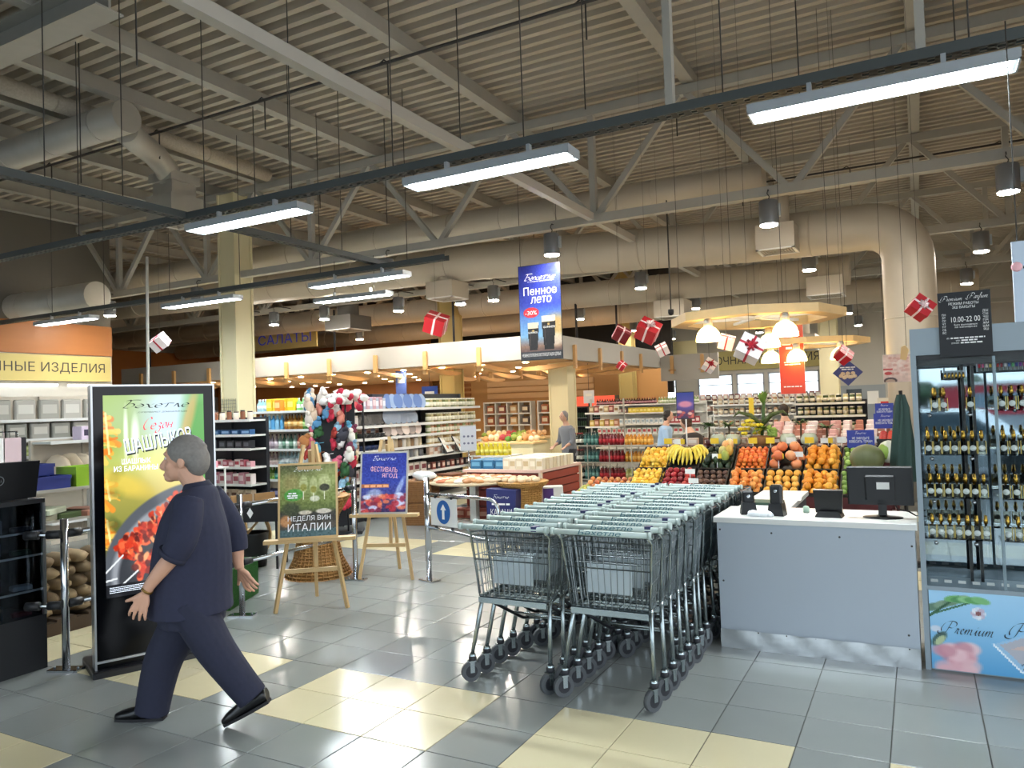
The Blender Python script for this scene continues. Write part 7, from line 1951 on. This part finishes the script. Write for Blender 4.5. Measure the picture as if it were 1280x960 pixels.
def hand(b, w, d, side, spread, thumb, s=1.0):
    """palm and five fingers from wrist w along direction d; side = direction across the palm"""
    w, d, side = Vector(w), Vector(d).normalized(), Vector(side).normalized(); nrm = d.cross(side).normalized()
    pc = w + d * .05 * s
    for t in (-.026, -.009, .009, .026): limb(b, [(*(w + d * .0), .018, .016), (*(w + d * .045 * s + side * t * s), .0155, .013), (*(w + d * .088 * s + side * t * 1.15 * s), .0105)], 8, 3)
    for i, t in enumerate((-.03, -.010, .011, .030)):
        L = (.058, .072, .078, .068)[i] * s; base = w + d * .083 * s + side * t * 1.15 * s; fd = (d + side * t * spread).normalized(); cu = nrm * (.012 + .004 * i)
        limb(b, [(*base, .0105), (*(base + fd * L * .4), .0098), (*(base + fd * L * .75 + cu * .5), .0088), (*(base + fd * L + cu * 1.2), .0068)], 8, 3)
    base = w + d * .03 * s + side * thumb * .024 * s; td = (d * .62 + side * thumb * .75 + nrm * .12).normalized()
    limb(b, [(*(w + d * .012 + side * thumb * .01), .016), (*(base + td * .02), .0135), (*(base + td * .05 * s), .011), (*(base + td * .078 * s), .0085)], 8, 3)


pn = thing('person', 'walking grey-haired person in a dark navy jacket and wide navy trousers, seen from the side', 'person', (-3.607, 2.892, 0), math.radians(120.2))
b = MB()
# head: skull, jaw, nose, ears, neck
b.ball((0, .045, 1.485), (.074, .096, .102), 20, 14); b.ball((0, .085, 1.415), (.058, .064, .072), 16, 10); b.ball((0, .118, 1.365), (.034, .034, .026), 12, 8)
limb(b, [(0, .128, 1.475, .012, .012), (0, .150, 1.45, .013, .014), (0, .163, 1.425, .014, .017), (0, .138, 1.412, .010, .014)], 10, 3)
b.ball((0, .142, 1.385), (.024, .014, .008), 10, 6); b.ball((0, .140, 1.373), (.021, .014, .008), 10, 6); b.ball((0, .125, 1.498), (.055, .024, .016), 12, 6)
for s in (-1, 1): b.ball((s * .076, .03, 1.45), (.012, .022, .034), 10, 8); b.ball((s * .042, .105, 1.43), (.022, .026, .024), 10, 6)
limb(b, [(0, -.04, 1.25, .075, .085), (0, -.01, 1.33, .06, .058), (0, .03, 1.40, .06, .056), (0, .04, 1.45, .055, .055)], 14)
# torso, pelvis
limb(b, [(0, .02, .62, .13, .15), (0, .01, .75, .15, .165), (0, .0, .95, .165, .175), (0, -.0, 1.12, .13, .17), (0, -.03, 1.24, .09, .15), (0, -.04, 1.30, .055, .07)], 20)
# arms: left one swings forward, right one back
limb(b, [(-.16, -.04, 1.25, .055), (-.21, -.05, 1.13, .052), (-.232, -.03, 1.02, .046), (-.235, .06, .92, .042), (-.232, .135, .83, .032), (-.23, .165, .785, .027)], 14)
limb(b, [(.16, -.04, 1.25, .055), (.22, -.09, 1.12, .052), (.245, -.14, 1.01, .046), (.25, -.155, .91, .042), (.245, -.165, .83, .031), (.243, -.172, .795, .027)], 14)
hand(b, (-.23, .168, .782), (0, .36, -.93), (0, .93, .36), 6.0, 1, 1.0)
hand(b, (.243, -.175, .792), (.0, -.5, -.86), (.35, .8, -.45), 5.0, 1, 1.0)
# legs and feet
limb(b, [(.085, .02, .72, .10), (.085, .11, .54, .085), (.08, .20, .37, .062), (.08, .235, .24, .055), (.08, .265, .07, .036)], 14)
limb(b, [(-.085, .0, .72, .10), (-.085, -.07, .57, .088), (-.085, -.13, .43, .064), (-.08, -.25, .29, .056), (-.08, -.355, .15, .034)], 14)
body = remesh(b.build('body', M_skin, pn), .0048, 3)
# face details
for s in (-1, 1):
    MB().ball((s * .03, .1285, 1.474), (.013, .009, .009), 10, 6).build('eye', mat('eye_white', 'e8e4de', .2), pn); MB().ball((s * .03, .1362, 1.474), (.006, .003, .006), 8, 5).build('iris', mat('iris_dark', '2a221c', .2), pn)
    MB().tube([(s * .012, .137, 1.494), (s * .03, .137, 1.499), (s * .05, .125, 1.494)], [.004, .005, .003], 6).build('eyebrow', M_hairgrey, pn)
MB().tube([(-.022, .146, 1.379), (0, .154, 1.380), (.022, .146, 1.379)], [.003, .005, .003], 6).build('lips', mat('lips', 'a8685c', .5), pn)
# hair
b = MB(); b.ball((0, .024, 1.505), (.09, .108, .1), 20, 14); b.ball((0, -.035, 1.455), (.082, .064, .092), 16, 10)
for k in range(60):
    a = k * 2.4; e = .15 + 1.2 * ((k * .618) % 1); b.ball((.078 * math.cos(a) * math.cos(e), .02 + .095 * math.sin(a) * math.cos(e) * (1 if math.sin(a) < .5 else .8), 1.50 + .09 * math.sin(e)), (.018, .018, .014), 7, 5)
remesh(b.build('hair', M_hairgrey, pn), .007, 2)
# jacket with sleeves to the elbow, collar
b = MB()
limb(b, [(0, .02, .62, .222, .245), (0, .02, .72, .218, .242), (0, .005, .95, .205, .228), (0, -.005, 1.1, .175, .215), (0, -.02, 1.2, .135, .2), (0, -.035, 1.27, .10, .155), (0, -.03, 1.315, .068, .078)], 24)
limb(b, [(-.15, -.035, 1.245, .08), (-.205, -.045, 1.15, .082), (-.235, -.035, 1.06, .078), (-.24, -.005, 1.0, .074), (-.238, .02, .975, .072)], 16)
limb(b, [(.15, -.035, 1.245, .08), (.215, -.085, 1.14, .08), (.245, -.135, 1.03, .074), (.25, -.15, .95, .07), (.25, -.155, .9, .066)], 16)
remesh(b.build('jacket', M_suit, pn), .0085, 3)
limb_c = MB(); limb(limb_c, [(-.238, .012, .985, .08), (-.238, .026, .965, .08)], 16, 2); limb_c.build('cuff', M_suit2, pn)
limb_c = MB(); limb(limb_c, [(0, -.03, 1.30, .082, .09), (0, -.025, 1.335, .066, .068)], 18, 2); limb_c.build('collar', M_suit2, pn)
# trousers
b = MB()
limb(b, [(0, .015, .56, .17, .205), (0, .015, .68, .185, .21), (0, .01, .8, .17, .2)], 20)
limb(b, [(.095, .03, .70, .145, .115), (.09, .12, .50, .125, .105), (.085, .205, .35, .108, .095), (.082, .255, .18, .098, .09), (.082, .285, .035, .092, .086)], 18)
limb(b, [(-.095, .0, .70, .15, .115), (-.09, -.07, .56, .135, .108), (-.088, -.14, .43, .118, .1), (-.085, -.235, .29, .1, .09), (-.082, -.335, .155, .088, .082)], 18)
remesh(b.build('trousers', M_suit2, pn), .0085, 3)


def shoe(loc, pitch, label):
    t = MB()
    limb(t, [(0, -.13, .045, .034, .035), (0, -.09, .052, .038, .048), (0, -.02, .05, .038, .046), (0, .05, .04, .043, .034), (0, .10, .034, .043, .028), (0, .145, .026, .026, .018)], 16)
    t.v = [(x, y, max(z, .012)) for x, y, z in t.v]
    M = Matrix.Translation(loc) @ Matrix.Rotation(pitch, 4, 'X')
    o = t.xform(M).build('shoe', M_shoe, pn)
    s = MB(); P = [(-.04 if abs(y) < .1 else -.03, y) for y in (-.125, -.05, .03, .1)] + [(-.018, .15), (.018, .15)] + [(.04 if abs(y) < .1 else .03, y) for y in (.1, .03, -.05, -.125)]
    s.prismz(P[::-1], 0, .016); s.xform(M).build('sole', mat('shoe_sole', '17171a', .6), o)


shoe((.082, .335, .0), 0, 'front')
shoe((-.082, -.315, .072), -.46, 'rear')
wb_ = MB(); limb(wb_, [(-.231, .152, .80, .031), (-.2305, .16, .79, .0315)], 14, 2); wb_.build('wristwatch', mat('watch_gold', '8a6a3a', .3, .8), pn)


def simple_person(x, y, rz, h, lean, top, low, hairc, label, arm=.4, dress=False):
    t = thing('person', label, 'person', (x, y, 0), rz); q = h / 1.65
    Mt, Ml, Mh = mat('cloth_' + top, top, .85), mat('cloth_' + low, low, .85), mat('hair_' + hairc, hairc, .7)
    hp = .86 * q; cl, sl = math.cos(lean), math.sin(lean)

    def up(x_, f, z): return (x_, (z * sl + f * cl) * q, hp + (z * cl - f * sl) * q)
    b = MB()
    for s in (-1, 1): limb(b, [(s * .09 * q, 0, hp, .09), (s * .09 * q, .02, hp * .52, .065), (s * .09 * q, 0, .08, .045), (s * .09 * q, .1, .04, .035)], 10)
    limb(b, [up(0, 0, -.05) + (.11, .15), up(0, 0, .2) + (.1, .14), up(0, 0, .42) + (.1, .16), up(0, 0, .52) + (.06, .08), up(0, .02, .6) + (.05, .05)], 14)
    hc = up(0, .04, .70); b.ball(hc, (.075 * q, .09 * q, .115 * q), 14, 10); b.ball((hc[0], hc[1] + .095 * q, hc[2] - .02), (.012, .018, .02), 8, 6)
    for s in (-1, 1):
        sh, el, wr = up(s * .19, 0, .44), up(s * .23, .05, .18), up(s * .2, arm * .6, .08)
        limb(b, [sh + (.045,), el + (.04,), wr + (.026,)], 10)
        w = Vector(wr); d = (w - Vector(el)).normalized(); hand(b, w, d, Vector((0, 0, 1)).cross(d), 3, -s, .9)
    remesh(b.build('body', M_skin, t), .008, 2)
    b = MB()
    limb(b, [up(0, 0, -.18) + (.145, .185), up(0, 0, 0) + (.14, .18), up(0, 0, .2) + (.13, .17), up(0, 0, .42) + (.125, .19), up(0, 0, .5) + (.08, .12)], 16)
    for s in (-1, 1): limb(b, [up(s * .17, 0, .44) + (.065,), up(s * .23, .05, .18) + (.058,), up(s * .215, arm * .35, .12) + (.05,)], 12)
    remesh(b.build('top', Mt, t), .014, 3)
    b = MB()
    limb(b, [(0, 0, hp - .12, .13, .17), (0, 0, hp + .06, .13, .17)], 14)
    for s in (-1, 1): limb(b, [(s * .09 * q, 0, hp - .02, .11), (s * .09 * q, .02, hp * .52, .085), (s * .09 * q, 0, .1, .075)], 12)
    remesh(b.build('trousers', Ml, t), .014, 3)
    b = MB(); b.ball((hc[0], hc[1] - .022, hc[2] + .03 * q), (.085 * q, .09 * q, .1 * q), 14, 10); b.ball((hc[0], hc[1] - .055, hc[2] - .03), (.07 * q, .05 * q, .08 * q), 12, 8)
    b.build('hair', Mh, t)
    for s in (-1, 1):
        MB().ball((hc[0] + s * .03, hc[1] + .082 * q, hc[2] + .01), (.009, .006, .006), 7, 5).build('eye', mat('iris_dark', '2a221c'), t)
        b = MB(); limb(b, [(s * .09 * q, -.06, .035, .04, .035), (s * .09 * q, .05, .035, .042, .034), (s * .09 * q, .15, .025, .03, .022)], 12); b.build('shoe', M_shoe, t)
    return t


simple_person(-4.25, 13.9, math.radians(-75), 1.5, .12, '9ab4d0', '3a3a44', '241c18', 'woman in a light blue shirt with dark bun hair beyond the fruit stand', .5)
simple_person(-2.78, 10.7, math.radians(60), 1.5, .30, '2a2422', '1c1c20', '4a3222', 'bending person in a dark coat with brown hair left of the fruit stand', .7)
simple_person(-6.33, 14.2, math.radians(150), 1.54, .12, '7a7c82', '2c2d32', '8a8480', 'man in a grey shirt seen from behind near the wine rack', .4)
simple_person(-2.0, 13.6, math.radians(30), 1.55, .1, '3a2c28', '1c1c20', '2c2018', 'dark haired shopper behind the plants of the fruit stand', .4)
# trolley held by the woman in blue
ctw = dup(cp, (-3.7, 14.1, 0), math.radians(-80), 'empty shopping trolley pushed by the woman in light blue'); ctw['group'] = 'trolleys in the shop'
ctl = dup(cp, (-10.0, 7.2, 0), math.radians(40), 'empty shopping trolley standing by the wire table at the left'); ctl['group'] = 'trolleys in the shop'

# ================================================================ FORECOURT seen mirrored in the perfume cabinet
gr = MB().box(-60, 60, -90, -4.3, -.3, -.12).build('forecourt', mat('asphalt', '6a6c6e', .8, noise=(2, .1))); tag(gr, kind='structure')
M_carblue = mat('car_paint_silver', 'a8b4bc', .2, .6); M_carglass = mat('car_glass', '7f929e', .15)


def car(x, y, rz, m, label):
    t = thing('car', label, 'car', (x, y, -.12), rz)
    P = [(-2.1, .25), (2.1, .25), (2.15, .6), (2.0, .78), (1.1, .9), (.5, 1.38), (-.9, 1.42), (-1.6, .98), (-2.1, .9), (-2.18, .6)]
    MB().prism(P, -.82, .82).build('body', m, t)
    MB().prism([(1.0, .93), (.5, 1.33), (-.85, 1.37), (-1.45, .98)], -.84, .84).build('side_window', M_carglass, t)
    for sx in (-1.35, 1.35):
        for sy in (-.8, .8): MB().tube([(sx, sy - .1, .32), (sx, sy + .1, .32)], .32, 18).build('wheel', M_rubber, t)
    return t


car(.6, -7.6, .25, mat('car_paint_white', 'dfe5ea', .2), 'white car parked on the forecourt, mirrored in the cabinet')
car(-4.5, -8.0, .1, mat('car_paint_dark', '22262c', .25, .5), 'dark car parked on the forecourt behind the photographer')
car(5.6, -9, .1, mat('car_paint_dark', '22262c'), 'dark car parked at the right of the forecourt')
sh_ = thing('red_pavilion', 'red pavilion across the forecourt, mirrored in the cabinet', 'building', (5.2, -56, -.12))
MB().box(-3.5, 6, -3, 3, 0, 2.2).build('wall', mat('pavilion_red', 'b8303c', .6), sh_); MB().box(-3.8, 6.3, -3.3, 3.3, 2.2, 2.4).build('roof', M_white, sh_); MB().box(-2, 2, 2.99, 3.03, .5, 1.6).build('window', M_carglass, sh_)
for k in range(11):
    x = -28 + 5.6 * k + random.uniform(-1, 1); hh = random.uniform(2.2, 3.2)
    t = thing('tree', 'leafy tree across the forecourt, %s from the left when facing outdoors' % ORD[10 - k], 'tree', (x, -70 + random.uniform(-3, 3), -.12), 0, 'trees across the forecourt')
    MB().tube([(0, 0, 0), (0, 0, hh * .5)], .16, 8).build('trunk', mat('bark', '4a3c30', .9), t)
    b = MB()
    for j in range(9): b.ball((random.uniform(-1.4, 1.4), random.uniform(-1, 1), hh * .6 + random.uniform(-.6, .8)), (1.0, 1.0, .7), 10, 7, .2)
    b.build('crown', mat('tree_green', '3f5238', .9, noise=(3, .4)), t)
